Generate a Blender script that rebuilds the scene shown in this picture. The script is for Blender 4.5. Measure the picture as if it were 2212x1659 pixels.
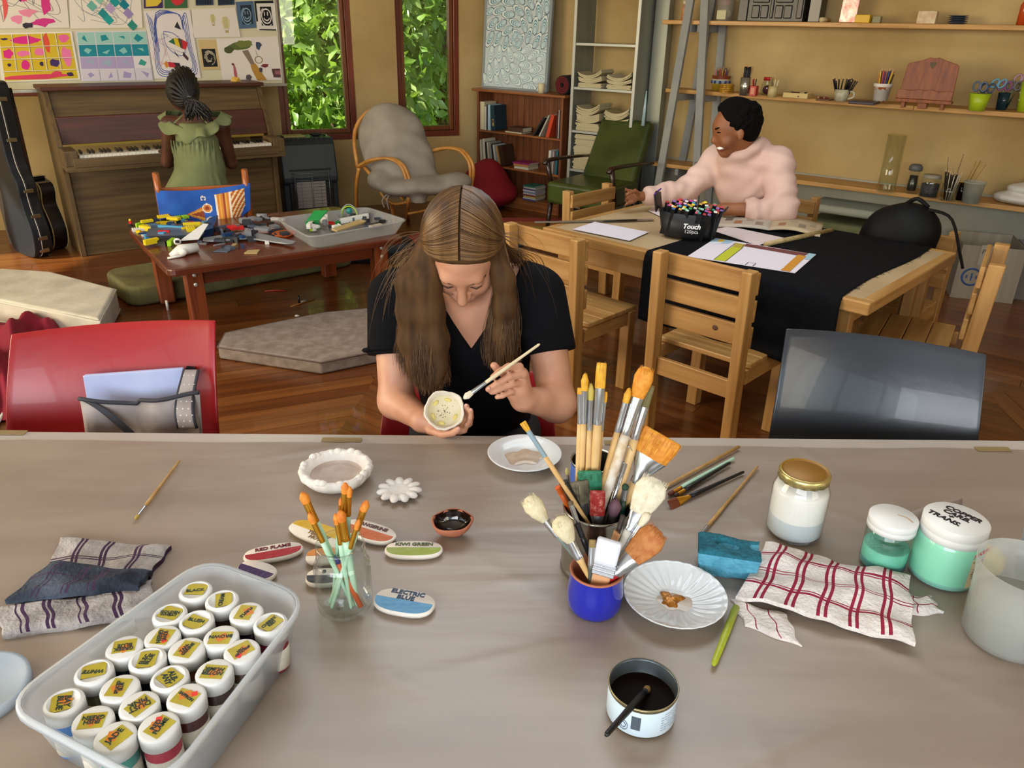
import bpy, math, random
import numpy as np
from mathutils import Vector, Matrix
random.seed(7); np.random.seed(7)
for _o in list(bpy.data.objects): bpy.data.objects.remove(_o)
S = bpy.context.scene; COL = S.collection
pi = math.pi; rad = math.radians
V = Vector
# ---------------- camera, world, lights, exposure ----------------
TH, RO, HC, FP = rad(24.8), rad(1.2), 1.57, 1680.0
CF = np.array([0, math.cos(TH), -math.sin(TH)])
_r0 = np.array([1., 0, 0]); _u0 = np.array([0, math.sin(TH), math.cos(TH)])
CR = math.cos(RO)*_r0 + math.sin(RO)*_u0
CU = -math.sin(RO)*_r0 + math.cos(RO)*_u0
CC = np.array([0, 0, HC])
cd = bpy.data.cameras.new('camera'); cam = bpy.data.objects.new('camera', cd); COL.objects.link(cam)
cam.matrix_world = Matrix(((CR[0], CU[0], -CF[0], 0), (CR[1], CU[1], -CF[1], 0), (CR[2], CU[2], -CF[2], HC), (0, 0, 0, 1)))
cd.sensor_fit = 'HORIZONTAL'; cd.sensor_width = 36; cd.lens = 36*FP/2212; cd.clip_start = .05
S.camera = cam
W = bpy.data.worlds.new('sky'); S.world = W; W.use_nodes = True
nt = W.node_tree; bg = nt.nodes['Background']; sk = nt.nodes.new('ShaderNodeTexSky'); sk.sky_type = 'NISHITA'
sk.sun_elevation = rad(38); sk.sun_rotation = rad(200); sk.sun_disc = False
nt.links.new(sk.outputs[0], bg.inputs[0]); bg.inputs[1].default_value = .32
def sun(name, rot, e, col, ang=1.0):
    l = bpy.data.lights.new(name, 'SUN'); l.energy = e; l.color = col; l.angle = rad(ang)
    o = bpy.data.objects.new(name, l); o.rotation_euler = rot; COL.objects.link(o); return o
def area(name, loc, tgt, sx, sy, e, col):
    l = bpy.data.lights.new(name, 'AREA'); l.shape = 'RECTANGLE'; l.size = sx; l.size_y = sy; l.energy = e; l.color = col
    o = bpy.data.objects.new(name, l); o.location = loc
    o.rotation_euler = (V(tgt)-V(loc)).to_track_quat('-Z', 'Y').to_euler(); COL.objects.link(o); return o
sun('sun', (rad(52), 0, rad(-62)), 11, (1, .93, .8), 1.5)
# daylight of the windows in the walls the camera does not see
area('window_light_left', (-5.35, 1.3, 1.75), (.9, 3.6, .95), 3.0, 1.7, 205, (1, .82, .56))
area('window_light_behind', (-1.1, -2.75, 1.8), (-.2, 2.6, .8), 3.4, 1.5, 150, (.88, .93, 1))
area('window_light_behind_right', (2.9, -1.75, 1.8), (0.8, 2.6, .8), 1.8, 1.4, 42, (1, .9, .74))
area('skylight', (.1, 2.9, 3.1), (.0, 2.3, 0), 2.6, 1.4, 52, (.84, .92, 1))
S.view_settings.view_transform = 'Standard'; S.view_settings.look = 'None'
S.view_settings.gamma = 1; S.view_settings.use_curve_mapping = False; S.view_settings.exposure = .12
cy = S.cycles; cy.max_bounces = 7; cy.diffuse_bounces = 3; cy.glossy_bounces = 3; cy.transmission_bounces = 6
cy.transparent_max_bounces = 24; cy.caustics_reflective = False; cy.caustics_refractive = False; cy.sample_clamp_indirect = 4
cy.use_denoising = True
# ---------------- measuring helpers (photograph pixel -> place in the room) ----------------
def ray(x, y): return CF*FP + CR*(x-1106) - CU*(y-829.5)
def P(x, y, z=.75):
    d = ray(x, y); t = (z-HC)/d[2]; return V(CC + d*t)
def PY(x, y, Y):
    d = ray(x, y); return V(CC + d*(Y/d[1]))
def PP(x, y, p0, n):
    d = ray(x, y); n = np.array(n); t = ((np.array(p0)-CC)@n)/(d@n); return V(CC + d*t)
def proj(p):
    v = np.array(p)-CC; z = v@CF; return 1106+FP*(v@CR)/z, 829.5-FP*(v@CU)/z
def dep(p): return float((np.array(p)-CC)@CF)
def mpx(p): return dep(p)/FP
def ZT(p, py):
    lo, hi = p[2]-1, p[2]+2.5
    for _ in range(40):
        m = (lo+hi)/2
        if proj((p[0], p[1], m))[1] > py: lo = m
        else: hi = m
    return m
def B(x, y, r, z=.75):
    p = P(x, y, z); d = V((p[0], p[1], 0)).normalized(); return p + d*r
# ---------------- materials ----------------
def lin(h):
    if not isinstance(h, str): return (*h, 1)
    return tuple((lambda c: c/12.92 if c <= .04045 else ((c+.055)/1.055)**2.4)(int(h[i:i+2], 16)/255) for i in (0, 2, 4)) + (1,)
MC = {}
def mat(name, c='808080', r=.5, metal=0, bump=0, bs=60, c2=None, vs=6, st=None, trans=0, ior=1.45, coat=0, sheen=0, vr=(.35, .65), det=4, spec=.5, sss=0, bst=None):
    if name in MC: return MC[name]
    m = bpy.data.materials.new(name); m.use_nodes = True; n = m.node_tree.nodes; L = m.node_tree.links
    b = n['Principled BSDF']; b.inputs['Base Color'].default_value = lin(c); b.inputs['Roughness'].default_value = r
    b.inputs['Metallic'].default_value = metal; b.inputs['IOR'].default_value = ior; b.inputs['Transmission Weight'].default_value = trans
    b.inputs['Coat Weight'].default_value = coat; b.inputs['Sheen Weight'].default_value = sheen; b.inputs['Specular IOR Level'].default_value = spec
    if sss: b.inputs['Subsurface Weight'].default_value = sss; b.inputs['Subsurface Radius'].default_value = (.01, .004, .002)
    tc = n.new('ShaderNodeTexCoord')
    def nz(scale, stretch, d):
        q = n.new('ShaderNodeTexNoise'); q.inputs['Scale'].default_value = scale; q.inputs['Detail'].default_value = d
        mp = n.new('ShaderNodeMapping'); mp.inputs['Scale'].default_value = stretch or (1, 1, 1)
        L.new(tc.outputs['Object'], mp.inputs[0]); L.new(mp.outputs[0], q.inputs[0]); return q
    if c2:
        q = nz(vs, st, det); cr = n.new('ShaderNodeValToRGB'); cr.color_ramp.elements[0].position = vr[0]; cr.color_ramp.elements[1].position = vr[1]
        cr.color_ramp.elements[0].color = lin(c); cr.color_ramp.elements[1].color = lin(c2)
        L.new(q.outputs[0], cr.inputs[0]); L.new(cr.outputs[0], b.inputs['Base Color'])
    if bump:
        q2 = nz(bs, bst or st, 3); bp = n.new('ShaderNodeBump'); bp.inputs['Strength'].default_value = bump; bp.inputs['Distance'].default_value = .004
        L.new(q2.outputs[0], bp.inputs['Height']); L.new(bp.outputs[0], b.inputs['Normal'])
    MC[name] = m; return m
def wood(name, c, c2, ax='x', vs=5, r=.45, coat=.1, bump=.12, k=14, vr=(.3, .7)):
    st = {'x': (.7, k, k), 'y': (k, .7, k), 'z': (k, k, .7)}[ax]
    return mat(name+'_'+ax, c, r, c2=c2, vs=vs, st=st, coat=coat, bump=bump, bs=vs*2, vr=vr, det=5)
def glass(name, tint='f4faf8', gloss=.9, rough=.0):
    if name in MC: return MC[name]
    m = bpy.data.materials.new(name); m.use_nodes = True; n = m.node_tree.nodes; L = m.node_tree.links; n.clear()
    t = n.new('ShaderNodeBsdfTransparent'); t.inputs[0].default_value = lin(tint)
    g = n.new('ShaderNodeBsdfGlossy'); g.inputs['Roughness'].default_value = rough
    lw = n.new('ShaderNodeLayerWeight'); lw.inputs[0].default_value = .5
    pw_ = n.new('ShaderNodeMath'); pw_.operation = 'POWER'; pw_.inputs[1].default_value = 3; L.new(lw.outputs['Facing'], pw_.inputs[0])
    mu = n.new('ShaderNodeMath'); mu.operation = 'MULTIPLY_ADD'; mu.inputs[1].default_value = gloss*.55; mu.inputs[2].default_value = .045; L.new(pw_.outputs[0], mu.inputs[0])
    x = n.new('ShaderNodeMixShader'); L.new(mu.outputs[0], x.inputs[0]); L.new(t.outputs[0], x.inputs[1]); L.new(g.outputs[0], x.inputs[2])
    o = n.new('ShaderNodeOutputMaterial'); L.new(x.outputs[0], o.inputs[0]); MC[name] = m; return m
def frost(name, c='e8edf0', op=.5, r=.3):
    if name in MC: return MC[name]
    m = bpy.data.materials.new(name); m.use_nodes = True; n = m.node_tree.nodes; L = m.node_tree.links
    b = n['Principled BSDF']; b.inputs['Base Color'].default_value = lin(c); b.inputs['Roughness'].default_value = r
    tl = n.new('ShaderNodeBsdfTranslucent'); tl.inputs[0].default_value = lin(c)
    m1 = n.new('ShaderNodeMixShader'); m1.inputs[0].default_value = .35; L.new(b.outputs[0], m1.inputs[1]); L.new(tl.outputs[0], m1.inputs[2])
    t = n.new('ShaderNodeBsdfTransparent'); x = n.new('ShaderNodeMixShader'); x.inputs[0].default_value = op
    L.new(t.outputs[0], x.inputs[1]); L.new(m1.outputs[0], x.inputs[2]); L.new(x.outputs[0], n['Material Output'].inputs[0]); MC[name] = m; return m
def col(h, r=.5, **k): return mat('paint_'+h+('' if r == .5 else '_%d' % int(r*100)), h, r, **k)
# ---------------- mesh builder ----------------
def rz3(a): return Matrix.Rotation(a, 3, 'Z')
class MB:
    def __init__(s): s.v = []; s.f = []; s.m = []; s.s = []
    def add(s, vs, fs, m=0, sm=False):
        o = len(s.v); s.v += [tuple(p) for p in vs]
        for i, f in enumerate(fs):
            s.f.append([o+j for j in f]); s.m.append(m[i] if isinstance(m, (list, tuple)) else m); s.s.append(sm)
        return s
    def box(s, c, d, m=0, R=None):
        h = V(d)/2; c = V(c); vs = []
        for x in (-1, 1):
            for y in (-1, 1):
                for z in (-1, 1):
                    p = V((x*h.x, y*h.y, z*h.z)); vs.append(c + (R @ p if R else p))
        return s.add(vs, [(0, 1, 3, 2), (4, 6, 7, 5), (0, 4, 5, 1), (2, 3, 7, 6), (0, 2, 6, 4), (1, 5, 7, 3)], m)
    def hexa(s, lo, hi, m=0):      # two matching quads (bottom, top)
        return s.add(list(lo)+list(hi), [(3, 2, 1, 0), (4, 5, 6, 7), (0, 1, 5, 4), (1, 2, 6, 5), (2, 3, 7, 6), (3, 0, 4, 7)], m)
    def bar(s, a, b, w, t, m=0, up=(0, 0, 1)):
        a = V(a); b = V(b); d = (b-a).normalized(); u = V(up)
        if abs(d.dot(u)) > .97: u = V((0, 1, 0))
        x = d.cross(u).normalized(); y = x.cross(d)
        q = [x*w/2+y*t/2, -x*w/2+y*t/2, -x*w/2-y*t/2, x*w/2-y*t/2]
        return s.hexa([a+p for p in q][::-1], [b+p for p in q][::-1], m)
    def tube(s, pts, r, n=8, m=0, cap=True, flat=1, up=None):
        pts = [V(p) for p in pts]; k = len(pts); rs = r if isinstance(r, (list, tuple)) else [r]*k
        vs = []; prev = None
        for i in range(k):
            d = (pts[min(i+1, k-1)]-pts[max(i-1, 0)])
            d = d.normalized() if d.length > 1e-9 else V((0, 0, 1))
            if prev is None:
                x = d.cross(V(up) if up else (V((0, 0, 1)) if abs(d.z) < .9 else V((0, 1, 0)))).normalized()
            else:
                x = prev - d*prev.dot(d); x = x.normalized() if x.length > 1e-6 else d.orthogonal().normalized()
            y = d.cross(x); prev = x
            for j in range(n):
                a = 2*pi*j/n; vs.append(pts[i] + x*(math.cos(a)*rs[i]) + y*(math.sin(a)*rs[i]*flat))
        fs = [(i*n+j, i*n+(j+1) % n, (i+1)*n+(j+1) % n, (i+1)*n+j) for i in range(k-1) for j in range(n)]
        if cap: fs += [tuple(range(n))[::-1], tuple((k-1)*n+j for j in range(n))]
        return s.add(vs, fs, m, True)
    def lathe(s, prof, n=28, c=(0, 0, 0), m=0, ms=None, sx=1, sy=1, R=None, sm=True, rip=None, cap=False):
        c = V(c); vs = []; k = len(prof)
        for i, (r, z) in enumerate(prof):
            for j in range(n):
                a = 2*pi*j/n; q = r*(1+(rip(a, i) if rip else 0)); p = V((q*math.cos(a)*sx, q*math.sin(a)*sy, z)); vs.append(c + (R @ p if R else p))
        fs = []; mm = []
        for i in range(k-1):
            for j in range(n):
                fs.append((i*n+j, i*n+(j+1) % n, (i+1)*n+(j+1) % n, (i+1)*n+j)); mm.append(ms[i] if ms else m)
        if cap and prof[0][0] > 1e-6: fs.append(tuple(range(n))[::-1]); mm.append(ms[0] if ms else m)
        if cap and prof[-1][0] > 1e-6: fs.append(tuple((k-1)*n+j for j in range(n))); mm.append(ms[-1] if ms else m)
        return s.add(vs, fs, mm, sm)
    def prism(s, poly, z0, z1, m=0, T=None, sm=False):
        k = len(poly); vs = [V((x, y, z0)) for x, y in poly] + [V((x, y, z1)) for x, y in poly]
        if T: vs = [T @ p for p in vs]
        return s.add(vs, [tuple(range(k))[::-1], tuple(range(k, 2*k))]+[(i, (i+1) % k, k+(i+1) % k, k+i) for i in range(k)], m, sm)
    def ball(s, c, r, n=12, m=0, R=None, p=1):
        r = (r, r, r) if not isinstance(r, (tuple, list)) else r
        c = V(c); vs = []; fs = []
        h = n//2+1
        for i in range(h):
            t = pi*i/(h-1)
            for j in range(n):
                a = 2*pi*j/n; f = lambda q: math.copysign(abs(q)**p, q)
                q = V((r[0]*f(math.sin(t))*f(math.cos(a)), r[1]*f(math.sin(t))*f(math.sin(a)), r[2]*f(math.cos(t)))); vs.append(c+(R @ q if R else q))
        for i in range(h-1):
            for j in range(n): fs.append((i*n+j, (i+1)*n+j, (i+1)*n+(j+1) % n, i*n+(j+1) % n))
        return s.add(vs, fs, m, True)
    def grid(s, fn, nu, nv, m=0, mf=None, sm=True, th=0):
        vs = []; 
        for i in range(nu+1):
            for j in range(nv+1): vs.append(V(fn(i/nu, j/nv)))
        fs = []; mm = []
        for i in range(nu):
            for j in range(nv):
                fs.append((i*(nv+1)+j, (i+1)*(nv+1)+j, (i+1)*(nv+1)+j+1, i*(nv+1)+j+1)); mm.append(mf((i+.5)/nu, (j+.5)/nv) if mf else m)
        s.add(vs, fs, mm, sm)
        if th:
            k = len(vs); w = [p-V((0, 0, th)) for p in vs]; s.add(w, [f[::-1] for f in fs], mm, sm)
            o = len(s.v)-2*k
            bd = [(i, 0) for i in range(nu+1)]+[(nu, j) for j in range(1, nv+1)]+[(i, nv) for i in range(nu-1, -1, -1)]+[(0, j) for j in range(nv-1, 0, -1)]
            ix = [o+i*(nv+1)+j for i, j in bd]
            for a in range(len(ix)):
                b = (a+1) % len(ix); s.f.append([ix[b], ix[a], ix[a]+k, ix[b]+k]); s.m.append(m if not mf else mm[0]); s.s.append(False)
        return s
    def build(s, name, mats, parent=None, loc=(0, 0, 0), rz=0, bev=0, seg=2):
        me = bpy.data.meshes.new(name); me.from_pydata([tuple(v) for v in s.v], [], s.f)
        for q in (mats if isinstance(mats, (list, tuple)) else [mats]): me.materials.append(q)
        me.polygons.foreach_set('material_index', s.m); me.polygons.foreach_set('use_smooth', s.s); me.update()
        o = bpy.data.objects.new(name, me); COL.objects.link(o); o.location = loc; o.rotation_euler = (0, 0, rz)
        if parent: o.parent = parent
        if bev:
            b = o.modifiers.new('edge', 'BEVEL'); b.width = bev; b.segments = seg; b.limit_method = 'ANGLE'; b.angle_limit = rad(40)
        return o
def tag(o, label=None, cat=None, group=None, kind=None):
    if label: o['label'] = label
    if cat: o['category'] = cat
    if group: o['group'] = group
    if kind: o['kind'] = kind
    return o
def thing(name, label, cat, loc=(0, 0, 0), rz=0, group=None):
    o = bpy.data.objects.new(name, None); o.empty_display_size = .05; COL.objects.link(o)
    o.location = loc; o.rotation_euler = (0, 0, rz); return tag(o, label, cat, group)
def solo(name, mb, mats, label, cat, loc=(0, 0, 0), rz=0, group=None, bev=0, seg=2):
    return tag(mb.build(name, mats, None, loc, rz, bev, seg), label, cat, group)
def copy_tree(o, parent=None):
    c = o.copy(); COL.objects.link(c)
    if parent: c.parent = parent
    for ch in o.children: copy_tree(ch, c)
    return c
def dup(o, loc, rz, label, group=None):
    c = copy_tree(o); c.location = loc; c.rotation_euler = (0, 0, rz); c['label'] = label
    if group: c['group'] = group
    return c
def text(s, size, m, parent, M4, ext=.0004, name='lettering', sp=1.0, off=0, shear=0):
    cu = bpy.data.curves.new('t', 'FONT'); cu.body = s; cu.size = size; cu.extrude = ext; cu.align_x = 'CENTER'; cu.align_y = 'CENTER'
    cu.resolution_u = 2; cu.space_line = sp; cu.offset = off; cu.shear = shear
    t = bpy.data.objects.new('t', cu); COL.objects.link(t); bpy.context.view_layer.update()
    me = bpy.data.meshes.new_from_object(t.evaluated_get(bpy.context.evaluated_depsgraph_get())); bpy.data.objects.remove(t); bpy.data.curves.remove(cu)
    me.name = name; me.materials.clear(); me.materials.append(m); me.transform(M4); me.update()
    o = bpy.data.objects.new(name, me); COL.objects.link(o)
    if parent: o.parent = parent
    return o
def frame(o, x, y):                # 4x4 with local x, y axes
    x = V(x).normalized(); z = x.cross(V(y)).normalized(); y = z.cross(x)
    return Matrix(((x.x, y.x, z.x, o[0]), (x.y, y.y, z.y, o[1]), (x.z, y.z, z.z, o[2]), (0, 0, 0, 1)))
def spline(pts, n):
    pts = [V(p) for p in pts]; out = []; k = len(pts)-1
    for i in range(n+1):
        t = i/n*k; j = min(int(t), k-1); u = t-j
        p0, p1, p2, p3 = pts[max(j-1, 0)], pts[j], pts[j+1], pts[min(j+2, k)]
        out.append(.5*((2*p1)+(p2-p0)*u+(2*p0-5*p1+4*p2-p3)*u*u+(3*p1-p0-3*p2+p3)*u**3))
    return out
# ---------------- one-surface bodies: smooth union of tapered limbs, meshed ----------------
class SD:
    def __init__(s, lo, hi, h):
        s.lo = np.array(lo, np.float32); s.h = h; s.n = np.ceil((np.array(hi)-np.array(lo))/h).astype(int)+1; s.D = np.full(s.n, 1., np.float32)
    def blk(s, lo, hi, mg):
        a = np.clip(np.floor((np.array(lo)-mg-s.lo)/s.h).astype(int), 0, s.n); b = np.clip(np.ceil((np.array(hi)+mg-s.lo)/s.h).astype(int)+1, 0, s.n)
        sl = tuple(slice(a[i], b[i]) for i in range(3))
        g = [s.lo[i]+s.h*np.arange(a[i], b[i], dtype=np.float32) for i in range(3)]
        return sl, g[0][:, None, None], g[1][None, :, None], g[2][None, None, :]
    def put(s, sl, d, k, cut=False):
        A = s.D[sl]
        if A.size == 0: return
        if cut:
            d = -d; h = np.maximum(k-np.abs(A-d), 0)/max(k, 1e-6); s.D[sl] = np.maximum(A, d)+h*h*k/4
        else:
            h = np.maximum(k-np.abs(A-d), 0)/max(k, 1e-6); s.D[sl] = np.minimum(A, d)-h*h*k/4
    def cone(s, a, b, ra, rb=None, k=.02, cut=False):
        rb = ra if rb is None else rb
        a = np.array(a, np.float32); b = np.array(b, np.float32); r = max(ra, rb)
        sl, X, Y, Z = s.blk(np.minimum(a, b)-r, np.maximum(a, b)+r, .03+k); d = b-a; q = float(d@d)+1e-9
        t = np.clip(((X-a[0])*d[0]+(Y-a[1])*d[1]+(Z-a[2])*d[2])/q, 0, 1)
        s.put(sl, np.sqrt((X-a[0]-t*d[0])**2+(Y-a[1]-t*d[1])**2+(Z-a[2]-t*d[2])**2)-(ra+t*(rb-ra)), k, cut); return s
    def chain(s, pts, rs, k=.02):
        for i in range(len(pts)-1): s.cone(pts[i], pts[i+1], rs[i], rs[i+1], k)
        return s
    def ell(s, c, r, k=.02, R=None, cut=False):
        c = np.array(c, np.float32); m = max(r); sl, X, Y, Z = s.blk(c-m, c+m, .03+k)
        q = (X-c[0], Y-c[1], Z-c[2])
        if R is not None: q = [q[0]*R[i][0]+q[1]*R[i][1]+q[2]*R[i][2] for i in range(3)]
        k0 = np.sqrt((q[0]/r[0])**2+(q[1]/r[1])**2+(q[2]/r[2])**2); k1 = np.sqrt((q[0]/r[0]**2)**2+(q[1]/r[1]**2)**2+(q[2]/r[2]**2)**2)+1e-6
        s.put(sl, k0*(k0-1)/k1, k, cut); return s
    def grid(s):
        g = [s.lo[i]+s.h*np.arange(s.n[i], dtype=np.float32) for i in range(3)]
        return g[0][:, None, None], g[1][None, :, None], g[2][None, None, :]
    def half(s, p, n):             # keep the side the normal points away from
        X, Y, Z = s.grid(); s.D = np.maximum(s.D, (X-p[0])*n[0]+(Y-p[1])*n[1]+(Z-p[2])*n[2]); return s
    def mesh(s, name, mats, parent=None, mf=None, smooth=True, sub=0):
        D = s.D; I = D < 0; nx, ny, nz = s.n
        c = np.zeros((nx-1, ny-1, nz-1), np.int8)
        for i in (0, 1):
            for j in (0, 1):
                for k in (0, 1): c += I[i:nx-1+i, j:ny-1+j, k:nz-1+k]
        act = np.argwhere((c > 0) & (c < 8)); idx = np.full(c.shape, -1, np.int32); idx[tuple(act.T)] = np.arange(len(act))
        acc = np.zeros((len(act), 3)); cnt = np.zeros(len(act))
        cs = [(i, j, k) for i in (0, 1) for j in (0, 1) for k in (0, 1)]
        val = {o: D[act[:, 0]+o[0], act[:, 1]+o[1], act[:, 2]+o[2]] for o in cs}
        for o in cs:
            for ax in range(3):
                if o[ax]: continue
                p = list(o); p[ax] = 1; p = tuple(p); a, b = val[o], val[p]; mk = (a < 0) != (b < 0)
                t = np.where(mk, a/np.where(a-b == 0, 1, a-b), 0); q = np.array(o, float)[None, :].repeat(len(act), 0); q[:, ax] += t
                acc += q*mk[:, None]; cnt += mk
        vs = (act + acc/np.maximum(cnt, 1)[:, None])*s.h + s.lo
        F = []
        for ax in range(3):
            sl0 = [slice(None)]*3; sl1 = [slice(None)]*3; sl0[ax] = slice(0, -1); sl1[ax] = slice(1, None)
            A, Bq = I[tuple(sl0)], I[tuple(sl1)]; e = np.argwhere(A != Bq); o1, o2 = [(1, 2), (2, 0), (0, 1)][ax]
            e = e[(e[:, o1] > 0) & (e[:, o2] > 0) & (e[:, o1] < s.n[o1]-1) & (e[:, o2] < s.n[o2]-1)]
            sg = A[tuple(e.T)]
            def cell(d1, d2):
                q = e.copy(); q[:, o1] -= d1; q[:, o2] -= d2; return idx[tuple(q.T)]
            q = np.stack([cell(1, 1), cell(0, 1), cell(0, 0), cell(1, 0)], 1); q[~sg] = q[~sg][:, ::-1]; F.append(q)
        F = np.concatenate(F); F = F[(F >= 0).all(1)]
        me = bpy.data.meshes.new(name); me.from_pydata(vs.tolist(), [], F.tolist())
        for q in (mats if isinstance(mats, list) else [mats]): me.materials.append(q)
        if mf is not None:
            me.polygons.foreach_set('material_index', mf(vs[F].mean(1)).astype(np.int32))
        me.polygons.foreach_set('use_smooth', [smooth]*len(F)); me.update()
        ob = bpy.data.objects.new(name, me); COL.objects.link(ob)
        if parent:
            ob.parent = parent; ob.location = -V(parent.location)
        if sub:
            sm = ob.modifiers.new('smooth', 'SMOOTH'); sm.iterations = sub; sm.factor = .5
        return ob
# ---------------- the room: six walls, floor, ceiling, windows ----------------
PLASTER = mat('ochre_plaster', '9f8350', .85, c2='c4ab78', vs=1.3, bump=.35, bs=9, det=8, vr=(.3, .7))
LOWGREY = mat('lower_wall_grey', '8f8d80', .85, c2='a3a294', vs=2, bump=.2, bs=14)
FRAMEW = wood('red_frame', '5a2313', '7a3520', 'z', 4, .4, .2)
SASHW = wood('brown_sash', '5c3116', '83491f', 'z', 4, .4, .2)
PANE = glass('window_pane', 'fbfffb', .5)
K0 = V((-.2, 7.87, 0)); CEN = V((-.83, 1.9, 0)); WH = 3.25
def unit(a): return V((math.cos(rad(a)), math.sin(rad(a)), 0))
KS = [K0]; 
for a in (-36, -96, -156, 144, 84): KS.append(KS[-1] + unit(a)*6)
K1 = KS[5]
def wallmesh(A, Bp, holes, t=.24):
    m = MB(); d = (Bp-A).normalized(); L = (Bp-A).length; n = V((-d.y, d.x, 0))
    if n.dot(CEN-A) > 0: n = -n          # outward
    def slab(s0, s1, z0, z1):
        if s1-s0 < 1e-4 or z1-z0 < 1e-4: return
        p, q = A+d*s0, A+d*s1
        lo = [p, q, q+n*t, p+n*t]
        m.hexa([V((v.x, v.y, z0)) for v in lo], [V((v.x, v.y, z1)) for v in lo])
    cur = -.1
    for s0, s1, z0, z1 in sorted(holes):
        slab(cur, s0, -.1, WH+.1); slab(s0, s1, -.1, z0); slab(s0, s1, z1, WH+.1); cur = s1
    slab(cur, L+.1, -.1, WH+.1)
    return m, d, n
def window(nm, A, d, n, s0, s1, z0, z1, fw=.05, sash=True, parts=1):
    w = tag(bpy.data.objects.new(nm, None), kind='structure'); COL.objects.link(w); w.location = A + d*((s0+s1)/2) + n*.1 + V((0, 0, z0))
    w.rotation_euler = (0, 0, math.atan2(d.y, d.x)); W2, Hh = (s1-s0), z1-z0
    f = MB(); f.box((-W2/2+fw/2, 0, Hh/2), (fw, .11, Hh)); f.box((W2/2-fw/2, 0, Hh/2), (fw, .11, Hh))
    f.box((0, 0, fw/2), (W2-2*fw, .11, fw)); f.box((0, 0, Hh-fw/2), (W2-2*fw, .11, fw)); f.build('window_frame', FRAMEW, w, bev=.004)
    sw = .036; wi = (W2-2*fw-.006*parts)/parts
    for i in range(parts):
        x = -W2/2+fw+(i+.5)*(W2-2*fw)/parts; g = MB()
        for sx in (-1, 1): g.box((x+sx*(wi/2-sw/2), .005, Hh/2), (sw, .06, Hh-2*fw-.008))
        g.box((x, .005, fw+.004+sw/2), (wi-2*sw, .06, sw)); g.box((x, .005, Hh-fw-.004-sw/2), (wi-2*sw, .06, sw)); g.build('sash', SASHW, w, bev=.004)
        p = MB(); p.box((x, .005, Hh/2), (wi-2*sw, .005, Hh-2*fw-2*sw-.008)); p.build('pane', PANE, w)
    return w
dB = unit(24); nBin = V((dB.y, -dB.x, 0)); nBo = -nBin
def sB(px, py): return (PP(px, py, K0, nBin)-K0).dot(-dB)
w2 = (sB(995, 150), sB(858, 150)); w1 = (sB(766, 150), sB(596, 150)); zb1 = PP(700, 304, K0, nBin).z; zb2 = PP(930, 296, K0, nBin).z
hB = [(w2[0], w2[1], zb2, 2.5), (w1[0], w1[1], zb1, 2.5), (3.6, 4.4, 1.0, 2.5)]
def wall(nm, A, Bp, holes):
    m, d, n = wallmesh(A, Bp, holes); o = m.build(nm, PLASTER); tag(o, kind='structure'); return d, n
d, n = wall('wall_back', K0, K1, hB)
for i, h in enumerate(hB): window('window_%d' % (i+1), K0, d, n, h[0], h[1], h[2], h[3])
wall('wall_right', K0, KS[1], [])
wall('wall_right_front', KS[1], KS[2], [])
hs = [(1.6, 4.4, .9, 2.7)]
d, n = wall('wall_front_right', KS[2], KS[3], hs); window('window_4', KS[2], d, n, *hs[0], parts=3)
hs = [(.8, 5.2, .9, 2.7)]
d, n = wall('wall_front', KS[3], KS[4], hs); window('window_5', KS[3], d, n, *hs[0], parts=4)
hs = [(1.4, 4.9, .9, 2.7)]
d, n = wall('wall_left', KS[4], KS[5], hs); window('window_6', KS[4], d, n, *hs[0], parts=4)
m = MB(); m.prism([(k.x*1.02, k.y*1.02) for k in KS][::-1], WH, WH+.1); tag(m.build('ceiling', mat('ceiling_white', 'd8d2c4', .8)), kind='structure')
# thin panel, greyer than the wall, below the lowest right-hand shelf
dR = unit(-36); nR = V((-dR.y, dR.x, 0)); nRin = -nR
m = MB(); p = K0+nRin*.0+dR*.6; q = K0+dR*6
m.hexa([p, q, q+nRin*.012, p+nRin*.012], [v+V((0, 0, .58)) for v in (p, q, q+nRin*.012, p+nRin*.012)]); tag(m.build('trim_1', LOWGREY), kind='structure')
# floor: slab and boards in three sectors, boards parallel to their wall
m = MB(); m.prism([(k.x, k.y) for k in KS][::-1], -.2, -.022); fl = tag(m.build('floor', mat('subfloor', '2a1409', .9)), kind='structure')
FB = [mat('floorboard_%d' % i, c, .28, c2=c2, vs=2.2, st=(.35, 9, 9), bump=.1, bs=5, coat=.3, det=6, vr=(.3, .72)) for i, (c, c2) in enumerate((('532a10', '7a461e'), ('5f3516', '865026'), ('4a250f', '733f1b'), ('582e12', '814820')))]
def clip(poly, p, n):
    out = []
    for i in range(len(poly)):
        a, b = poly[i], poly[(i+1) % len(poly)]; da, db = (a-p).dot(n), (b-p).dot(n)
        if da <= 0: out.append(a)
        if (da < 0) != (db < 0) and abs(da-db) > 1e-9: out.append(a+(b-a)*(da/(da-db)))
    return out
bs = (V((-.181, -1.72, 0))).normalized(); bs2 = V((-.15, -.47, 0)).normalized(); SA = V((2.32, 3.415, 0))
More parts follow.
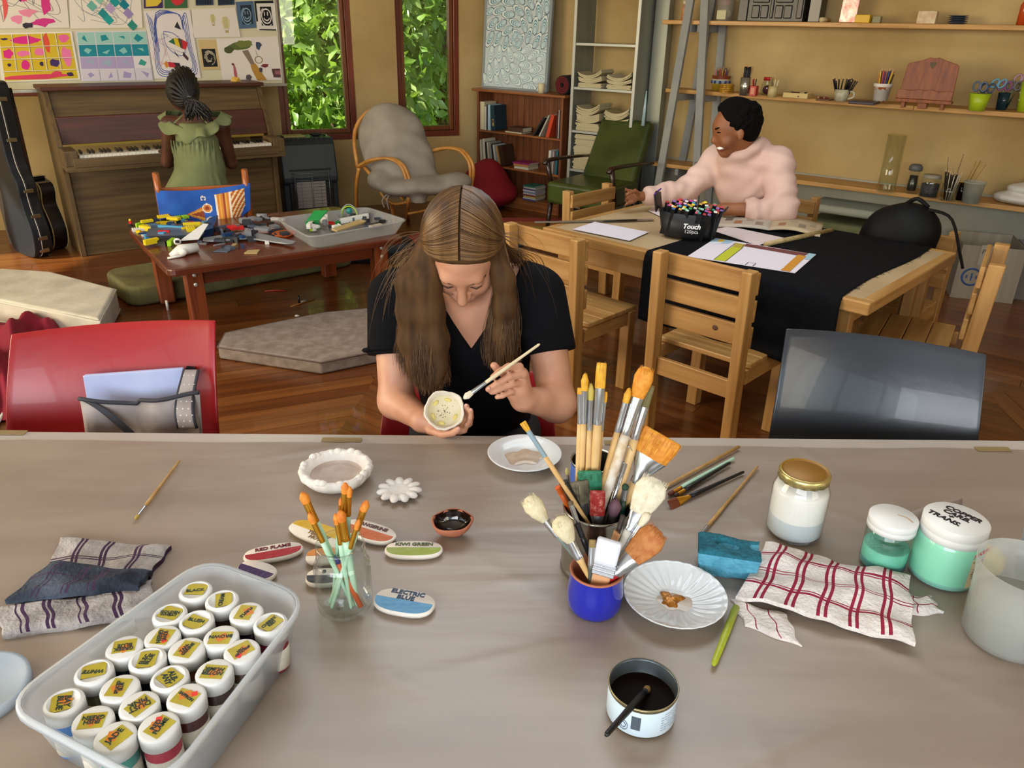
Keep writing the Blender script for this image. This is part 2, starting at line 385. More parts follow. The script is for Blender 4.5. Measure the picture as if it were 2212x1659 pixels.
def sector(A, dd, cuts, smin, smax, L0, L1):
    nn = V((dd.y, -dd.x, 0)); nn = nn if nn.dot(CEN-A) > 0 else -nn; bw = .098; k = 0; s = smin
    while s < smax:
        x = L0 + random.uniform(-1.8, 0)
        while x < L1:
            l = random.uniform(2.2, 3.4); g = .0012
            poly = [A+dd*(x+g)+nn*(s+g), A+dd*(x+l-g)+nn*(s+g), A+dd*(x+l-g)+nn*(s+bw-g), A+dd*(x+g)+nn*(s+bw-g)]
            for p, q in cuts: poly = clip(poly, p, q) if len(poly) > 2 else []
            if len(poly) > 2:
                c = sum(poly, V())/len(poly); ang = math.atan2(dd.y, dd.x); R = Matrix.Rotation(-ang, 3, 'Z')
                mb = MB(); loc = [R @ (v-c) for v in poly]
                if (loc[1]-loc[0]).cross(loc[2]-loc[1]).z < 0: loc = loc[::-1]
                mb.prism([(v.x, v.y) for v in loc], -.02, random.uniform(-.0008, 0)); mb.build('floor_board', FB[random.randrange(4)], fl, c, ang)
            x += l
        s += bw
c1n = V((-bs.y, bs.x, 0)); c1n = c1n if c1n.x > 0 else -c1n
c2n = V((-bs2.y, bs2.x, 0)); c2n = c2n if c2n.x > 0 else -c2n
front = (V((0, 1.6, 0)), V((0, -1, 0)))
sector(K0, -dB, [(K0, c1n), front, (V((-4.6, 0, 0)), V((-1, 0, 0)))], 0, 6.2, -1, 5.4)
sector(K0, dR, [(K0, -c1n), (SA, c2n), front, (SA, V((0, 1, 0)))], 0, 6.2, -1.5, 6)
sector(K0, dR, [(K0, -c1n), (SA, V((0, -1, 0)))], 0, 6.2, -1.5, 6)
sector(KS[1], unit(-96), [(SA, -c2n), front, (SA, V((0, 1, 0)))], .3, 4.4, 0, 4)
# ---------------- outside: ground, trees and bushes ----------------
m = MB(); m.box((-2, 16, -.35), (40, 19, .1)); tag(m.build('ground', mat('grass_ground', '6f8a35', .9, c2='a3b95a', vs=3)), kind='structure')
LEAF = [mat('leaf_%d' % i, c, .3, c2=c2, vs=3) for i, (c, c2) in enumerate((('3a661c', '8fb048'), ('1f4214', '5f8a32'), ('5f8a2c', 'c2d68c')))]
for q in LEAF:
    b = q.node_tree.nodes['Principled BSDF']; tl = q.node_tree.nodes.new('ShaderNodeBsdfTranslucent'); tl.inputs[0].default_value = lin('9cc040')
    mx = q.node_tree.nodes.new('ShaderNodeMixShader'); mx.inputs[0].default_value = .45; lk = q.node_tree.links
    lk.new(b.outputs[0], mx.inputs[1]); lk.new(tl.outputs[0], mx.inputs[2]); lk.new(mx.outputs[0], q.node_tree.nodes['Material Output'].inputs[0])
BARK = mat('bark', '4a3c2a', .9, c2='6d5d45', vs=8, st=(1, 1, .2), bump=.6, bs=20)
def tree(name, label, cat, base, crowns, nl, size, mi, trunk, branches=7):
    t = thing(name, label, cat, base, 0, None); rs = np.random.RandomState(int(base[0]*50) % 999+int(base[1]*10))
    vs = []; fs = []
    for (c, r, n) in crowns:
        u = rs.normal(size=(n, 3)); u /= np.linalg.norm(u, axis=1)[:, None]; u *= (rs.uniform(.35, 1, n)**.5)[:, None]*(1+.18*np.sin(u[:, :1]*9+u[:, 2:]*7))
        pos = u*np.array(r)+np.array(c)
        a = rs.normal(size=(n, 3)); a[:, 2] -= .5; a /= np.linalg.norm(a, axis=1)[:, None]; b = np.cross(a, rs.normal(size=(n, 3))); b /= np.linalg.norm(b, axis=1)[:, None]
        L = (size*rs.uniform(.6, 1.3, n))[:, None]; nn = np.cross(a, b)
        o = len(vs)
        for i in range(n):
            p = pos[i]; l = L[i, 0]; w = l*.24
            vs += [p, p+a[i]*l*.5+b[i]*w+nn[i]*w*.5, p+a[i]*l, p+a[i]*l*.5-b[i]*w+nn[i]*w*.5]; k = len(vs)-4
            fs += [(k, k+1, k+2), (k, k+2, k+3)]
    mb = MB(); mb.v = [tuple(v) for v in vs]; mb.f = fs; mb.m = [0]*len(fs); mb.s = [True]*len(fs)
    f = mb.build('foliage', LEAF[mi], t); f['kind'] = 'stuff'
    mb = MB(); top = V(crowns[0][0]); mb.tube(spline([(0, 0, -.3), (.08, .05, top.z*.5), top], 8), [trunk*(1-.07*i) for i in range(9)], 8)
    for i in range(branches):
        a = rs.uniform(0, 6.28); z = top.z*rs.uniform(.3, .9); e = V((math.cos(a)*.9, math.sin(a)*.9, z+rs.uniform(.2, .8)))
        mb.tube(spline([(.06*z/top.z, .04, z), e*.5+V((0, 0, z*.55)), e], 5), [trunk*.35, trunk*.3, trunk*.25, trunk*.2, trunk*.14, trunk*.08], 6)
    mb.build('trunk', BARK, t); return t
tree('dark_tree', 'old dark-trunked tree with pale bare branches behind the left window', 'tree', (-2.75, 9.6, -.3), [((0, 0, 2.6), (1.5, 1.2, 1.0), 5000), ((.5, .3, 4), (2, 1.5, 1), 2500)], 0, .13, 1, .2, 11)
tree('sunny_bush', 'broad-leaved bush in full sun below the left window', 'bush', (-2.05, 8.75, -.3), [((0, 0, 1.2), (1.1, .6, 1.0), 4200), ((.7, .5, 1.9), (.7, .6, .7), 1600)], 0, .16, 2, .05)
tree('feathery_tree', 'dense fine-leaved green tree filling the right window', 'tree', (-1.0, 10.3, -.3), [((0, 0, 2.4), (1.5, 1.0, 1.7), 9000), ((.7, .3, 1.2), (1, .8, .9), 3000)], 0, .1, 0, .1)
tree('pale_hedge', 'pale yellow-green hedge farther off at the garden end', 'hedge', (-1.6, 13.5, -.3), [((-1.5, 0, 1.4), (2.6, 1, 1.7), 5000), ((1.8, 0, 1.6), (2.6, 1, 2), 5000)], 0, .2, 2, .1)
tree('back_tree', 'tall mid-green tree standing behind the garden hedge', 'tree', (-3.6, 16, -.3), [((0, 0, 4), (4.5, 1.5, 3.5), 6000), ((4, 0, 4), (3.5, 1.5, 3.5), 4500)], 0, .28, 0, .25)
# ---------------- helpers for things given in room coordinates ----------------
def base_of(mbs):
    a = np.array([v for mb in mbs for v in mb.v]); return V((float((a[:, 0].min()+a[:, 0].max())/2), float((a[:, 1].min()+a[:, 1].max())/2), float(a[:, 2].min())))
def ws(name, mb, mats, label, cat, group=None, bev=0, seg=2):
    b = base_of([mb]); mb.v = [tuple(V(v)-b) for v in mb.v]; return solo(name, mb, mats, label, cat, b, 0, group, bev, seg)
def wp(mb, name, mats, parent, bev=0, seg=2):      # part in room coordinates
    root = parent; off = V(root.location)
    if root.parent: off = off + V(root.parent.location)
    return mb.build(name, mats, parent, -off, 0, bev, seg)
# ---------------- pin board and drawings ----------------
e36 = unit(36); n36 = V((e36.y, -e36.x, 0)); b0 = V((-1.93, 7.04, 0))
def bp(px, py, off=0): return PP(px, py, b0+n36*off, n36)
WHITEB = mat('board_cream', 'd9d3b4', .6); ALU = mat('aluminium', 'c9c8bd', .35, metal=.6)
zb = bp(600, 180).z; bl, br = bp(-60, 184), bp(613, 179)
t = thing('pin_board', 'wide cream pin board full of drawings above the piano', 'board', V((br.x, br.y, zb)), rad(36))
Lb = (V((br.x, br.y))-V((bl.x, bl.y))).length
m = MB(); m.box((-Lb/2, .012, .6), (Lb, .02, 1.2)); m.build('panel', WHITEB, t, bev=.002)
m = MB(); m.box((-Lb/2, -.035, -.012), (Lb, .09, .012)); m.box((-Lb/2, -.078, -.004), (Lb, .006, .016)); m.build('ledge', ALU, t, bev=.002)
m = MB(); m.box((-.012, -.008, .6), (.024, .024, 1.2)); m.build('side_rail', ALU, t, bev=.002)
for x in (-.5, -2.2):
    m = MB(); m.box((x, .045, .6-zb/2), (.06, .04, zb+1.2)); m.build('post', col('6d6252'), t)
class Paper:
    def __init__(s, cs, n, off=.004, base='e9e2d6', pf=None, curl=0):
        s.c = [V(c) if len(c) == 3 else pf(c[0], c[1], off) for c in cs]; s.n = V(n).normalized(); s.mb = MB(); s.ms = [mat('paper_'+base, base, .8)]; s.k = 1
        def fn(u, v): return s.at(u, v, 0)+s.n*(curl*(2*u-1)**2)
        s.mb.grid(fn, 6 if curl else 1, 1, 0)
        s.mb.grid(lambda u, v: fn(u, 1-v)-s.n*.0012, 6 if curl else 1, 1, 0)
    def at(s, u, v, o):   # u right, v down
        a, b, c, d = s.c; return (a*(1-u)+b*u)*(1-v)+(d*(1-u)+c*u)*v + s.n*o
    def mi(s, c):
        m = col(c, .8)
        if m not in s.ms: s.ms.append(m)
        return s.ms.index(m)
    def poly(s, c, pts):
        s.k += 1; s.mb.add([s.at(u, v, .0003+.00012*s.k) for u, v in pts], [tuple(range(len(pts)))], s.mi(c)); return s
    def rect(s, c, u0, v0, u1, v1): return s.poly(c, [(u0, v0), (u1, v0), (u1, v1), (u0, v1)])
    def line(s, c, pts, w=.012, smooth=0):
        if smooth: pts = [(p.x, p.y) for p in spline([(u, v, 0) for u, v in pts], smooth)]
        s.k += 1; i = s.mi(c)
        for (a, b), (x, y) in zip(pts[:-1], pts[1:]):
            dx, dy = x-a, y-b; l = math.hypot(dx, dy) or 1; px, py = -dy/l*w/2, dx/l*w/2
            s.mb.add([s.at(q, r, .0003+.00012*s.k) for q, r in ((a+px, b+py), (x+px, y+py), (x-px, y-py), (a-px, b-py))], [(0, 1, 2, 3)], i)
        return s
    def blob(s, c, u, v, ru, rv, n=12, j=.25, seed=0):
        r = random.Random(seed+int(u*99)+int(v*77)); return s.poly(c, [(u+ru*math.cos(a)*(q := 1+r.uniform(-j, j)), v+rv*math.sin(a)*q) for a in [2*pi*i/n for i in range(n)]])
    def done(s, name, label, cat, group=None):
        o = ws(name, s.mb, s.ms, label, cat, group); return o
def D(cs, base='e9e2d6', off=.006): return Paper(cs, n36, off, base, bp)
G = 'drawings pinned on the board'
R = random.Random(3)
def doodle(p, c, n, w, seed, box=(.05, .05, .95, .95)):
    r = random.Random(seed); pts = [(r.uniform(box[0], box[2]), r.uniform(box[1], box[3])) for _ in range(n)]; p.line(c, pts, w, n*7)
p = D([(-45, -60), (138, -70), (150, 60), (-40, 62)])
for i in range(3): doodle(p, '8d8a88', 8, .008, i+2)
for u, v, ru, rv, c in ((.5, .35, .08, .16, 'e84a97'), (.62, .42, .12, .1, 'e0569c'), (.75, .55, .06, .2, 'd9388a'), (.52, .72, .1, .07, 'ef8fae'), (.68, .9, .16, .07, 'd63a8e'), (.4, .85, .06, .08, 'ef8fb4'), (.27, .6, .03, .25, 'ea5f5c'), (.45, .5, .02, .03, '4b2f55'), (.52, .95, .05, .05, '3a3244')): p.blob(c, u, v, ru, rv, 9, .4, 5)
p.done('drawing', 'drawing of pink and red patches among pencil doodles, top left of the board', 'drawing', G)
p = D([(-10, 72), (155, 68), (174, 172), (4, 178)], 'eee8dc')
p.rect('d9bb2c', .04, .03, .97, .97)
for u0, v0, u1, v1, c in ((.22, .07, .53, .22, 'df2f8b'), (.6, .05, .68, .38, 'e2533f'), (.8, .06, .93, .2, 'ee6aa8'), (.07, .34, .18, .5, 'df2f8b'), (.25, .36, .4, .47, 'ef79b0'), (.46, .34, .6, .46, 'ef79b0'), (.82, .34, .93, .66, 'f07fb4'), (.27, .58, .38, .74, 'df2f8b'), (.64, .56, .76, .7, '47306a'), (.5, .6, .55, .68, '3d2c55'), (.1, .62, .14, .68, '3d2c55'), (.08, .86, .78, .95, 'e04466'), (.84, .84, .92, .92, '40285e'), (.06, .1, .14, .14, '3d2c55'), (.65, .8, .76, .9, 'e04466')):
    p.blob(c, (u0+u1)/2, (v0+v1)/2, (u1-u0)/1.8, (v1-v0)/1.7, 10, .22, 8)
for u in (.2, .4, .585, .77): p.line('e9e2d0', [(u, .03), (u, .78)], .012); p.line('4a4636', [(u+.008, .03), (u+.008, .78)], .003)
for v in (.28, .53, .78): p.line('e9e2d0', [(.03, v), (.97, v)], .014); p.line('4a4636', [(.03, v+.012), (.97, v+.012)], .003)
p.done('drawing', 'yellow grid drawing with pink, red and purple shapes', 'drawing', G)
p = D([(146, -70), (300, -70), (308, 60), (152, 62)], 'ece5da')
for i in range(5): doodle(p, '8f9a9c', 9, .007, i+12)
for u, v, c in ((.3, .62, '6fb7a8'), (.45, .75, '1f8f96'), (.55, .66, 'b9a3d0'), (.62, .55, '1e9aa0'), (.75, .6, '147f93'), (.52, .85, '23a3a0'), (.7, .45, '2f86a8'), (.85, .95, '2f8f80'), (.4, .5, '8cc8b6'), (.8, .75, '9d8cc0')): p.poly(c, [(u-.07, v), (u, v-.09), (u+.08, v+.02), (u+.01, v+.1)])
p.done('drawing', 'white sheet of tangled lines filled with teal and lilac facets', 'drawing', G)
p = D([(163, 68), (316, 66), (332, 174), (176, 176)], 'dcd8e0')
for r_, (c0, c1) in enumerate((('9fcfc6', '1f8f9c'), ('1f8b9e', '8cc8c4'), ('b3a4d0', '9fb8c8'), ('d9d2df', 'a99bc9'))):
    for k in range(4):
        u0, v0 = .02+k*.245, .02+r_*.245; cc = c0 if not (r_ == 2 and k == 3) else 'e3dfe4'
        p.rect(cc, u0, v0, u0+.232, v0+.232); cc = c1 if not (r_ == 2 and k == 3) else '3aa08f'
        a = R.uniform(0, 6); s_ = R.uniform(.05, .08); p.poly(cc, [(u0+.116+s_*math.cos(a+q), v0+.12+s_*1.1*math.sin(a+q)) for q in (0, 1.7, 2.9, 4.4)[:3+(k+r_) % 2]])
p.done('drawing', 'grid of teal, aqua and lilac boxes with cut shapes', 'drawing', G)
p = D([(310, 24), (410, 22), (434, 168), (334, 170)], 'e6e0de')
for i, o in enumerate((0, .03, .055, .08)):
    p.line('3d55a8', [(.06+o, .03+o), (.1+o, .5), (.1+o, .93-o), (.5, .95-o*.8), (.93-o, .93-o), (.9-o, .5), (.9-o*1.3, .05+o), (.78, .12+o*2), (.72, .05), (.25, .03+o), (.12+o, .6)], .012, 40)
doodle(p, '8a8fae', 8, .006, 4, (.2, .3, .8, .7)); doodle(p, 'd98f8f', 7, .006, 6, (.05, .2, .5, .95))
p.line('4a62ac', [(.35, .3), (.55, .33), (.75, .48), (.7, .65), (.5, .62), (.35, .48), (.35, .3)], .01, 30)
p.poly('2e2b30', [(.6, .24), (.68, .16), (.74, .28)]); p.poly('2f6a45', [(.42, .45), (.54, .4), (.56, .5)]); p.poly('d9c22c', [(.54, .4), (.63, .4), (.66, .54), (.56, .5)]); p.poly('55403c', [(.63, .4), (.72, .42), (.7, .56), (.66, .54)]); p.poly('c9303a', [(.72, .42), (.84, .47), (.77, .57), (.7, .56)])
p.poly('2f2528', [(.5, .58), (.56, .64), (.6, .7), (.53, .64)]); p.poly('4b3236', [(.7, .6), (.8, .7), (.77, .74), (.68, .66)]); p.poly('dd8a2e', [(.25, .77), (.31, .73), (.34, .82), (.28, .84)]); p.poly('c22f3c', [(.33, .75), (.46, .76), (.5, .84), (.35, .83)]); p.poly('3a2a30', [(.46, .76), (.58, .77), (.6, .84), (.5, .84)]); p.poly('23232c', [(.68, .81), (.78, .84), (.8, .88), (.72, .85)])
p.done('drawing', 'drawing of blue scribbled frame with red, yellow and green eye-like patches', 'drawing', G)
p = D([(309, -40), (349, -40), (352, 17), (311, 18)], '3f2f66'); p.poly('e0c443', [(.1, .2), (.6, .1), (.95, .75), (.7, .92), (.1, .95)]); p.done('drawing', 'small purple and yellow card at the top of the board', 'drawing', G)
p = D([(354, -42), (402, -42), (405, 17), (356, 18)], '3f6b45'); p.blob('d4333f', .58, .55, .35, .36, 14, .08); p.line('b02030', [(.4, .4), (.7, .7)], .03); p.done('drawing', 'small green card with a round red flower', 'drawing', G)
for cs, lb in (([(420, -40), (458, -40), (461, 11), (423, 12)], 'dark blue-black print of grass beside the red flower card'), ([(468, -40), (503, -40), (507, 10), (471, 12)], 'dark print with a black tree shape, left of the blue faces')):
    p = D(cs, '33465c')
    for i in range(9): p.line('171d28', [(.1+i*.09, .95), (.05+i*.1, .3+R.random()*.4)], .05)
    p.done('print', lb, 'print', G)
def face(p, c, cu=.5, cv=.5, s=1):
    p.line(c, [(cu+s*.26*math.cos(a), cv+s*.27*math.sin(a)) for a in [2*pi*i/22 for i in range(23)]], .045); p.line(c, [(cu+s*.34*math.cos(a), cv+s*.36*math.sin(a)+.03) for a in [2*pi*i/22 for i in range(3, 16)]], .03)
    p.line(c, [(cu+s*.16*math.cos(a), cv+s*.02+s*.14*math.sin(a)) for a in [pi*i/10 for i in range(1, 10)]], .04)
    for d in (-.1, .07): p.line(c, [(cu+s*d, cv-.16*s), (cu+s*d, cv-.02*s)], .04)
p = D([(509, 4), (547, 2), (554, 60), (517, 62)], '4f6c8c'); p.rect('26333f', .22, .14, .85, .85); face(p, '8fb0c8', .53, .5, .9); p.done('print', 'blue lino print of a smiling round face', 'print', G)
p = D([(549, 2), (592, 1), (600, 66), (556, 65)], 'e4e0da'); p.rect('1b1a1c', .0, .0, .96, .09); p.rect('1b1a1c', .0, .0, .08, .7); p.rect('1c1b1c', .24, .2, .8, .84); face(p, 'e9e6e0', .52, .52, .9); p.rect('19181a', .1, .96, .95, 1); p.done('print', 'black and white lino print of a smiling round face', 'print', G)
p = D([(414, 20), (508, 17), (520, 80), (418, 82)], 'e7e0d8')
for u, v, s in ((.45, .42, .8), (.72, .6, 1.1)):
    p.blob('d8cf9a', u, v-.1*s, .075*s, .2*s, 14, .04); 
    for k in (-.04, -.015, .015, .04): p.line('a89c62', [(u+k*s, v-.28*s), (u+k*s*.6, v+.08*s)], .006)
    p.rect('b8a468', u-.03*s, v+.14*s, u+.03*s, v+.22*s); p.line('a89c62', [(u-.06*s, v+.05*s), (u-.03*s, v+.14*s)], .005); p.line('a89c62', [(u+.06*s, v+.05*s), (u+.03*s, v+.14*s)], .005)
p.done('drawing', 'sheet with two small hot-air balloons', 'drawing', G)
p = D([(428, 86), (467, 86), (477, 150), (437, 151)], 'd3b983'); p.rect('1f1e1f', .1, .3, .86, .9)
for i in range(5): p.line('cfc7b0', [(.48+(.12+.05*i)*math.cos(a), .6+(.1+.035*i)*math.sin(a)) for a in [i+.6*k for k in range(7)]], .022)
p.done('print', 'tan card with a black lino print of a globe', 'print', G)
p = D([(466, 84), (600, 78), (612, 172), (482, 176)], 'e8e1da')
p.poly('8a7a6a', [(.38, .3), (.48, .28), (.56, .62), (.5, .66)]); p.poly('b98b3f', [(.48, .64), (.57, .6), (.72, 1), (.56, 1), (.5, .78)]); p.blob('5d6b35', .35, .18, .2, .1, 14, .25); p.blob('74803f', .44, .14, .14, .08, 12, .2, 4); p.blob('4c5730', .18, .26, .08, .08, 10, .2)
p.line('8b7c4a', [(.63+.06*math.cos(a), .52+.08*math.sin(a)) for a in [2*pi*i/14 for i in range(15)]], .015); p.line('9a937c', [(.6, .3), (.62, .43)], .008); p.blob('44506a', .66, .18, .05, .1, 8, .3); p.blob('b5606c', .22, .8, .025, .2, 8, .2); p.blob('6a3a40', .2, .6, .02, .03); p.blob('5b5560', .42, .92, .05, .07); p.blob('7d2f3c', .72, .66, .06, .04); p.poly('5d3f42', [(.82, .74), (1, .74), (.99, .95), (.84, .94)]); p.poly('a06468', [(.87, .78), (.98, .79), (.97, .88), (.88, .87)]); p.blob('4a4a58', .64, .75, .03, .06)
p.done('collage', 'collage of a tree with little figures on white paper', 'collage', G)
# ---------------- piano ----------------
OAK = wood('piano_oak', '4b3a22', '6b5635', 'x', 3, .5, .12); OAKz = wood('piano_oak', '4b3a22', '6b5635', 'z', 3, .5, .12); DRED = wood('piano_inner', '38190c', '56291a', 'x', 3, .5, .05)
pz0 = V((-3.1, 5.41, 0)); pw = 1.5
t = thing('upright_piano', 'brown oak upright piano with open keyboard under the drawings', 'piano', pz0, rad(36))
def prof(x0, x1, yz, mb): mb.add([(x0, y, z) for y, z in yz]+[(x1, y, z) for y, z in yz], [tuple(range(len(yz))), tuple(range(2*len(yz)-1, len(yz)-1, -1))]+[(i, len(yz)+i, len(yz)+(i+1) % len(yz), (i+1) % len(yz)) for i in range(len(yz))])
side = [(.0, 0), (.5, 0), (.5, 1.10), (.2, 1.10), (.03, .79), (.03, .62), (.0, .58)]
for x in (0, pw-.035):
    m = MB(); prof(x, x+.035, side, m); m.build('side_panel', OAKz, t, bev=.003)
m = MB(); m.box((pw/2, .045, .3), (pw-.072, .02, .56)); m.box((pw/2, .035, .03), (pw-.07, .03, .06)); m.build('lower_panel', OAK, t, bev=.003)
m = MB(); m.box((pw/2, .34, 1.114), (pw+.03, .34, .026)); m.build('lid', DRED, t, bev=.005)
m = MB(); prof(.036, pw-.036, [(.215, 1.1), (.235, 1.1), (.15, .925), (.13, .925)], m); m.build('upper_panel', OAK, t, bev=.003)
m = MB(); prof(.036, pw-.036, [(.11, .94), (.15, .94), (.075, .765), (.055, .765)], m); m.build('fallboard', DRED, t, bev=.004)
m = MB(); m.box((pw/2, .05, .758), (pw-.14, .01, .016)); m.build('felt_strip', mat('gold_felt', '8a7428', .7), t)
m = MB(); m.box((pw/2, -.09, .64), (pw, .22, .035)); m.build('keybed', OAK, t, bev=.003)
m = MB(); m.box((pw/2, -.195, .675), (pw-.1, .022, .06)); m.build('key_slip', OAK, t, bev=.004)
for x in (.045, pw-.045):
    m = MB(); m.box((x, -.085, .705), (.085, .24, .1)); m.build('key_block', OAKz, t, bev=.006)
IV = col('e9e4d8', .3); EB = col('15120f', .3); kw = (pw-.19)/52; k0 = None
for i in range(52):
    if k0 is None: m = MB(); m.box((0, 0, 0), (kw-.0012, .15, .02)); k0 = m.build('white_key', IV, t, (.095+kw/2, -.105, .712), bev=.0012); o = k0
    else: o = k0.copy(); COL.objects.link(o); o.location = (.095+kw*(i+.5), -.105, .712)
b0k = None
for i in range(51):
    if i % 7 in (1, 4): continue
    if b0k is None: m = MB(); m.box((0, 0, 0), (.011, .095, .022)); b0k = m.build('black_key', EB, t, (.095+kw*(i+1), -.078, .731), bev=.002)
    else: o = b0k.copy(); COL.objects.link(o); o.location = (.095+kw*(i+1), -.078, .731)
m = MB(); c = pz0+e36*1.33-n36*.3; m.add([V(q)+V((c.x, c.y, 1.1285)) for q in ((-.03, 0, 0), (.02, -.02, 0), (.05, .01, .0), (.0, .03, 0), (-.01, 0, .035), (.04, 0, .03))], [(0, 1, 4), (1, 2, 5), (2, 3, 5), (3, 0, 4), (4, 1, 5), (4, 5, 3), (3, 2, 1, 0)])
ws('folded_paper', m, col('c29a3c', .5), 'small gold folded paper scrap on the piano lid', 'paper')
# ---------------- guitar case and guitar ----------------
def outline(w1, w2, w3, h, body, n=14):     # half widths: lower bout, waist, upper bout; body height, then neck
    r = [(0, 0), (w1*.55, .01*h), (w1*.92, .08*h), (w1, .17*h), (w1*.93, .25*h), (w2, .345*h), (w2*1.02, .38*h), (w3, .46*h), (w3*.86, .53*h)]
    return r
def case_shape(pts): return [(x, z) for x, z in pts]+[(-x, z) for x, z in pts[::-1] if x > 0]
cp = [(0, 0), (.12, .008), (.175, .04), (.205, .12), (.2, .22), (.165, .33), (.15, .42), (.155, .47), (.145, .54), (.1, .62), (.085, .72), (.083, 1.0), (.082, 1.12), (.06, 1.165), (0, 1.17)]
cs = [(p.x, p.y) for p in spline([(x, z, 0) for x, z in cp], 44)]; sh = case_shape(cs)
rzc = rad(-37); cpos = P(84, 500, .2); cpos = V((cpos.x, cpos.y, 0))-V((.8, -.6, 0))*.205
CASE = mat('case_leatherette', '1b1f26', .42, bump=.25, bs=220); CASES = mat('case_side', '141416', .45, bump=.25, bs=200)
Txz = Matrix(((1, 0, 0), (0, 0, -1), (0, 1, 0)))
t = thing('guitar_case', 'black hard guitar case standing at the left end of the piano', 'guitar case', cpos, rzc)
m = MB(); m.prism(sh, .0, .05, 0, Matrix(((1, 0, 0), (0, 0, -1), (0, 1, 0)))); m.build('front_shell', CASE, t, bev=.008)
m = MB(); m.prism(sh, -.075, -.002, 0, Txz); m.build('back_shell', CASES, t, bev=.008)
m = MB(); m.tube([(x*1.012, -.0, z*1.002) for x, z in cs], .003, 6); m.build('white_stitching', col('bdb9ae'), t)
for z, x in ((.06, .19), (.15, .207), (.3, .178), (.47, .157), (.8, .086), (1.06, .084)):
    m = MB(); m.box((x+.003, .02, z), (.008, .05, .026)); m.box((x+.008, -.005, z), (.006, .03, .018)); m.build('latch', mat('brass_nickel', 'a89a78', .3, metal=.9), t, bev=.002)
gp = [(0, 0), (.1, .006), (.16, .05), (.19, .13), (.185, .2), (.15, .28), (.125, .33), (.13, .38), (.145, .43), (.125, .48), (.03, .5), (.03, .52)]
gs = [(p.x, p.y) for p in spline([(x, z, 0) for x, z in gp], 36)]
gpos = P(158, 505, .13); gpos = V((gpos.x, gpos.y, 0)) - V((.8, -.6, 0))*.25 + V((-.6, -.8, 0))*.06
t = thing('acoustic_guitar', 'black acoustic guitar with cream binding behind the hard case', 'guitar', gpos, rzc)
m = MB(); m.prism(case_shape(gs), -.05, .05, 0, Txz); m.build('body', mat('black_lacquer', '0d0c0c', .18, coat=.6), t, bev=.004)
for y in (-.05, .05):
    m = MB(); m.tube([(x*1.01, y, z) for x, z in gs], .004, 6); m.build('binding', col('cdb87a', .4), t)
m = MB(); m.box((0, -.045, .74), (.055, .03, .5)); m.build('neck', wood('mahogany', '3c2012', '56301c', 'z'), t, bev=.006)
m = MB(); m.box((0, -.045, 1.05), (.07, .02, .13)); m.build('headstock', mat('black_lacquer', '0d0c0c', .18), t, bev=.004)
# ---------------- gas heater ----------------
hd = unit(26); hn = V((hd.y, -hd.x, 0)); FR = P(736, 478, 0); hw = .45; FL = FR - hd*hw; hh = ZT(FR, 298); HB = mat('heater_enamel', '1f2a30', .4, coat=.15); BK = mat('matt_black', '0e0e0f', .6)
t = thing('gas_heater', 'dark blue-grey gas heater with wire grille beside the piano', 'heater', FL+hd*hw/2, rad(26))
m = MB(); prof(-hw/2, hw/2, [(0, .06), (.3, .06), (.3, hh), (.06, hh), (.02, hh-.05), (-.03, hh-.3), (-.03, hh-.34), (0, hh-.36)], m); m.build('casing', HB, t, bev=.012)
m = MB(); m.box((0, .15, .035), (hw-.04, .28, .05)); m.build('plinth', BK, t, bev=.004)
m = MB(); m.box((0, -.005, .28), (hw-.09, .03, .36)); m.build('grille_recess', BK, t, bev=.01)
m = MB(); m.box((-.005, -.022, .25), (.24, .012, .22)); m.build('ceramic_panel', mat('ceramic_plate', '8d8a82', .8), t, bev=.002)
for i in range(3): 
    m = MB(); m.box((-.085+.08*i, -.029, .25), (.004, .003, .22)); m.build('panel_seam', col('6c6a66'), t)
for i in range(12):
    z = .12+i*.028; m = MB(); m.tube([(-.16, -.03, z), (-.14, -.058, z), (.14, -.058, z), (.16, -.03, z)], .002, 5); m.build('grille_wire', mat('wire_grey', '77777a', .35, metal=.8), t)
for x in (-.14, 0, .14): m = MB(); m.tube([(x, -.06, .1), (x, -.06, .45)], .0022, 5); m.build('grille_wire', mat('wire_grey', '77777a'), t)
for i in range(9): m = MB(); m.box((-.15+.0375*i, .05+.006, hh-.012), (.02, .03, .028)); m.build('vent_slot', BK, t)
c = FL+hd*.14-hn*.16; m = MB(); m.box((c.x, c.y, hh+.008), (.17, .11, .014), 0, rz3(rad(30))); ws('notebook', m, mat('olive_cover', 'a39a5e', .6), 'thin olive notebook lying on the gas heater', 'notebook', bev=.002)
c = FL+hd*.33-hn*.17; m = MB(); m.ball((c.x, c.y, hh+.012), (.05, .035, .013), 12); m.tube([(c.x+.03, c.y, hh+.012), (c.x+.08, c.y+.02, hh+.006)], .006, 6); ws('lighter', m, BK, 'black gadget lying on the gas heater near its right edge', 'gadget')
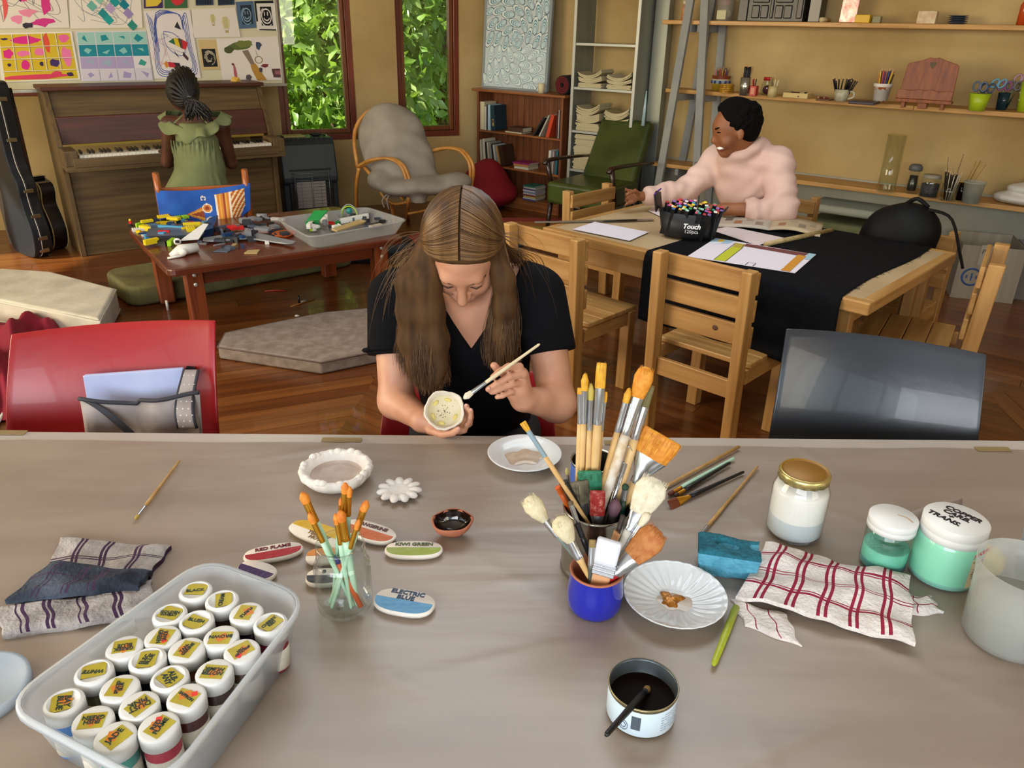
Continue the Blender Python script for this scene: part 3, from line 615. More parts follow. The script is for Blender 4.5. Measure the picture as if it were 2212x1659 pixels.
# ---------------- rattan chair ----------------
RAT = mat('rattan_cane', 'b5762c', .4, c2='cf954a', vs=12, coat=.25)
def J(*a): return [PY(*q) for q in a]
bse = P(880, 478, 0); t = thing('rattan_armchair', 'honey-coloured rattan armchair with a grey slip-covered cushion', 'chair', V((bse.x, bse.y, 0)))
hoop = J((775, 372, 6.55), (765, 310, 6.62), (772, 268, 6.7), (800, 238, 6.76), (840, 230, 6.8), (878, 246, 6.8), (905, 295, 6.74), (925, 345, 6.62), (935, 392, 6.5))
m = MB(); m.tube(spline(hoop, 30), .016, 8); wp(m, 'back_hoop', RAT, t)
for d in (0, 7):
    a = J((772+d, 360, 6.5), (800+d, 346, 6.42), (840+d, 343, 6.36), (868+d, 362, 6.32), (880+d, 405, 6.3), (881, 440, 6.3)); a.append(V((bse.x, bse.y, .01)) + V((d*.002, 0, 0)))
    m = MB(); m.tube(spline(a, 26), .0135, 8); wp(m, 'left_arm', RAT, t)
    a = J((926+d, 328, 6.62), (958+d*.6, 320, 6.55), (990+d, 324, 6.48), (1010+d, 345, 6.42), (1016+d, 372, 6.4), (1012+d*.6, 420, 6.42)); q = V((a[-1].x, a[-1].y, .01)); a.append(q)
    m = MB(); m.tube(spline(a, 24), .0135, 8); wp(m, 'right_arm', RAT, t)
lg = J((776, 362, 6.5), (770, 400, 6.55)); f0 = P(771, 470, 0); m = MB(); m.tube(spline(lg+[V((f0.x, f0.y, 0.01))], 8), .015, 8); wp(m, 'rear_leg', RAT, t)
lg = J((930, 392, 6.5), (945, 430, 6.62)); m = MB(); m.tube(spline(lg+[V((lg[1].x+.03, lg[1].y+.1, .01))], 8), .015, 8); wp(m, 'rear_leg', RAT, t)
m = MB(); m.tube(spline(J((787, 362, 6.5), (812, 388, 6.42), (840, 404, 6.36), (878, 410, 6.32), (930, 418, 6.3), (985, 410, 6.32), (1012, 395, 6.4)), 26), .0145, 8); wp(m, 'seat_rail', RAT, t)
m = MB(); m.tube(spline(J((822, 396, 6.4), (825, 420, 6.38), (850, 440, 6.36), (880, 436, 6.3)), 14), .012, 8); m.tube(spline(J((828, 400, 6.4), (850, 412, 6.36), (872, 432, 6.32)), 10), .011, 8); wp(m, 'brace', RAT, t)
m = MB(); m.tube(spline(J((842, 436, 6.4), (848, 455, 6.45))+[V((-1.02, 6.5, .01))], 8), .013, 8); wp(m, 'inner_leg', RAT, t)
m = MB(); m.tube(spline(J((881, 462, 6.32), (930, 452, 6.4), (985, 440, 6.46)), 10), .011, 8); wp(m, 'lower_rail', RAT, t)
GREYC = mat('grey_cotton', '8c8478', .9, c2='a29a8d', vs=5, bump=.5, bs=12)
sd = SD((-1.75, 5.9, .25), (-.2, 7.0, 1.25), .014)
for q, r in (((838, 272, 6.72), .2), ((838, 310, 6.68), .24), ((855, 350, 6.58), .25), ((870, 385, 6.48), .22), ((868, 290, 6.7), .18), ((885, 345, 6.58), .19), ((895, 385, 6.46), .16)):
    c = PY(*q); sd.ell(c, (r, .08, r*.9), .12)
for q, r in (((870, 402, 6.38), (.2, .22, .075)), ((930, 400, 6.34), (.2, .2, .07)), ((985, 392, 6.36), (.13, .17, .07)), ((820, 388, 6.42), (.1, .12, .08)), ((905, 430, 6.28), (.06, .05, .1))): sd.ell(PY(*q), r, .05)
o = sd.mesh('cushion', GREYC, t, sub=8)
for q in ((0, 0), (10, 4)):
    m = MB(); a = J((838+q[0]*.5, 418, 6.33), (826+q[0], 432, 6.32), (830+q[0], 448+q[1], 6.33)); m.tube(spline(a, 8), .006, 5); wp(m, 'tie', col('b5ada0'), t)
# ---------------- red beanbag ----------------
c = P(1052, 462, 0); sd = SD((c.x-.35, c.y-.05, -.02), (c.x+.4, c.y+.7, .5), .02); sd.ell((c.x, c.y+.28, .14), (.28, .27, .13), .1).ell((c.x-.02, c.y+.3, .26), (.2, .2, .15), .1).ell((c.x, c.y+.3, .36), (.1, .1, .08), .06)
o = sd.mesh('beanbag', mat('red_cloth', '8e1420', .8, bump=.3, bs=20)); tag(o, 'red beanbag slumped between the rattan chair and the bookcase', 'beanbag')
# ---------------- chair at the piano, with a draped cloth ----------------
ORW = wood('orange_pine', '8a4217', 'b5642a', 'z', 4, .35, .3); ORWx = wood('orange_pine', '8a4217', 'b5642a', 'x', 4, .35, .3)
pL, pR = PY(354, 480, 4.72), PY(541, 480, 4.9); pL.z = pR.z = 0; cdir = (pR-pL).normalized(); cbk = V((-cdir.y, cdir.x, 0)); cw = (pR-pL).length
ca = math.atan2(cdir.y, cdir.x); zL = ZT(V((pL.x, pL.y, .5)), 372); G1 = (pL+pR)/2+cbk*.22
t = thing('wooden_chair', 'orange-stained wooden chair the piano player sits on', 'chair', (pL+pR)/2, ca)
for sx in (-1, 1):
    m = MB(); m.tube([(sx*cw/2, 0, 0), (sx*cw/2, .02, .4), (sx*cw/2, -.005, zL*.8), (sx*cw/2, -.03, zL)], [.021, .022, .021, .019], 10, flat=1.3); m.build('rear_post', ORW, t)
    m = MB(); m.bar((sx*(cw/2-.01), .40, 0), (sx*(cw/2-.01), .40, .42), .04, .04); m.build('front_leg', ORW, t, bev=.005)
    m = MB(); m.box((sx*(cw/2), .2, .37), (.022, .38, .06)); m.build('side_rail', ORWx, t, bev=.004)
m = MB(); m.box((0, .21, .428), (cw, .44, .022)); m.build('seat', ORWx, t, bev=.008)
for z in (.5, .62): m = MB(); m.box((0, .012, z-.01), (cw-.03, .016, .05)); m.build('back_slat', ORWx, t, bev=.004)
BLU = col('1f4fa6', .7); CB = [mat('blue_print_cloth', '18489e', .75, c2='2560bb', vs=8, bump=.4, bs=10), col('c8762c', .7), col('8f3a1c', .7), col('e0d6c2', .7), col('d39a3c', .7)]
def clothf(u, v):
    x = -cw/2-.015+u*(cw+.04); sag = .02*math.sin(u*pi); drop = .285-.12*max(0, u-.62)/.38 - .03*(1-u)
    z = zL-.10-sag+.02*u - v*drop; y = -.03-.018*math.sin(u*9+v*2)*(.3+v)-.02*v
    return (x+.015*v*math.sin(u*5), y, z)
def clothm(u, v):
    if .60 < u < .93 and v > .12 and v < .98:
        k = int((u-.6)*100/2.2)
        return [3, 1, 4, 1, 2, 4, 1, 3, 1, 2, 4, 1, 3, 1, 1][k % 15] if u < .78 else ([1, 3, 4, 2][int(u*60+v*20) % 4] if v < 1.45-(u-.78)*5 else 0)
    dx, dy = (u-.40), (v-.55); r = math.hypot(dx*1.3, dy*.8)
    for cx_, cy_ in ((.50, .42), (.52, .72)):
        q = math.hypot((u-cx_)*1.5, (v-cy_)*.8)
        if q < .035: return 2
        if q < .065: return 1
        if q < .085: return 3
    if abs(dy) < (u-.26)*.9 and .26 < u < .46: return 2 if abs(dy) < (u-.31)*.55 else (4 if abs(dy) < (u-.28)*.8 else 1)
    if .44 < u < .5 and v < .25 and v > .14 and abs(math.hypot((u-.47)*1.5, v-.2)-.045) < .016: return 3
    return 0
m = MB(); m.grid(clothf, 90, 46, 0, clothm); o = solo('draped_cloth', m, CB, 'blue cloth printed with orange paisley draped over the piano chair', 'cloth', (pL+pR)/2, ca)
sk_ = o.modifiers.new('thick', 'SOLIDIFY'); sk_.thickness = .003
# ---------------- low table ----------------
MAH = wood('red_brown_wood', '471c0e', '6e2f16', 'x', 3, .3, .3); MAHz = wood('red_brown_leg', '5f2811', '8e451f', 'z', 4, .35, .2)
A, Bq, Cq = P(255, 497, .45), P(362, 585, .45), P(876, 513, .45); ex = (Cq-Bq).normalized(); ey = V((-ex.y, ex.x, 0)); LX = (Cq-Bq).length; LY = (A-Bq).dot(ey)
ang = math.atan2(ex.y, ex.x); cen = Bq+ex*LX/2+ey*LY/2; cen.z = 0
def LT(px, py, z=.45): return P(px, py, z)
t = thing('low_table', 'low red-brown wooden table covered with toy bricks', 'table', cen, ang)
def rrect(w, d, r, n=5):
    return [(sx*(w/2-r)+r*math.cos(a), sy*(d/2-r)+r*math.sin(a)) for sx, sy, a0 in ((1, 1, 0), (-1, 1, pi/2), (-1, -1, pi), (1, -1, 1.5*pi)) for a in [a0+pi/2*i/n for i in range(n+1)]]
m = MB(); m.prism(rrect(LX, LY, .05), .413, .45); m.build('tabletop', MAH, t, bev=.007)
for sx in (-1, 1):
    for sy in (-1, 1):
        x, y = sx*(LX/2-.13), sy*(LY/2-.09); m = MB(); m.bar((x, y, .012), (x, y, .412), .085, .075); m.build('leg', MAHz, t, bev=.006)
        m = MB(); m.tube([(x, y, 0), (x, y, .014)], .014, 10); m.build('foot', col('3a3330'), t)
        for z in (.395, .345):
            m = MB(); m.ball((x, y+sy*.040, z), (.011, .006, .011), 10); m.build('bolt', ALU, t)
for sy in (-1, 1): m = MB(); m.box((0, sy*(LY/2-.09), .37), (LX-.35, .03, .07)); m.build('apron', MAH, t, bev=.004)
for sx in (-1, 1): m = MB(); m.box((sx*(LX/2-.13), 0, .37), (.03, LY-.26, .07)); m.build('apron', MAH, t, bev=.004)
# ---------------- toy bricks ----------------
TB = {k: col(v, .3) for k, v in dict(yellow='e3c822', lime='9ccb2a', blue='1f3f6a', red='c4231f', white='e4e1d8', grey='83868a', dark='34373c', sky='4f9fcb', green='1f8a45', slate='56606e', tan='b59c6a', black='141416', orange='c85a1c').items()}
BM = {}
def brick_mesh(w, d, h):
    m = MB(); m.box((0, 0, h*.7), (w*.0112, d*.0112, h*1.4))
    for i in range(w):
        for j in range(d): m.lathe([(.0034, h*1.4), (.0034, h*1.4+.0024), (0, h*1.4+.0024)], 6, ((i-w/2+.5)*.0112, (j-d/2+.5)*.0112, 0), sm=False)
    return m
def brick(c, w, d, h, loc, rz, label, group, tilt=0):
    k = (c, w, d, h)
    if k not in BM: o = brick_mesh(w, d, h).build('toy_brick', TB[c]); BM[k] = o
    else: o = BM[k].copy(); COL.objects.link(o)
    o.location = loc; o.rotation_euler = (tilt, 0, rz); return tag(o, label, 'toy brick', group)
rb = random.Random(11)
def scatter(n, poly, cols, group, lab, z0=.45, big=(2, 8)):
    pts = [LT(*p) for p in poly]
    for i in range(n):
        a = rb.random(); b = rb.random(); q = (pts[0]*(1-a)+pts[1]*a)*(1-b)+(pts[3]*(1-a)+pts[2]*a)*b
        c = rb.choice(cols); w = rb.randint(*big); d = rb.choice((1, 2, 2, 3, 4)); h = rb.choice((.0096, .0096, .0192, .0032))
        lay = .0134*rb.choice((0, 0, 1, 2)) if i > n*.4 else 0
        brick(c, w, d, h, (q.x, q.y, z0+lay), rb.uniform(0, 6.3), '%s toy brick piece %s' % (c if c not in ('dark', 'sky') else {'dark': 'dark grey', 'sky': 'sky blue'}[c], lab), c+' '+group)
scatter(66, [(285, 492), (395, 470), (470, 500), (330, 540)], ['yellow', 'lime', 'blue', 'sky', 'red', 'white', 'yellow', 'black', 'slate', 'lime'], 'bricks at the table left end', 'in the bright heap at the low table end')
scatter(64, [(400, 500), (590, 470), (600, 520), (440, 550)], ['grey', 'dark', 'slate', 'grey', 'dark', 'red', 'black', 'sky', 'tan', 'blue'], 'bricks in the table middle', 'in the grey heap on the low table')
scatter(16, [(520, 470), (600, 462), (640, 520), (560, 535)], ['grey', 'dark', 'white', 'slate'], 'bricks beside the tray', 'beside the clear tray')
def slab(name, label, pts, z0, z1, m_, cat='toy', ins=.8):
    q = [LT(*p) for p in pts]; c = sum(q, V())/len(q); b = MB(); k = len(q)
    lo = [V((c.x+(p.x-c.x)*ins, c.y+(p.y-c.y)*ins, z0)) for p in q]; hi = [V((p.x, p.y, z1)) for p in q]
    b.add(lo+hi, [tuple(range(k))[::-1], tuple(range(k, 2*k))]+[(i, (i+1) % k, k+(i+1) % k, k+i) for i in range(k)]); return ws(name, b, m_, label, cat, bev=.002)
slab('toy_boat_hull', 'slate-blue toy boat hull with a pointed dark blue bow', [(318, 523), (322, 507), (452, 496), (474, 484), (440, 521)], .45, .485, TB['slate'])
slab('toy_bow', 'dark blue toy hull section behind the white shuttle', [(432, 520), (455, 488), (474, 482), (462, 512)], .451, .50, TB['blue'])
m = MB(); a, b = LT(368, 552, .462), LT(425, 535, .475); m.tube([a, a*.6+b*.4+V((0, 0, .012)), b], [.012, .03, .026], 12); 
tf = m; m = MB(); m.tube([LT(362, 558, .456), LT(398, 552, .457)], .006, 8); sk2 = m; c = LT(400, 520, .475); m = MB(); m.add([c+V(q) for q in ((-.03, -.01, .0), (.06, .03, 0), (.11, .07, .075), (.085, .06, .08), (-.03, .01, 0), (.06, .05, 0), (.11, .08, .075), (.085, .07, .08))], [(0, 1, 2, 3), (7, 6, 5, 4), (0, 4, 5, 1), (1, 5, 6, 2), (2, 6, 7, 3), (3, 7, 4, 0)])
fin = m; m = tf
o = ws('toy_shuttle', m, TB['white'], 'white toy space shuttle with a raised tail fin on the low table', 'toy')
wp(fin, 'tail_fin', TB['white'], o); wp(sk2, 'skid', TB['white'], o)
for p in ((383, 522), (395, 545)): b = MB(); b.ball(LT(p[0], p[1], .475), (.022, .016, .02), 10); wp(b, 'pod', TB['white'], o)
b = MB(); b.tube(spline([LT(370, 532, .478), LT(384, 541, .478), LT(402, 535, .478)], 8), .0045, 6); b.box(LT(383, 522, .494), (.018, .012, .012)); wp(b, 'black_visor', TB['black'], o)
slab('toy_ship_deck', 'long flat grey toy ship deck lying across the bricks', [(438, 528), (440, 520), (540, 505), (640, 528), (632, 534), (536, 520)], .4605, .468, TB['grey'])
slab('toy_plate', 'orange oval toy plate lying left of the clear tray', [(586, 508), (604, 499), (636, 501), (640, 508), (620, 515), (595, 515)], .45, .461, TB['orange'], ins=.9)
slab('toy_plate', 'pale pink card scrap lying among the grey bricks', [(520, 500), (560, 488), (592, 492), (600, 499), (560, 508)], .4502, .453, col('b59a92', .7), 'card', .98)
slab('toy_plate', 'light grey studded toy plate at the front of the heap', [(460, 545), (482, 537), (500, 540), (492, 546)], .45, .456, TB['slate'], ins=1)
slab('toy_plate', 'tan grooved toy grille plate near the table front', [(527, 549), (535, 543), (562, 541), (556, 549)], .45, .457, TB['tan'], ins=1)
for q, l, c in ((((395, 484), (432, 482), .492), 'long yellow toy beam on top of the heap, upper one', 'yellow'), (((393, 494), (433, 488), .488), 'long yellow toy beam on top of the heap, lower one', 'yellow'), (((325, 487), (395, 492), .484), 'sky blue toy beam lying along the heap', 'sky'), (((342, 500), (366, 500), .49), 'red toy block pair on the slate hull', 'red')):
    a, b = LT(q[0][0], q[0][1], q[2]), LT(q[1][0], q[1][1], q[2]); m = MB(); m.bar(a, b, .016, .014)
    n_ = int((b-a).length/.008)
    for i in range(n_): p = a+(b-a)*((i+.5)/n_); m.lathe([(.0025, .007), (.0025, .009), (0, .009)], 6, p, sm=False)
    ws('toy_beam', m, TB[c], l, 'toy brick', 'long toy beams on the heap')
a = LT(282, 483, .465); m = MB(); m.box(a+V((0, 0, .008)), (.016, .01, .016), 0); m.lathe([(.0065, .017), (.0065, .027), (0, .027)], 8, a, 1); m.box(a+V((0, 0, -.006)), (.014, .009, .012), 2); m.box(a+V((0, 0, -.0135)), (.03, .03, .004), 2)
ws('toy_figure', m, [TB['red'], TB['yellow'], TB['black']], 'tiny toy figure with red body and yellow head at the heap edge', 'toy')
m = MB(); q = LT(565, 466, .462)
m.tube([q+V((-.03, 0, 0)), q+V((.03, .012, 0))], .0125, 10); ws('toy_barrel', m, TB['grey'], 'grey toy barrel near the back edge of the low table', 'toy')
# ---------------- clear tray of toy parts ----------------
tray = [LT(596, 472, .525), LT(668, 514, .525), LT(882, 477, .525), LT(790, 448, .525)]; tc_ = sum(tray, V())/4
TRM = frost('tray_plastic', 'c9cac8', .36, .25); t = thing('clear_tray', 'clear shallow plastic tray full of toy parts on the low table', 'tray', V((tc_.x, tc_.y, .45)))
ob = [V((tc_.x+(p.x-tc_.x)*.86, tc_.y+(p.y-tc_.y)*.86, .4515)) for p in tray]; m = MB()
def rpoly(q, r=.12, n=4):
    out = []
    for i in range(4):
        p0, p, p1 = q[i-1], q[i], q[(i+1) % 4]
        for k in range(n+1): s = k/n; a = p+(p0-p)*r; b = p+(p1-p)*r; out.append(a*(1-s)**2+p*2*s*(1-s)+b*s*s)
    return out
lo, hi = rpoly(ob), rpoly(tray); k = len(lo); lo2 = [V((tc_.x+(p.x-tc_.x)*.985, tc_.y+(p.y-tc_.y)*.985, p.z+.003)) for p in lo]; hi2 = [V((tc_.x+(p.x-tc_.x)*.985, tc_.y+(p.y-tc_.y)*.985, p.z)) for p in hi]
m.add(lo+hi+hi2+lo2, [tuple(range(k))[::-1]]+[(a*k+i, a*k+(i+1) % k, (a+1)*k+(i+1) % k, (a+1)*k+i) for a in range(3) for i in range(k)]+[tuple(range(3*k, 4*k))]); wp(m, 'body', TRM, t)
m = MB(); m.tube(hi+[hi[0]], .006, 6, cap=False); wp(m, 'rim', TRM, t)
m = MB(); a, b = LT(800, 490, .49), LT(824, 485, .49); m.bar(a, b, .03, .012); wp(m, 'sticker', col('b9ac90'), t)
def scat2(n, x0, x1, y0, y1, cols):
    for i in range(n):
        q = P(rb.uniform(x0, x1), rb.uniform(y0, y1), .456); c = rb.choice(cols)
        brick(c, rb.randint(2, 6), rb.choice((1, 2, 2)), rb.choice((.0096, .0192)), (q.x, q.y, .456+.0096*rb.choice((0, 0, 1, 2, 3))), rb.uniform(0, 6.3), '%s toy brick piece inside the clear tray' % {'dark': 'dark grey', 'sky': 'sky blue'}.get(c, c), c+' bricks in the tray')
scat2(22, 665, 735, 478, 505, ['white', 'red', 'green', 'grey', 'dark', 'tan', 'white', 'lime']); scat2(26, 735, 850, 472, 495, ['grey', 'dark', 'white', 'black', 'slate', 'dark'])
m = MB(); q = P(690, 485, .46); m.box(q+V((0, 0, .035)), (.05, .02, .07)); m.box(q+V((.035, .01, .03)), (.035, .02, .06)); o = ws('toy_house_wall', m, TB['white'], 'white toy house wall with dark windows standing in the tray', 'toy', bev=.001)
b = MB(); 
for x in (-.008, .008):
    for z in (.05, .062): b.box(q+V((x-.008, -.0105, z)), (.007, .002, .007))
b.box(q+V((.037, -.001, .032)), (.016, .002, .024)); wp(b, 'window_hole', col('3a2a20'), o)
m = MB(); q = P(683, 470, .53); m.add([q+V(v) for v in ((-.05, -.02, -.01), (.03, -.03, .0), (.06, .04, .035), (-.02, .05, .03), (-.05, -.02, -.016), (.03, -.03, -.006), (.06, .04, .029), (-.02, .05, .024))], [(0, 1, 2, 3), (7, 6, 5, 4), (0, 4, 5, 1), (1, 5, 6, 2), (2, 6, 7, 3), (3, 7, 4, 0)]); m.box(q+V((.0, .01, -.035)), (.03, .03, .06)); ws('toy_roof', m, TB['green'], 'green toy roof panel tilted above the tray', 'toy')
m = MB(); a, b = P(722, 498, .49), P(782, 478, .5); m.bar(a, b, .045, .012, 0, (0, -.3, 1)); m.ball(b, (.026, .022, .008), 10); ws('toy_wing', m, TB['tan'], 'tan rounded toy wing lying in the tray', 'toy', bev=.003)
m = MB(); a, b = P(735, 478, .49), P(795, 466, .5); m.bar(a, b, .02, .03); ws('toy_wing', m, TB['white'], 'white toy plank lying across the tray', 'toy', bev=.001)
m = MB(); q = P(755, 468, .50); m.ball(q+V((0, 0, .035)), .02, 12); ws('toy_dome', m, mat('teal_clear', '2f9a94', .1, trans=.4), 'translucent teal toy dome in the tray', 'toy')
for dx, c in ((0, 'grey'), (.006, 'lime')):
    m = MB(); m.tube(spline([q+V((-.05, dx, -.02)), q+V((-.045+dx, 0, .04)), q+V((0, 0, .075-dx*2)), q+V((.045-dx, 0, .04)), q+V((.05, dx, -.02))], 16), .0035, 6); ws('toy_arch', m, TB[c], '%s bendy toy hose arched over the teal dome' % c, 'toy')
m = MB(); m.box(P(758, 478, .478), (.05, .035, .05)); ws('toy_engine', m, TB['slate'], 'slate toy engine block under the teal dome', 'toy', bev=.002)
# ---------------- cushions, mattress, blanket, bag, bits on the floor ----------------
OLIVE = mat('olive_canvas', '5b5836', .9, c2='747047', vs=7, bump=.4, bs=30)
a, b = P(287, 672, 0), P(777, 577, 0); dd = (b-a).normalized(); bk = V((-dd.y, dd.x, 0)); L = (b-a).length; a = a+bk*.05
t = thing('olive_cushion', 'long olive canvas floor cushion under the low table', 'cushion', a+dd*L/2+bk*.24, math.atan2(dd.y, dd.x))
m = MB(); m.prism(rrect(L, .5, .1), 0.002, .125); m.build('cushion_body', OLIVE, t, bev=.025, seg=4)
for z in (.02, .108):
    r = rrect(L-.01, .49, .1); m = MB(); m.tube([(x, y, z) for x, y in r]+[(r[0][0], r[0][1], z)], .005, 5, cap=False); m.build('piping', OLIVE, t)
BRM = mat('taupe_fabric', '7b6c60', .95, c2='93857a', vs=20, st=(1, 1, 1), bump=.4, bs=90)
fp = [P(x, y, 0) for x, y in ((474, 776), (695, 810), (828, 782), (1000, 745), (900, 680), (700, 700), (490, 745))]; c = sum(fp, V())/7
t = thing('taupe_cushion', 'flat taupe floor cushion with cut corners behind the red chair', 'cushion', c)
m = MB(); m.prism([(p.x-c.x, p.y-c.y) for p in fp], .001, .072); m.build('cushion_body', BRM, t, bev=.012, seg=3)
q = [V((p.x-c.x, p.y-c.y, .066)) for p in fp]; m = MB(); m.tube(q+[q[0]], .005, 5, cap=False); m.build('piping', col('6a5a50', .9), t)
MATT = mat('cream_ticking', 'b9b3a2', .9, c2='d2ccba', vs=6, bump=.3, bs=40)
fp = [P(x, y, .15) for x, y in ((-120, 600), (0, 578), (110, 585), (251, 622), (215, 690), (0, 648), (-140, 640))]; c = sum(fp, V())/7; c.z = 0
t = thing('mattress', 'thick cream floor mattress with piped edges at the far left', 'mattress', c)
fp = fp[1:]; fp[-1] = P(-90, 632, .15)
m = MB(); m.prism([(p.x-c.x, p.y-c.y) for p in fp], .002, .15); m.build('mattress_body', MATT, t, bev=.022, seg=4)
for z in (.018, .136):
    q = [V(((p.x-c.x)*.995, (p.y-c.y)*.995, z)) for p in fp]; m = MB(); m.tube(q+[q[0]], .006, 6, cap=False); m.build('piping', col('cfcab8', .8), t)
CRIM = mat('crimson_cloth', '6d0b22', .85, c2='86122c', vs=4, bump=.5, bs=14)
def heap(u, v):
    p = (P(-60, 700, .0)*(1-u)+P(165, 705, .0)*u)*(1-v)+(P(-40, 920, 0)*(1-u)+P(70, 905, 0)*u)*v
    e = min(1, 5*min(u, 1-u, v, 1-v)); return V((p.x, p.y, .012+e*(.11+.05*math.sin(u*11+v*7)+.045*math.sin(v*15-u*9)+.03*math.sin(u*23+v*4))*(1-.3*v)))
m = MB(); m.grid(heap, 40, 36); ws('crimson_blanket', m, CRIM, 'rumpled crimson blanket on the floor at the left edge', 'blanket')
fp = [P(x, y, 0) for x, y in ((-30, 690), (70, 690), (20, 880), (36, 855), (-40, 960))]; m = MB(); c = [P(-60, 672, .0), P(75, 700, .0), P(32, 860, .0), P(-40, 980, .0)]
m.prism([(p.x, p.y) for p in c][::-1], .001, .014); o = ws('navy_mat', m, mat('navy_cloth', '171b28', .9, bump=.3, bs=40), 'dark navy mat with a white edge under the crimson blanket', 'mat', bev=.003)
b = MB(); b.tube([c[1]+V((0, 0, .012)), c[2]+V((0, 0, .012)), c[3]+V((0, 0, .012))], .008, 6); wp(b, 'white_edge', col('c9c3b6', .8), o)
c = P(800, 582, 0); t = thing('duffel_bag', 'dark duffel bag with orange straps on the floor by the low table', 'bag', c)
sd = SD((c.x-.4, c.y-.2, -.02), (c.x+.4, c.y+.5, .35), .014); sd.cone(c+V((-.18, .18, .09)), c+V((.2, .2, .09)), .1, .1, .03); sd.half((0, 0, .004), (0, 0, -1)); sd.mesh('bag_body', mat('dark_nylon', '191a1f', .6, bump=.4, bs=18), t)
m = MB(); m.tube(spline([c+V((-.2, .05, .1)), c+V((-.1, .02, .2)), c+V((0, .03, .12)), c+V((.08, -.06, .01))], 12), .013, 6, flat=.4); m.tube(spline([c+V((.02, .03, .16)), c+V((.1, .0, .12)), c+V((.12, -.08, .015)), c+V((.05, -.1, .01))], 10), .02, 6, flat=.4); wp(m, 'orange_strap', col('c9501c', .6), t)
m = MB(); m.tube([c+V((.05, -.1, .02)), c+V((.15, -.06, .02))], .016, 6); wp(m, 'blue_trim', col('2f5fa8', .6), t)
def bit(nm, lab, pts, r, m_, cat): 
    m = MB(); m.tube(pts, r, 8); return ws(nm, m, m_, lab, cat)
p = P(646, 655, 0); bit('toy_peg', 'small black toy peg upright on the floor', [p, p+V((0, 0, .05))], .006, TB['black'], 'toy')
bit('toy_gun', 'tiny grey toy gun lying on the floor by the black peg', [P(650, 652, .008), P(664, 648, .008)], .007, TB['grey'], 'toy')
bit('straw', 'thin tan straw lying on the floorboards', [P(628, 662, .003), P(678, 646, .003)], .0025, col('b07a3c'), 'straw')
p = P(642, 682, .006); m = MB(); m.ball(p, (.016, .012, .006), 8); ws('paper_scrap', m, col('cfd0cc'), 'small white crumpled scrap on the floor by the taupe cushion', 'scrap')
bit('pen', 'red pen with a gold band lying by the olive cushion', [P(572, 629, .005), P(600, 627, .005), P(618, 628, .005)], [.004, .005, .004], col('8c2418'), 'pen')
p = P(363, 670, 0); bit('toy_peg', 'small white toy peg upright by a low table leg', [p, p+V((0, 0, .06))], .008, TB['white'], 'toy')
# rainbow rug: bands of an arch
c = P(1150, 538, 0); bandc = ['a8443a', 'b9743a', 'b9953f', '3f6b3f', '2f4c3c', '33403f']; rw = thing('rainbow_rug', 'rainbow-banded arch-shaped rug on the floor behind the wooden chairs', 'rug', c, rad(6)); r1 = (P(1150, 473, 0)-c).length
for i, h in enumerate(bandc):
    ro, ri = r1*(1-.15*i), r1*(1-.15*(i+1)); m = MB(); n = 26
    m.prism([(ro*math.cos(pi*k/n), ro*math.sin(pi*k/n)) for k in range(n+1)]+[(ri*math.cos(pi*k/n), ri*math.sin(pi*k/n)) for k in range(n, -1, -1)], .001, .012); m.build('band', mat('rug_'+h, h, .95, bump=.5, bs=60), rw)
# ---------------- bookcase in the corner ----------------
RB = wood('bookcase_wood', '5e3018', '8a5330', 'z', 3, .45, .1); RBx = wood('bookcase_edge', '7a4522', 'a56a3c', 'x', 3, .4, .1)
ab = rad(-38); eb = V((math.cos(ab), math.sin(ab), 0)); FRb = P(1206, 468, 0); bw = 0
for w_ in np.arange(.4, 1.0, .005):
    q = FRb-eb*w_; bw = w_
    if proj((q.x, q.y, .6))[0] < 1030: break
FLb = FRb-eb*bw; bd = .22
zt = ZT(FLb, 196); z1 = ZT(FLb, 279); z2 = ZT(FLb, 352); z0 = .1
t = thing('bookcase', 'small red-brown bookcase with boarded back in the room corner', 'bookcase', FLb, ab)
for x in (.011, bw-.011): m = MB(); m.box((x, bd/2, zt/2), (.022, bd, zt)); m.build('side_panel', RB, t, bev=.002)
m = MB(); m.box((bw/2, bd/2-.01, zt+.011), (bw+.07, bd+.05, .022)); m.build('top_board', RBx, t, bev=.004)
for z in (z0, z2, z1): m = MB(); m.box((bw/2, bd/2, z-.009), (bw-.045, bd-.01, .018)); m.build('shelf_board', RBx, t, bev=.003)
m = MB(); m.box((bw/2, .012, .045), (bw-.045, .02, .088)); m.build('plinth', RBx, t, bev=.003)
nb = 10
for i in range(nb): m = MB(); m.box((.024+(i+.5)*(bw-.048)/nb, bd-.008, zt/2), ((bw-.048)/nb-.003, .012, zt-.01)); m.build('back_board', RB, t, bev=.003)
PG = mat('book_pages', 'd8cfb4', .8, c2='c4b998', vs=40, st=(1, 1, 12))
def bx(px, py=300, z=.6): return (PP(px, py, FLb, (eb.y, -eb.x, 0))-FLb).dot(eb)
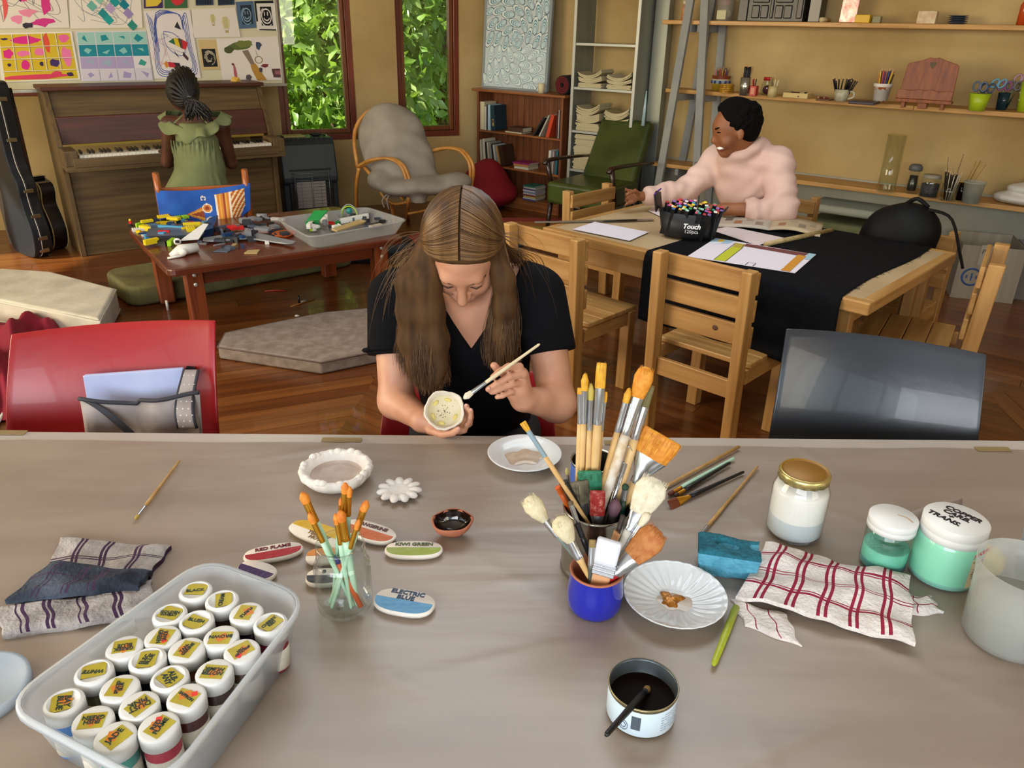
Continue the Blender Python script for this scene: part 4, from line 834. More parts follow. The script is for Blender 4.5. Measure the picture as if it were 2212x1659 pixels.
def book(label, c, x, z, w, h, dpt, lean=0, flat=False, group=None, y0=.02, org=None, ang=None, spine=True):
    # upright: w thickness, h height; flat: w width along the shelf, h thickness
    m = MB(); org = org or FLb; ang = ab if ang is None else ang; e = V((math.cos(ang), math.sin(ang), 0)); yb = V((-e.y, e.x, 0))
    o = thing('book', label, 'book', org+e*x+yb*y0+V((0, 0, z+.0005)), ang, group); o.rotation_euler = (0, lean, ang)
    cm = col(c, .5); s = .003
    if not flat:
        m.box((w/2, .0015, h/2), (w, .003, h)); m.box((.001, dpt/2, h/2), (.002, dpt, h)); m.box((w-.001, dpt/2, h/2), (.002, dpt, h)); m.build('cover', cm, o, bev=.001)
        m = MB(); m.box((w/2, dpt/2, h/2), (w-.0045, dpt-.007, h-.006)); m.build('pages', PG, o)
    else:
        m.box((w/2, .0015, h/2), (w, .003, h)); m.box((w/2, dpt/2, .001), (w, dpt, .002)); m.box((w/2, dpt/2, h-.001), (w, dpt, .002)); m.build('cover', cm, o, bev=.001)
        m = MB(); m.box((w/2, dpt/2, h/2), (w-.006, dpt-.007, h-.0045)); m.build('pages', PG, o)
    return o
H1, H2 = zt-z1, z1-z2
gA = 'books on the top shelf of the bookcase'; gB = 'books on the middle shelf of the bookcase'; gC = 'books at the bottom of the bookcase'
x = .026
for lb, c, w, h in (('tall cream book at the left end of the bookcase top shelf', 'd5cca8', .05, .245), ('slim white book second from left on the bookcase top shelf', 'c9c6b6', .022, .205), ('dark navy book third from left on the bookcase top shelf', '1f2733', .014, .225), ('pale blue-white book beside the dark teal one on the top shelf', 'a9c6d2', .03, .225)): book(lb, c, x, z1, w, h, .17, group=gA); x += w+.002
o = book('wide dark teal book with a small gold panel on the top shelf', '143440', x+.012, z1, .05, .22, .17, -.09, group=gA)
m = MB(); m.box((.026, -.001, .07), (.022, .002, .06)); m.build('gold_panel', col('a8915a'), o); m = MB(); m.box((.026, -.0022, .08), (.012, .001, .025)); m.build('panel_window', col('1b1d22'), o)
book('cream-paged thick book lying flat in the middle of the top shelf', 'cfc4a4', bx(1088), z1, .19, .012, .15, flat=True, group=gA)
book('dark-topped thick book lying on the flat cream one', '4a2f22', bx(1094), z1+.013, .17, .038, .14, flat=True, group=gA)
for lb, c, px, w, h, l in (('black book leaning right on the bookcase top shelf', '23241f', 1146, .018, .21, .62), ('grey-white book leaning on the red one', 'b9b5a4', 1160, .014, .215, .50), ('bright orange-red book leaning on the top shelf', 'c8431f', 1175, .036, .205, .27)): book(lb, c, bx(px), z1, w, h, .16, l, group=gA)
book('dark red book upright near the right end of the top shelf', '4a1512', bw-.085, z1, .022, .225, .17, .04, group=gA); book('white-spined slim book near the right end of the top shelf', 'd9d2c2', bw-.058, z1, .008, .235, .17, 0, group=gA); book('near-black book at the right end of the top shelf', '231a17', bw-.046, z1, .02, .235, .17, 0, group=gA)
x = .03
for i, (lb, c, w, h) in enumerate((('cream book first from left on the middle shelf', 'cdc6ae', .022, .215), ('cream book with red marks second on the middle shelf', 'd6cdb8', .026, .225), ('black book third from left on the middle shelf', '1a1a1c', .018, .2), ('cream and navy book fourth from left on the middle shelf', 'c9c2ac', .02, .2), ('speckled dark and white book fifth on the middle shelf', '8d8f82', .028, .2), ('black slim book sixth on the middle shelf', '20211f', .016, .19), ('white book seventh on the middle shelf', 'd4cfc0', .018, .185), ('blue and cream book eighth on the middle shelf', '8aa0ac', .014, .182), ('orange-edged cream book ninth on the middle shelf', 'c99a62', .012, .178))):
    book(lb, c, x+.012*(i > 0), z2, w, h, .16, -.06-.018*i, group=gB); x += w+.006
book('wide brown book leaning last in the left row of the middle shelf', '3c2415', x+.03, z2, .045, .185, .16, -.26, group=gB)
x0 = bx(1107)
for lb, c, w, h, dx, z in (('white thick book at the bottom of the flat middle-shelf pile', 'd3cdba', .165, .022, .01, 0), ('orange and cream book in the flat middle-shelf pile', 'c08a55', .17, .02, .0, .023), ('magenta-edged book on top of the flat middle-shelf pile', '9d2f6a', .19, .014, -.01, .044)): book(lb, c, x0+dx, z2+z, w, h, .16, flat=True, group=gB)
for lb, c, px, w, h in (('white book with a black foot near the middle shelf right end', 'd8d6cf', 1181, .026, .2), ('pale pink slim book near the middle shelf right end', 'b59c96', 1190, .016, .195), ('teal book near the middle shelf right end', '2c6470', 1197, .022, .21), ('black book at the middle shelf right end', '16181a', 1204, .016, .215)): book(lb, c, bx(px, 320), z2, w, h, .16, .05, group=gB)
z = z0; 
for lb, c, w, h in (('pale thick book at the foot of the big bottom pile', 'b8b29a', .21, .05), ('black thick book in the big bottom pile', '1d1815', .215, .034), ('crimson book in the big bottom pile', '8d1f38', .22, .026), ('white book in the big bottom pile', 'c9c6bd', .215, .018), ('grey-white book second from top in the big bottom pile', 'b5b2ac', .235, .024), ('dark brown glossy book on top of the big bottom pile', '33190f', .24, .012)): book(lb, c, .02, z, w, h, .18, flat=True, group=gC, y0=-.03); z += h+.001
z = z0
for i, c in enumerate(('4a4a8a', 'd5d2cf', 'c9b35a', '8d3a3f', 'cfcac6', '7a8fb5', 'd9d6d2', '5a5578', 'c6c9c2', '3f7a6a')): book('%s slim book in the small bottom pile, number %s from below' % (('violet', 'white', 'yellow', 'dark red', 'pale grey', 'light blue', 'bright white', 'plum', 'grey-green', 'teal')[i], ('one', 'two', 'three', 'four', 'five', 'six', 'seven', 'eight', 'nine', 'ten')[i]), c, bx(1132, 420)+.004*(i % 3), z, .14, .0125, .16, flat=True, group=gC, y0=-.02); z += .0135
# painting, candle, tape reel on the bookcase
bt = zt+.0225; nb_ = V((eb.y, -eb.x, 0)); pb = FLb+V((0, 0, 0))-nb_*.12
p0, p1 = PP(1043, 189, pb, nb_), PP(1178, 196, pb, nb_); p0.z = p1.z = bt; lean = V((0, 0, .86))-nb_*.05
cs = [p0+lean, p1+lean, p1+V((0, 0, .003)), p0+V((0, 0, .003))]
pa = Paper(cs, nb_, 0, 'c9d6dc', None); rp = random.Random(5)
shc = ['5d8fa6', '8db6c6', 'b9d3dc', 'dbe7ea', '3c6478']
ww, hh_ = (cs[1]-cs[0]).length, (cs[3]-cs[0]).length; asp = hh_/ww
k = 0
for ring in range(9):
    r = .06+ring*.125; n = int(4+ring*4.2)
    for i in range(n):
        a = 2*pi*i/n+ring*.5+.15*r; u, v = .52+r*math.cos(a), .52*asp+r*math.sin(a)*1.05; dirn = a+pi/2+.55
        L = .085+.012*ring**.5; wd = L*.46
        if not (.02 < u < .98 and .02 < v/asp < .98): continue
        def el(s, off=0): return [(min(.995, max(.005, u+off*math.cos(dirn)+s*(L*math.cos(q)*math.cos(dirn)-wd*math.sin(q)*math.sin(dirn)))), min(.995, max(.005, (v+off*math.sin(dirn)+s*(L*math.cos(q)*math.sin(dirn)+wd*math.sin(q)*math.cos(dirn)))/asp))) for q in [2*pi*j/9 for j in range(9)]]
        lightn = v/asp > .6; pa.k = 2+ring % 3
        pa.poly('34505f' if not lightn else '6f95a6', el(1.1)); pa.k += 2; pa.poly('e3ecec', el(1.0)); pa.k += 1; 
        for sc_ in (.84, .66, .48):
            pa.poly('5f8da2' if not lightn else '93b5c3', el(sc_, L*(1-sc_))); pa.k += 1; pa.poly('c3dae2' if not lightn else 'dde9ec', el(sc_*.9, L*(1-sc_*.9))); pa.k += 1
b0_ = V(p0); o = pa.done('painting', 'tall painting of pale blue mussel shells in a spiral, on the bookcase', 'painting')
m = MB(); mid = [c-nb_*.012 for c in cs]
for a, b in ((0, 1), (1, 2), (2, 3), (3, 0)): m.bar(mid[a], mid[b], .03, .028, 0, nb_)
m.hexa([c-nb_*.02 for c in cs], [c-nb_*.0035 for c in cs]); wp(m, 'stretcher', mat('grey_canvas_edge', '8d979b', .7), o)
c = FLb+eb*bx(1165, 190)+V((0, 0, bt))-nb_*.03; m = MB(); m.lathe([(.0, 0), (.028, 0), (.029, .078), (.02, .08), (.008, .07), (.0, .068)], 18, c); ws('candle', m, mat('ivory_wax', 'ded3ae', .5, sss=.1), 'ivory pillar candle in front of the shell painting', 'candle')
c = FLb+eb*(bw-.055)+V((0, 0, bt+.075))-nb_*.12; Rr = Matrix.Rotation(ab, 3, 'Z') @ Matrix.Rotation(rad(90), 3, 'X')
t = thing('woven_reel', 'dark red and black rolled mat standing on the bookcase corner', 'roll', c-V((0, 0, .075)))
pr = [(.02, -.07), (.074, -.07), (.078, -.06), (.078, .06), (.074, .07), (.02, .07), (.02, -.07)]
m = MB(); m.lathe(pr, 24, c, R=Rr); wp(m, 'outer_roll', mat('black_felt', '1f1b19', .9), t)
m = MB()
for r, cc in ((.062, 0), (.045, 0), (.028, 0)): m.lathe([(r-.006, .071), (r+.006, .071), (r+.006, .074), (r-.006, .074), (r-.006, .071)], 22, c, R=Rr)
wp(m, 'red_winding', mat('red_felt', '6d1a1c', .9), t)
# ---------------- metal shelf unit with magazines ----------------
STEEL = mat('galvanised_steel', '7d8480', .5, metal=.5, c2='a3a698', vs=3, st=(1, 1, .25), bump=.1, bs=20); EDGE = mat('steel_edge', 'b4b6ae', .4, metal=.4)
sdp = .3; wR = nRin*(sdp+.03)
def WR(px, py, off): return PP(px, py, K0+nRin*off, nRin)
sl, sr = WR(1239, 92, sdp+.03), WR(1380, 95, sdp+.03); sl.z = sr.z = 0; sw_ = (sr-sl).dot(dR); sR = sl+dR*sw_; aR = math.atan2(dR.y, dR.x)
zs = [ZT(sl, y) for y in (363, 280, 187, 92)]
t = thing('steel_shelf', 'tall grey galvanised shelf unit stacked with magazines', 'shelf', sl, aR); Ht = 2.1
for x in (.012, sw_-.012):
    m = MB(); m.box((x, sdp/2, Ht/2), (.018, sdp-.004, Ht)); m.build('side_panel', STEEL, t, bev=.002)
    m = MB(); m.box((x, -.004, Ht/2), (.026, .012, Ht)); m.build('front_edge', EDGE, t, bev=.002)
m = MB(); m.box((sw_+.07, sdp-.05, Ht/2), (.12, .08, Ht)); m.build('steel_post', STEEL, t, bev=.003)
for z in [.12]+zs: m = MB(); m.box((sw_/2, sdp/2, z-.01), (sw_-.04, sdp, .02)); m.build('shelf_plate', EDGE, t, bev=.002)
MAGC = [('cream', 'c9bd96'), ('white', 'd2cbb2'), ('tan', 'b9a878'), ('dark', '5b5038')]
mags = {}; PAGE2 = mat('magazine_pages', 'cfc4a0', .85, c2='b5a880', vs=60, st=(1, 1, 10)); rm = random.Random(21)
def magmesh(c, w, dpt, h, bend):
    m = MB(); fn = lambda u, v, z: V(((u-.5)*w, v*dpt, z + bend*(2*abs(u-.42))**2.2*.035))
    m.grid(lambda u, v: fn(u, v, h), 8, 1, 1); m.grid(lambda u, v: fn(1-u, v, 0), 8, 1, 1)
    for k in range(8):
        for v in (0, 1):
            q = [fn(k/8, v, 0), fn((k+1)/8, v, 0), fn((k+1)/8, v, h), fn(k/8, v, h)]; m.add(q if v == 0 else q[::-1], [(0, 1, 2, 3)], 0)
    for u in (0, 1):
        q = [fn(u, 0, 0), fn(u, 1, 0), fn(u, 1, h), fn(u, 0, h)]; m.add(q[::-1] if u == 0 else q, [(0, 1, 2, 3)], 0)
    return m
def pile(xc, z, n, h, w, cols, label, group, bend=.0):
    for i in range(n):
        cn, c = rm.choice(cols); b = min(2, int(3*i/n)); k = (c, h, w, b if bend else 0)
        bb = bend*(i/n)
        if k not in mags: o = magmesh(c, w, .2, h*.94, bend*b/2.).build('magazine', [PAGE2, col(c, .5)]); mags[k] = o
        else: o = mags[k].copy(); COL.objects.link(o)
        q = sl+dR*(xc+rm.uniform(-.006, .006))-nRin*(.015+rm.uniform(-.004, .012)); o.location = (q.x, q.y, z+h*i+.001); o.rotation_euler = (0, 0, aR+rm.uniform(-.03, .03)); tag(o, label, 'magazine', group)
    return z+h*n
x1, x2 = sw_*.27, sw_*.73; mw = sw_*.37
pile(x1, zs[2], 11, .0085, mw, MAGC[:3], 'cream magazine in the left pile on the second steel shelf from top', 'magazines in the upper left pile', 1)
pile(x2, zs[2], 10, .0085, mw, MAGC[:3], 'cream magazine in the right pile on the second steel shelf from top', 'magazines in the upper right pile', 1)
pile(x1, zs[1], 20, .0088, mw, MAGC[:3], 'cream magazine in the left pile behind the green armchair top', 'magazines in the middle left pile', 1)
pile(x2, zs[1], 18, .0088, mw, MAGC[:3], 'cream magazine in the right pile behind the green armchair top', 'magazines in the middle right pile', 1)
pile(x1+.02, zs[0], 20, .0095, mw*1.25, [('cream', 'cdc6b0'), ('white', 'd6d2c4')], 'white magazine in the lower pile behind the armchair arm', 'magazines in the lower pile')
z = zs[0]+.0095*20
pile(x1+.025, z, 12, .0085, mw*1.2, [('blue', '3f6f9c'), ('white', 'd6d2c6'), ('peach', 'c99a7a'), ('white', 'd9d3c4'), ('dark', '2c2c30')], 'thin white or coloured magazine on top of the lower pile', 'thin magazines on the lower pile')
# ---------------- green armchair ----------------
GV = mat('green_vinyl', '2f3a14', .33, c2='46531f', vs=4, bump=.15, bs=25, coat=.15); DW = wood('dark_arm_wood', '24100a', '3a1c10', 'y', 4, .35, .3)
ga = rad(143); t = thing('green_armchair', 'dark green vinyl armchair with dark wooden arms', 'armchair', (.63, 6.36, 0), ga)
m = MB(); m.box((0, .02, .36), (.54, .54, .17)); m.build('seat', GV, t, bev=.03, seg=4)
def bk_(u, v): return ((u-.5)*(.5-.04*v**3), -.21-.17*v-.05*math.sin(u*pi)*0, .44+.55*v)
m = MB(); q = [(-.25, -.17, .42), (.25, -.17, .42), (.25, -.28, .42), (-.25, -.28, .42)]; u = [(-.235, -.43, .89), (.235, -.43, .89), (.235, -.525, .86), (-.235, -.525, .86)]
m.hexa([V(p) for p in q], [V(p) for p in u]); m.build('backrest', GV, t, bev=.035, seg=4)
for sx in (-1, 1):
    x = sx*.295
    m = MB(); m.tube([(x, .3, .575), (x, .27, .6), (x, .1, .6), (x, -.2, .585), (x, -.4, .57)], [.018, .026, .026, .022, .018], 10, flat=.6); m.build('arm', DW, t)
    m = MB(); m.tube([(x, .25, .59), (x, .2, .45), (x*.97, .17, .33)], [.022, .02, .024], 8); m.build('arm_post', DW, t)
    m = MB(); m.tube([(x*.86, .24, .3), (x*.9, .27, 0)], [.024, .014], 10); m.build('leg', DW, t); m = MB(); m.tube([(x*.86, -.2, .3), (x*.92, -.3, 0)], [.024, .014], 10); m.build('leg', DW, t)
# ---------------- wall shelves on a grey trestle ----------------
SHW = wood('shelf_pine', 'a8793c', 'cf9f5c', 'x', 2.5, .5, .1); GP = mat('grey_paint', '85888a', .55, c2='93958f', vs=5)
def shz(a, b, off=.27): return (WR(a[0], a[1], off).z+WR(b[0], b[1], off).z)/2
zT = shz((1430, 40), (2200, 58)); zM = shz((1430, 192), (2200, 243)); zLo = shz((1730, 393), (2200, 443))
def shelf(nm, lab, z, x0, x1, dpt=.27, taper=0):
    c = K0+dR*((x0+x1)/2)+nRin*.005; L = x1-x0; m = MB()
    m.hexa([V(p) for p in ((-L/2, -dpt+taper, -.03), (L/2, -dpt, -.03), (L/2, 0, -.03), (-L/2, 0, -.03))], [V(p) for p in ((-L/2, -dpt+taper, 0), (L/2, -dpt, 0), (L/2, 0, 0), (-L/2, 0, 0))])
    return solo(nm, m, SHW, lab, 'shelf', V((c.x, c.y, z)), aR, bev=.004)
def sx_(px, py, off=.27): return (WR(px, py, off)-K0).dot(dR)
xe = 5.7; xj = sx_(1974, 234)
shelf('wall_shelf', 'long pine wall shelf at the top with the black cases', zT, sx_(1431, 45), xe)
shelf('wall_shelf', 'middle pine wall shelf, left board with the pencil pots', zM, sx_(1428, 195), xj-.001, taper=.08); shelf('wall_shelf', 'middle pine wall shelf, right board with the scissor pots', zM, xj+.001, xe)
shelf('wall_shelf', 'lowest pine wall shelf with the glass jars', zLo, sx_(1408, 365), xe)
t = thing('shelf_trestle', 'grey-painted A-frame trestle carrying the wall shelves', 'trestle', V((WR(1500, 200, .3).x, WR(1500, 200, .3).y, 0)), 0)
for off, (la, lb_, ra, rb_) in ((.295, ((1490, 10), (1424, 390), (1523, 10), (1504, 390))), (.02, ((1535, 20), (1466, 395), (1563, 40), (1539, 330)))):
    for a, b in ((la, lb_), (ra, rb_)):
        A_, B_ = WR(a[0], a[1], off), WR(b[0], b[1], off); dd = (B_-A_); lo = A_+dd*((.0-A_.z)/dd.z); hi = A_+dd*((1.95-A_.z)/dd.z); m = MB(); m.bar(lo, hi, .06, .035, 0, nRin); wp(m, 'leg', GP, t, bev=.003)
for z in (zT, zM, zLo):
    for px in ((1492, 1512) if z == zT else (1462, 1512)):
        x = sx_(px, 50 if z == zT else 205 if z == zM else 372, .27); a = K0+dR*x+nRin*.28; b = K0+dR*(x+.03)+nRin*.02
        m = MB(); m.bar(V((a.x, a.y, z-.056)), V((b.x, b.y, z-.056)), .03, .05); wp(m, 'cross_bar', GP, t, bev=.002)
# ---- things on the shelves ----
def on(px, py, z):                               # foot of a thing on a shelf of height z
    if z < 1.35: return P(px, py, z)
    q = WR(px, py, .235); q.z = z; return q
def lat(name, lab, cat, c, prof, m_, n=22, group=None, **k): m = MB(); m.lathe(prof, n, c, **k); return ws(name, m, m_, lab, cat, group)
def H(c, py): return ZT(c, py)-c.z
PENM = {}
def pencil(c, a, b, r, label, group, cat='pencil', nm='pencil', tip=True):
    L = (b-a).length; k = (c, round(r, 4), tip, round(L, 2))
    if k not in PENM:
        m = MB(); m.tube([(0, 0, 0), (0, 0, L*.9), (0, 0, L*.9+.001), (0, 0, L)], [r, r, r*.95, r*.15 if tip else r*.9], 6); m.m = [0]*6+[0]*6+[1]*6+[0, 1]; o = m.build(nm, [col(c, .45), col('cfae7c' if tip else c, .7)]); PENM[k] = o
    else: o = PENM[k].copy(); COL.objects.link(o)
    o.location = a; o.rotation_mode = 'QUATERNION'; o.rotation_quaternion = (b-a).to_track_quat('Z', 'Y'); return tag(o, label, cat, group)
def bundle(c, n, r, L, spread, cols, label, group, z0=.008, pr=.004, cat='pencil', nm='pencil', lean=(0, 0), tip=True):
    for i in range(n):
        a = 2.4*i; q = r*math.sqrt((i+.5)/n); d = V((math.cos(a), math.sin(a), 0)); l = L*rm.uniform(.9, 1.05)
        pencil(cols[i % len(cols)], c+d*q*.55+V((0, 0, z0)), c+d*(q*.55+spread*q/r)+V((lean[0], lean[1], z0+l)), pr, label, group, cat, nm, tip)
MIX = ['c8453a', 'd98a2c', '3f6b45', '2f4f8a', '8a2f4f', 'd9c23a', '2c2c2e', 'c96a5a', '5a3a7a', '7a4a2a']
# top shelf
c = on(1470, 38, zT)-nRin*.06; hb = .13
t = lat('bottle', 'peach-labelled bottle with a white cap at the left end of the top shelf', 'bottle', c, [(.0, 0), (.022, 0), (.023, .08), (.016, .1), (.012, .105), (.012, .115)], [mat('peach_label', 'c98a5c', .4)]); m = MB(); m.lathe([(.017, .112), (.018, .135), (0, .136)], 14, c); wp(m, 'cap', col('d9d2c0'), t)
c = on(1508, 42, zT)-nRin*.08; t = lat('bottle', 'yellow squeeze bottle half hidden behind the grey trestle', 'bottle', c, [(0, 0), (.026, 0), (.026, .075), (.014, .1), (.0, .1)], [col('d9bb22', .4)]); m = MB(); m.lathe([(.01, .1), (.008, .13), (0, .13)], 12, c); wp(m, 'cap', col('dcd6c4'), t)
c = on(1556, 43, zT)-nRin*.07; t = lat('plastic_jar', 'clear plastic tub with a pink lump and pale label on the top shelf', 'tub', c, [(0, .001), (.062, .001), (.066, .15), (.064, .15), (.06, .004), (0, .004)], [frost('clear_tub', 'c8c4b4', .35)]); m = MB(); m.ball(c+V((0, 0, .12)), (.04, .04, .025), 12); wp(m, 'pink_content', col('c98a94', .7), t); m = MB(); m.box(c+nRin*.06+V((0, 0, .04)), (.07, .008, .06), 0, rz3(aR)); m.ball(c+V((0, 0, .045)), (.05, .05, .035), 12); wp(m, 'pale_content', col('c9c49a', .7), t)
LEA = mat('black_leather', '1a1815', .32, c2='2c2925', vs=4, bump=.2, bs=30)
def boxon(name, lab, cat, px0, px1, py, z, h, dpt, m_, off=0, group=None, bev=.004, rot=0):
    a, b = on(px0, py, z), on(px1, py, z); w = (b-a).dot(dR)/1; c = (a+b)/2-nRin*(dpt/2+off); m = MB(); m.box((0, 0, h/2), (abs(w), dpt, h)); return solo(name, m, m_, lab, cat, V((c.x, c.y, z)), aR+rot, group, bev), abs(w)
boxon('black_case', 'plain black leather case at the left of the quilted black box', 'case', 1592, 1611, 45, zT, .30, .2, LEA)
o, w = boxon('quilted_box', 'large black quilted leather box on the top shelf', 'case', 1612, 1732, 48, zT, .30, .18, LEA)
for i, (x0, x1, z0_, z1_) in enumerate(((-.42, -.12, .12, .29), (.0, .3, .12, .29), (-.42, -.28, .02, .105), (-.26, -.12, .02, .105), (.0, .14, .02, .105), (.16, .3, .02, .105), (.38, .48, .02, .29), (-.09, -.03, .02, .29))):
    m = MB(); m.box(((x0+x1)/2*w, -.092, (z0_+z1_)/2), ((x1-x0)*w, .016, z1_-z0_)); m.build('padded_panel', LEA, o, bev=.007, seg=3)
boxon('black_case', 'tall thin black case right of the quilted box', 'case', 1740, 1765, 49, zT, .3, .13, mat('black_gloss', '0f0f10', .2), off=.03)
a = on(1770, 50, zT)-nRin*.03; m = MB(); m.tube([a+V((0, 0, .016)), a-nRin*.16+V((0, 0, .016))], .016, 12); ws('paper_roll', m, col('cbb98c', .6), 'small tan roll lying on the top shelf beside the black case', 'roll')
m = MB(); c = on(1824, 50, zT)-nRin*.07; m.hexa([c+dR*x+nRin*y for x, y in ((-.055, .02), (.055, .02), (.055, -.02), (-.055, -.02))], [c+dR*x+nRin*y+V((0, 0, .2)) for x, y in ((-.05, .012), (.06, .012), (.06, .0), (-.05, .0))]); o = ws('crisp_packet', m, mat('foil_white', 'd9c9c4', .25, metal=.3, c2='c97a74', vs=22, bump=.4, bs=20), 'shiny white and red foil packet standing on the top shelf', 'packet', bev=.004)
o, w = boxon('yellow_box', 'small bright yellow box on the top shelf', 'box', 1844, 1876, 53, zT, .05, .07, col('d9ad1c', .4)); o, w = boxon('small_block', 'small grey-white block right of the yellow box', 'block', 1879, 1897, 54, zT, .042, .05, col('8f8a6a', .6), off=.03)
o, w = boxon('card_box', 'little pink and cream card box on the top shelf', 'box', 1977, 2018, 56, zT, .075, .07, mat('pink_card', 'c9a58a', .7, c2='d9c9a2', vs=30))
c = on(2062, 57, zT)-nRin*.07
for i in range(5): lat('saucer', 'dark blue-grey saucer in a low stack on the top shelf', 'saucer', c+V((0, 0, .0105*i)), [(0, 0), (.035, 0), (.058, .008), (.059, .0095), (.035, .003), (0, .003)], [mat('slate_glaze', '3c4658', .3)], group='saucers stacked on the top shelf')
c = on(2203, 60, zT)-nRin*.06; t = lat('bottle', 'orange-red glass bottle at the right end of the top shelf', 'bottle', c, [(0, 0), (.033, 0), (.033, .11), (.014, .15), (.013, .2), (0, .2)], [mat('red_orange_glass', 'b8481f', .2)])
# middle shelf
def pot(name, lab, px, py, r0, r1, py_top, m_, wall=.004, n=24, off=None, cat='pot', ms=None, extra=None):
    c = on(px, py, zM)-nRin*max(r0, .02); h = H(c, py_top); o = lat(name, lab, cat, c, [(0, 0), (r0, 0), (r1, h), (r1-wall, h), (r0-wall, .004), (0, .004)], m_, n); return c, h, o
c, h, o = pot('pencil_pot', 'patterned blue, white and yellow pot full of pencils beside the trestle', 1548, 196, .062, .07, 163, [mat('yellow_glaze', 'b3922c', .3)])
for z_, hc, d in ((.48, '9fb2c4', .19), (.7, 'd5d6d4', .06), (.78, '8a3f26', .22)): m = MB(); m.lathe([(.0625+.008*z_+.001, h*z_), (.0625+.008*(z_+d)+.001, h*(z_+d))], 24, c); wp(m, 'painted_band', col(hc, .3), o)
for i in range(10): a = 2*pi*i/10; m = MB(); m.ball(c+V((.0675*math.cos(a), .0675*math.sin(a), h*.57)), (.012, .012, .012), 6); wp(m, 'blue_flower', col('23387a', .3), o)
bundle(c, 22, .05, .165, .03, MIX, 'coloured pencil standing in the patterned pot', 'pencils in the patterned pot')
c = on(1563, 201, zM)-nRin*.0+nRin*.0; c = c-nRin*.05; o = thing('cane_basket', 'small round honey-brown cane basket in front of the patterned pot', 'basket', c)
for i in range(5): m = MB(); m.tube([c+V((.048*math.cos(a), .048*math.sin(a), .006+.0125*i)) for a in [2*pi*k/20 for k in range(21)]], .0068, 6, cap=False); wp(m, 'coil', mat('basket_gloss', '8f6114', .25, c2='c2922c', vs=60), o)
c = on(1597, 199, zM)-nRin*.08; o = lat('glass_beaker', 'clear glass of orange and red pencils behind the steel tin', 'glass', c, [(.03, .001), (.034, .1), (.033, .1), (.029, .003)], [glass('beaker')]); bundle(c, 12, .026, .185, .02, ['c8732c', 'b0403a', 'c9603a', '5a3a5a', 'd0745a', 'a84a3a'], 'orange or red pencil in the glass behind the steel tin', 'pencils in the clear beaker', lean=(.02, 0))
c, h, o = pot('steel_tin', 'ribbed silver tin with black pens standing on the middle shelf', 1603, 207, .036, .036, 167, [mat('tin_steel', 'b9bab4', .22, metal=.9)]); bundle(c, 16, .03, h+.055, .006, ['121213'], 'black-capped pen in the ribbed silver tin', 'pens in the silver tin', cat='pen', nm='pen', pr=.006, tip=False)
o, w = boxon('red_tin', 'small bright red square tin on the middle shelf', 'tin', 1614, 1634, 208, zM, .07, .055, mat('red_enamel', 'b01c1c', .3)); m = MB(); m.box((0, -.0285, .035), (w*.5, .002, .04)); m.build('picture_label', col('d08a6a', .5), o); c = o.location; bundle(V(c)+V((0, 0, .06)), 5, .018, .06, .012, ['2c2c2e', 'b03030', '3a3a3c'], 'thin pen standing in the small red tin', 'pens in the red tin', z0=0, pr=.0035, cat='pen', nm='pen')
c = on(1648, 206, zM)-nRin*.07; o = lat('glass_jar', 'round glass jar with a red lid holding pencil stubs', 'jar', c, [(0, .001), (.04, .001), (.045, .03), (.043, .075), (.03, .1), (.03, .105)], [glass('jar_glass', 'eaf0ea')]); m = MB(); m.lathe([(.0, .122), (.034, .122), (.035, .1), (.031, .1)], 20, c); wp(m, 'red_lid', mat('red_plastic', 'b81f22', .35), o); m = MB(); m.ball(c+V((0, 0, .035)), (.035, .035, .032), 10); wp(m, 'stubs', mat('mixed_stubs', '4a2f4a', .7, c2='8a3a3a', vs=40), o)
c, h, o = pot('label_pot', 'cream-labelled small jar of brushes on the middle shelf', 1664, 210, .034, .034, 186, [mat('cream_label', 'c3b283', .5, c2='b09a5f', vs=25)]); bundle(c, 7, .025, h+.05, .022, ['c9b88a', '8a7a5a', 'd3c8a8'], 'brush handle standing in the cream-labelled jar', 'brushes in the cream-labelled jar', cat='brush', nm='brush', pr=.0045)
o, w = boxon('crayon_tray', 'shallow cream wooden tray of crayons on the middle shelf', 'tray', 1680, 1753, 212, zM, .004, .12, mat('pale_pine', 'cbb478', .6))
for sx in (-1, 1): m = MB(); m.box((sx*(w/2-.003), 0, .019), (.006, .12, .03)); m.build('tray_side', mat('pale_pine'), o); m = MB(); m.box((0, sx*.057, .019), (w-.012, .006, .03)); m.build('tray_side', mat('pale_pine'), o)
for i in range(22): q = V(o.location)+dR*rm.uniform(-w*.4, w*.4)-nRin*rm.uniform(-.045, .045)+V((0, 0, .012+.01*(i % 3))); a = rm.uniform(0, 6); m = None; pencil(['3a2228', '5a2a2a', '2c3038', '6a3a22', '3f4a3a'][i % 5], q, q+V((math.cos(a)*.035, math.sin(a)*.035, .0)), .0055, 'dark crayon lying in the cream wooden tray', 'crayons in the cream tray', 'crayon', 'crayon')
o, w = boxon('crayon_board', 'flat brown board with crayon ends right of the cream tray', 'board', 1756, 1795, 218, zM, .012, .12, wood('brown_board', '4a2c16', '6b4222', 'x'))
for i in range(8): q = V(o.location)+dR*rm.uniform(-w*.4, w*.4)-nRin*rm.uniform(-.04, .04)+V((0, 0, .0175)); a = rm.uniform(0, 6); pencil(['8a3a22', 'a8642a', '6a2a1a'][i % 3], q, q+V((math.cos(a)*.03, math.sin(a)*.03, 0)), .005, 'brown crayon end lying on the flat brown board', 'crayons on the brown board', 'crayon', 'crayon')
GLZ = mat('speckled_stoneware', 'bdb8a0', .35, c2='a39d84', vs=40)
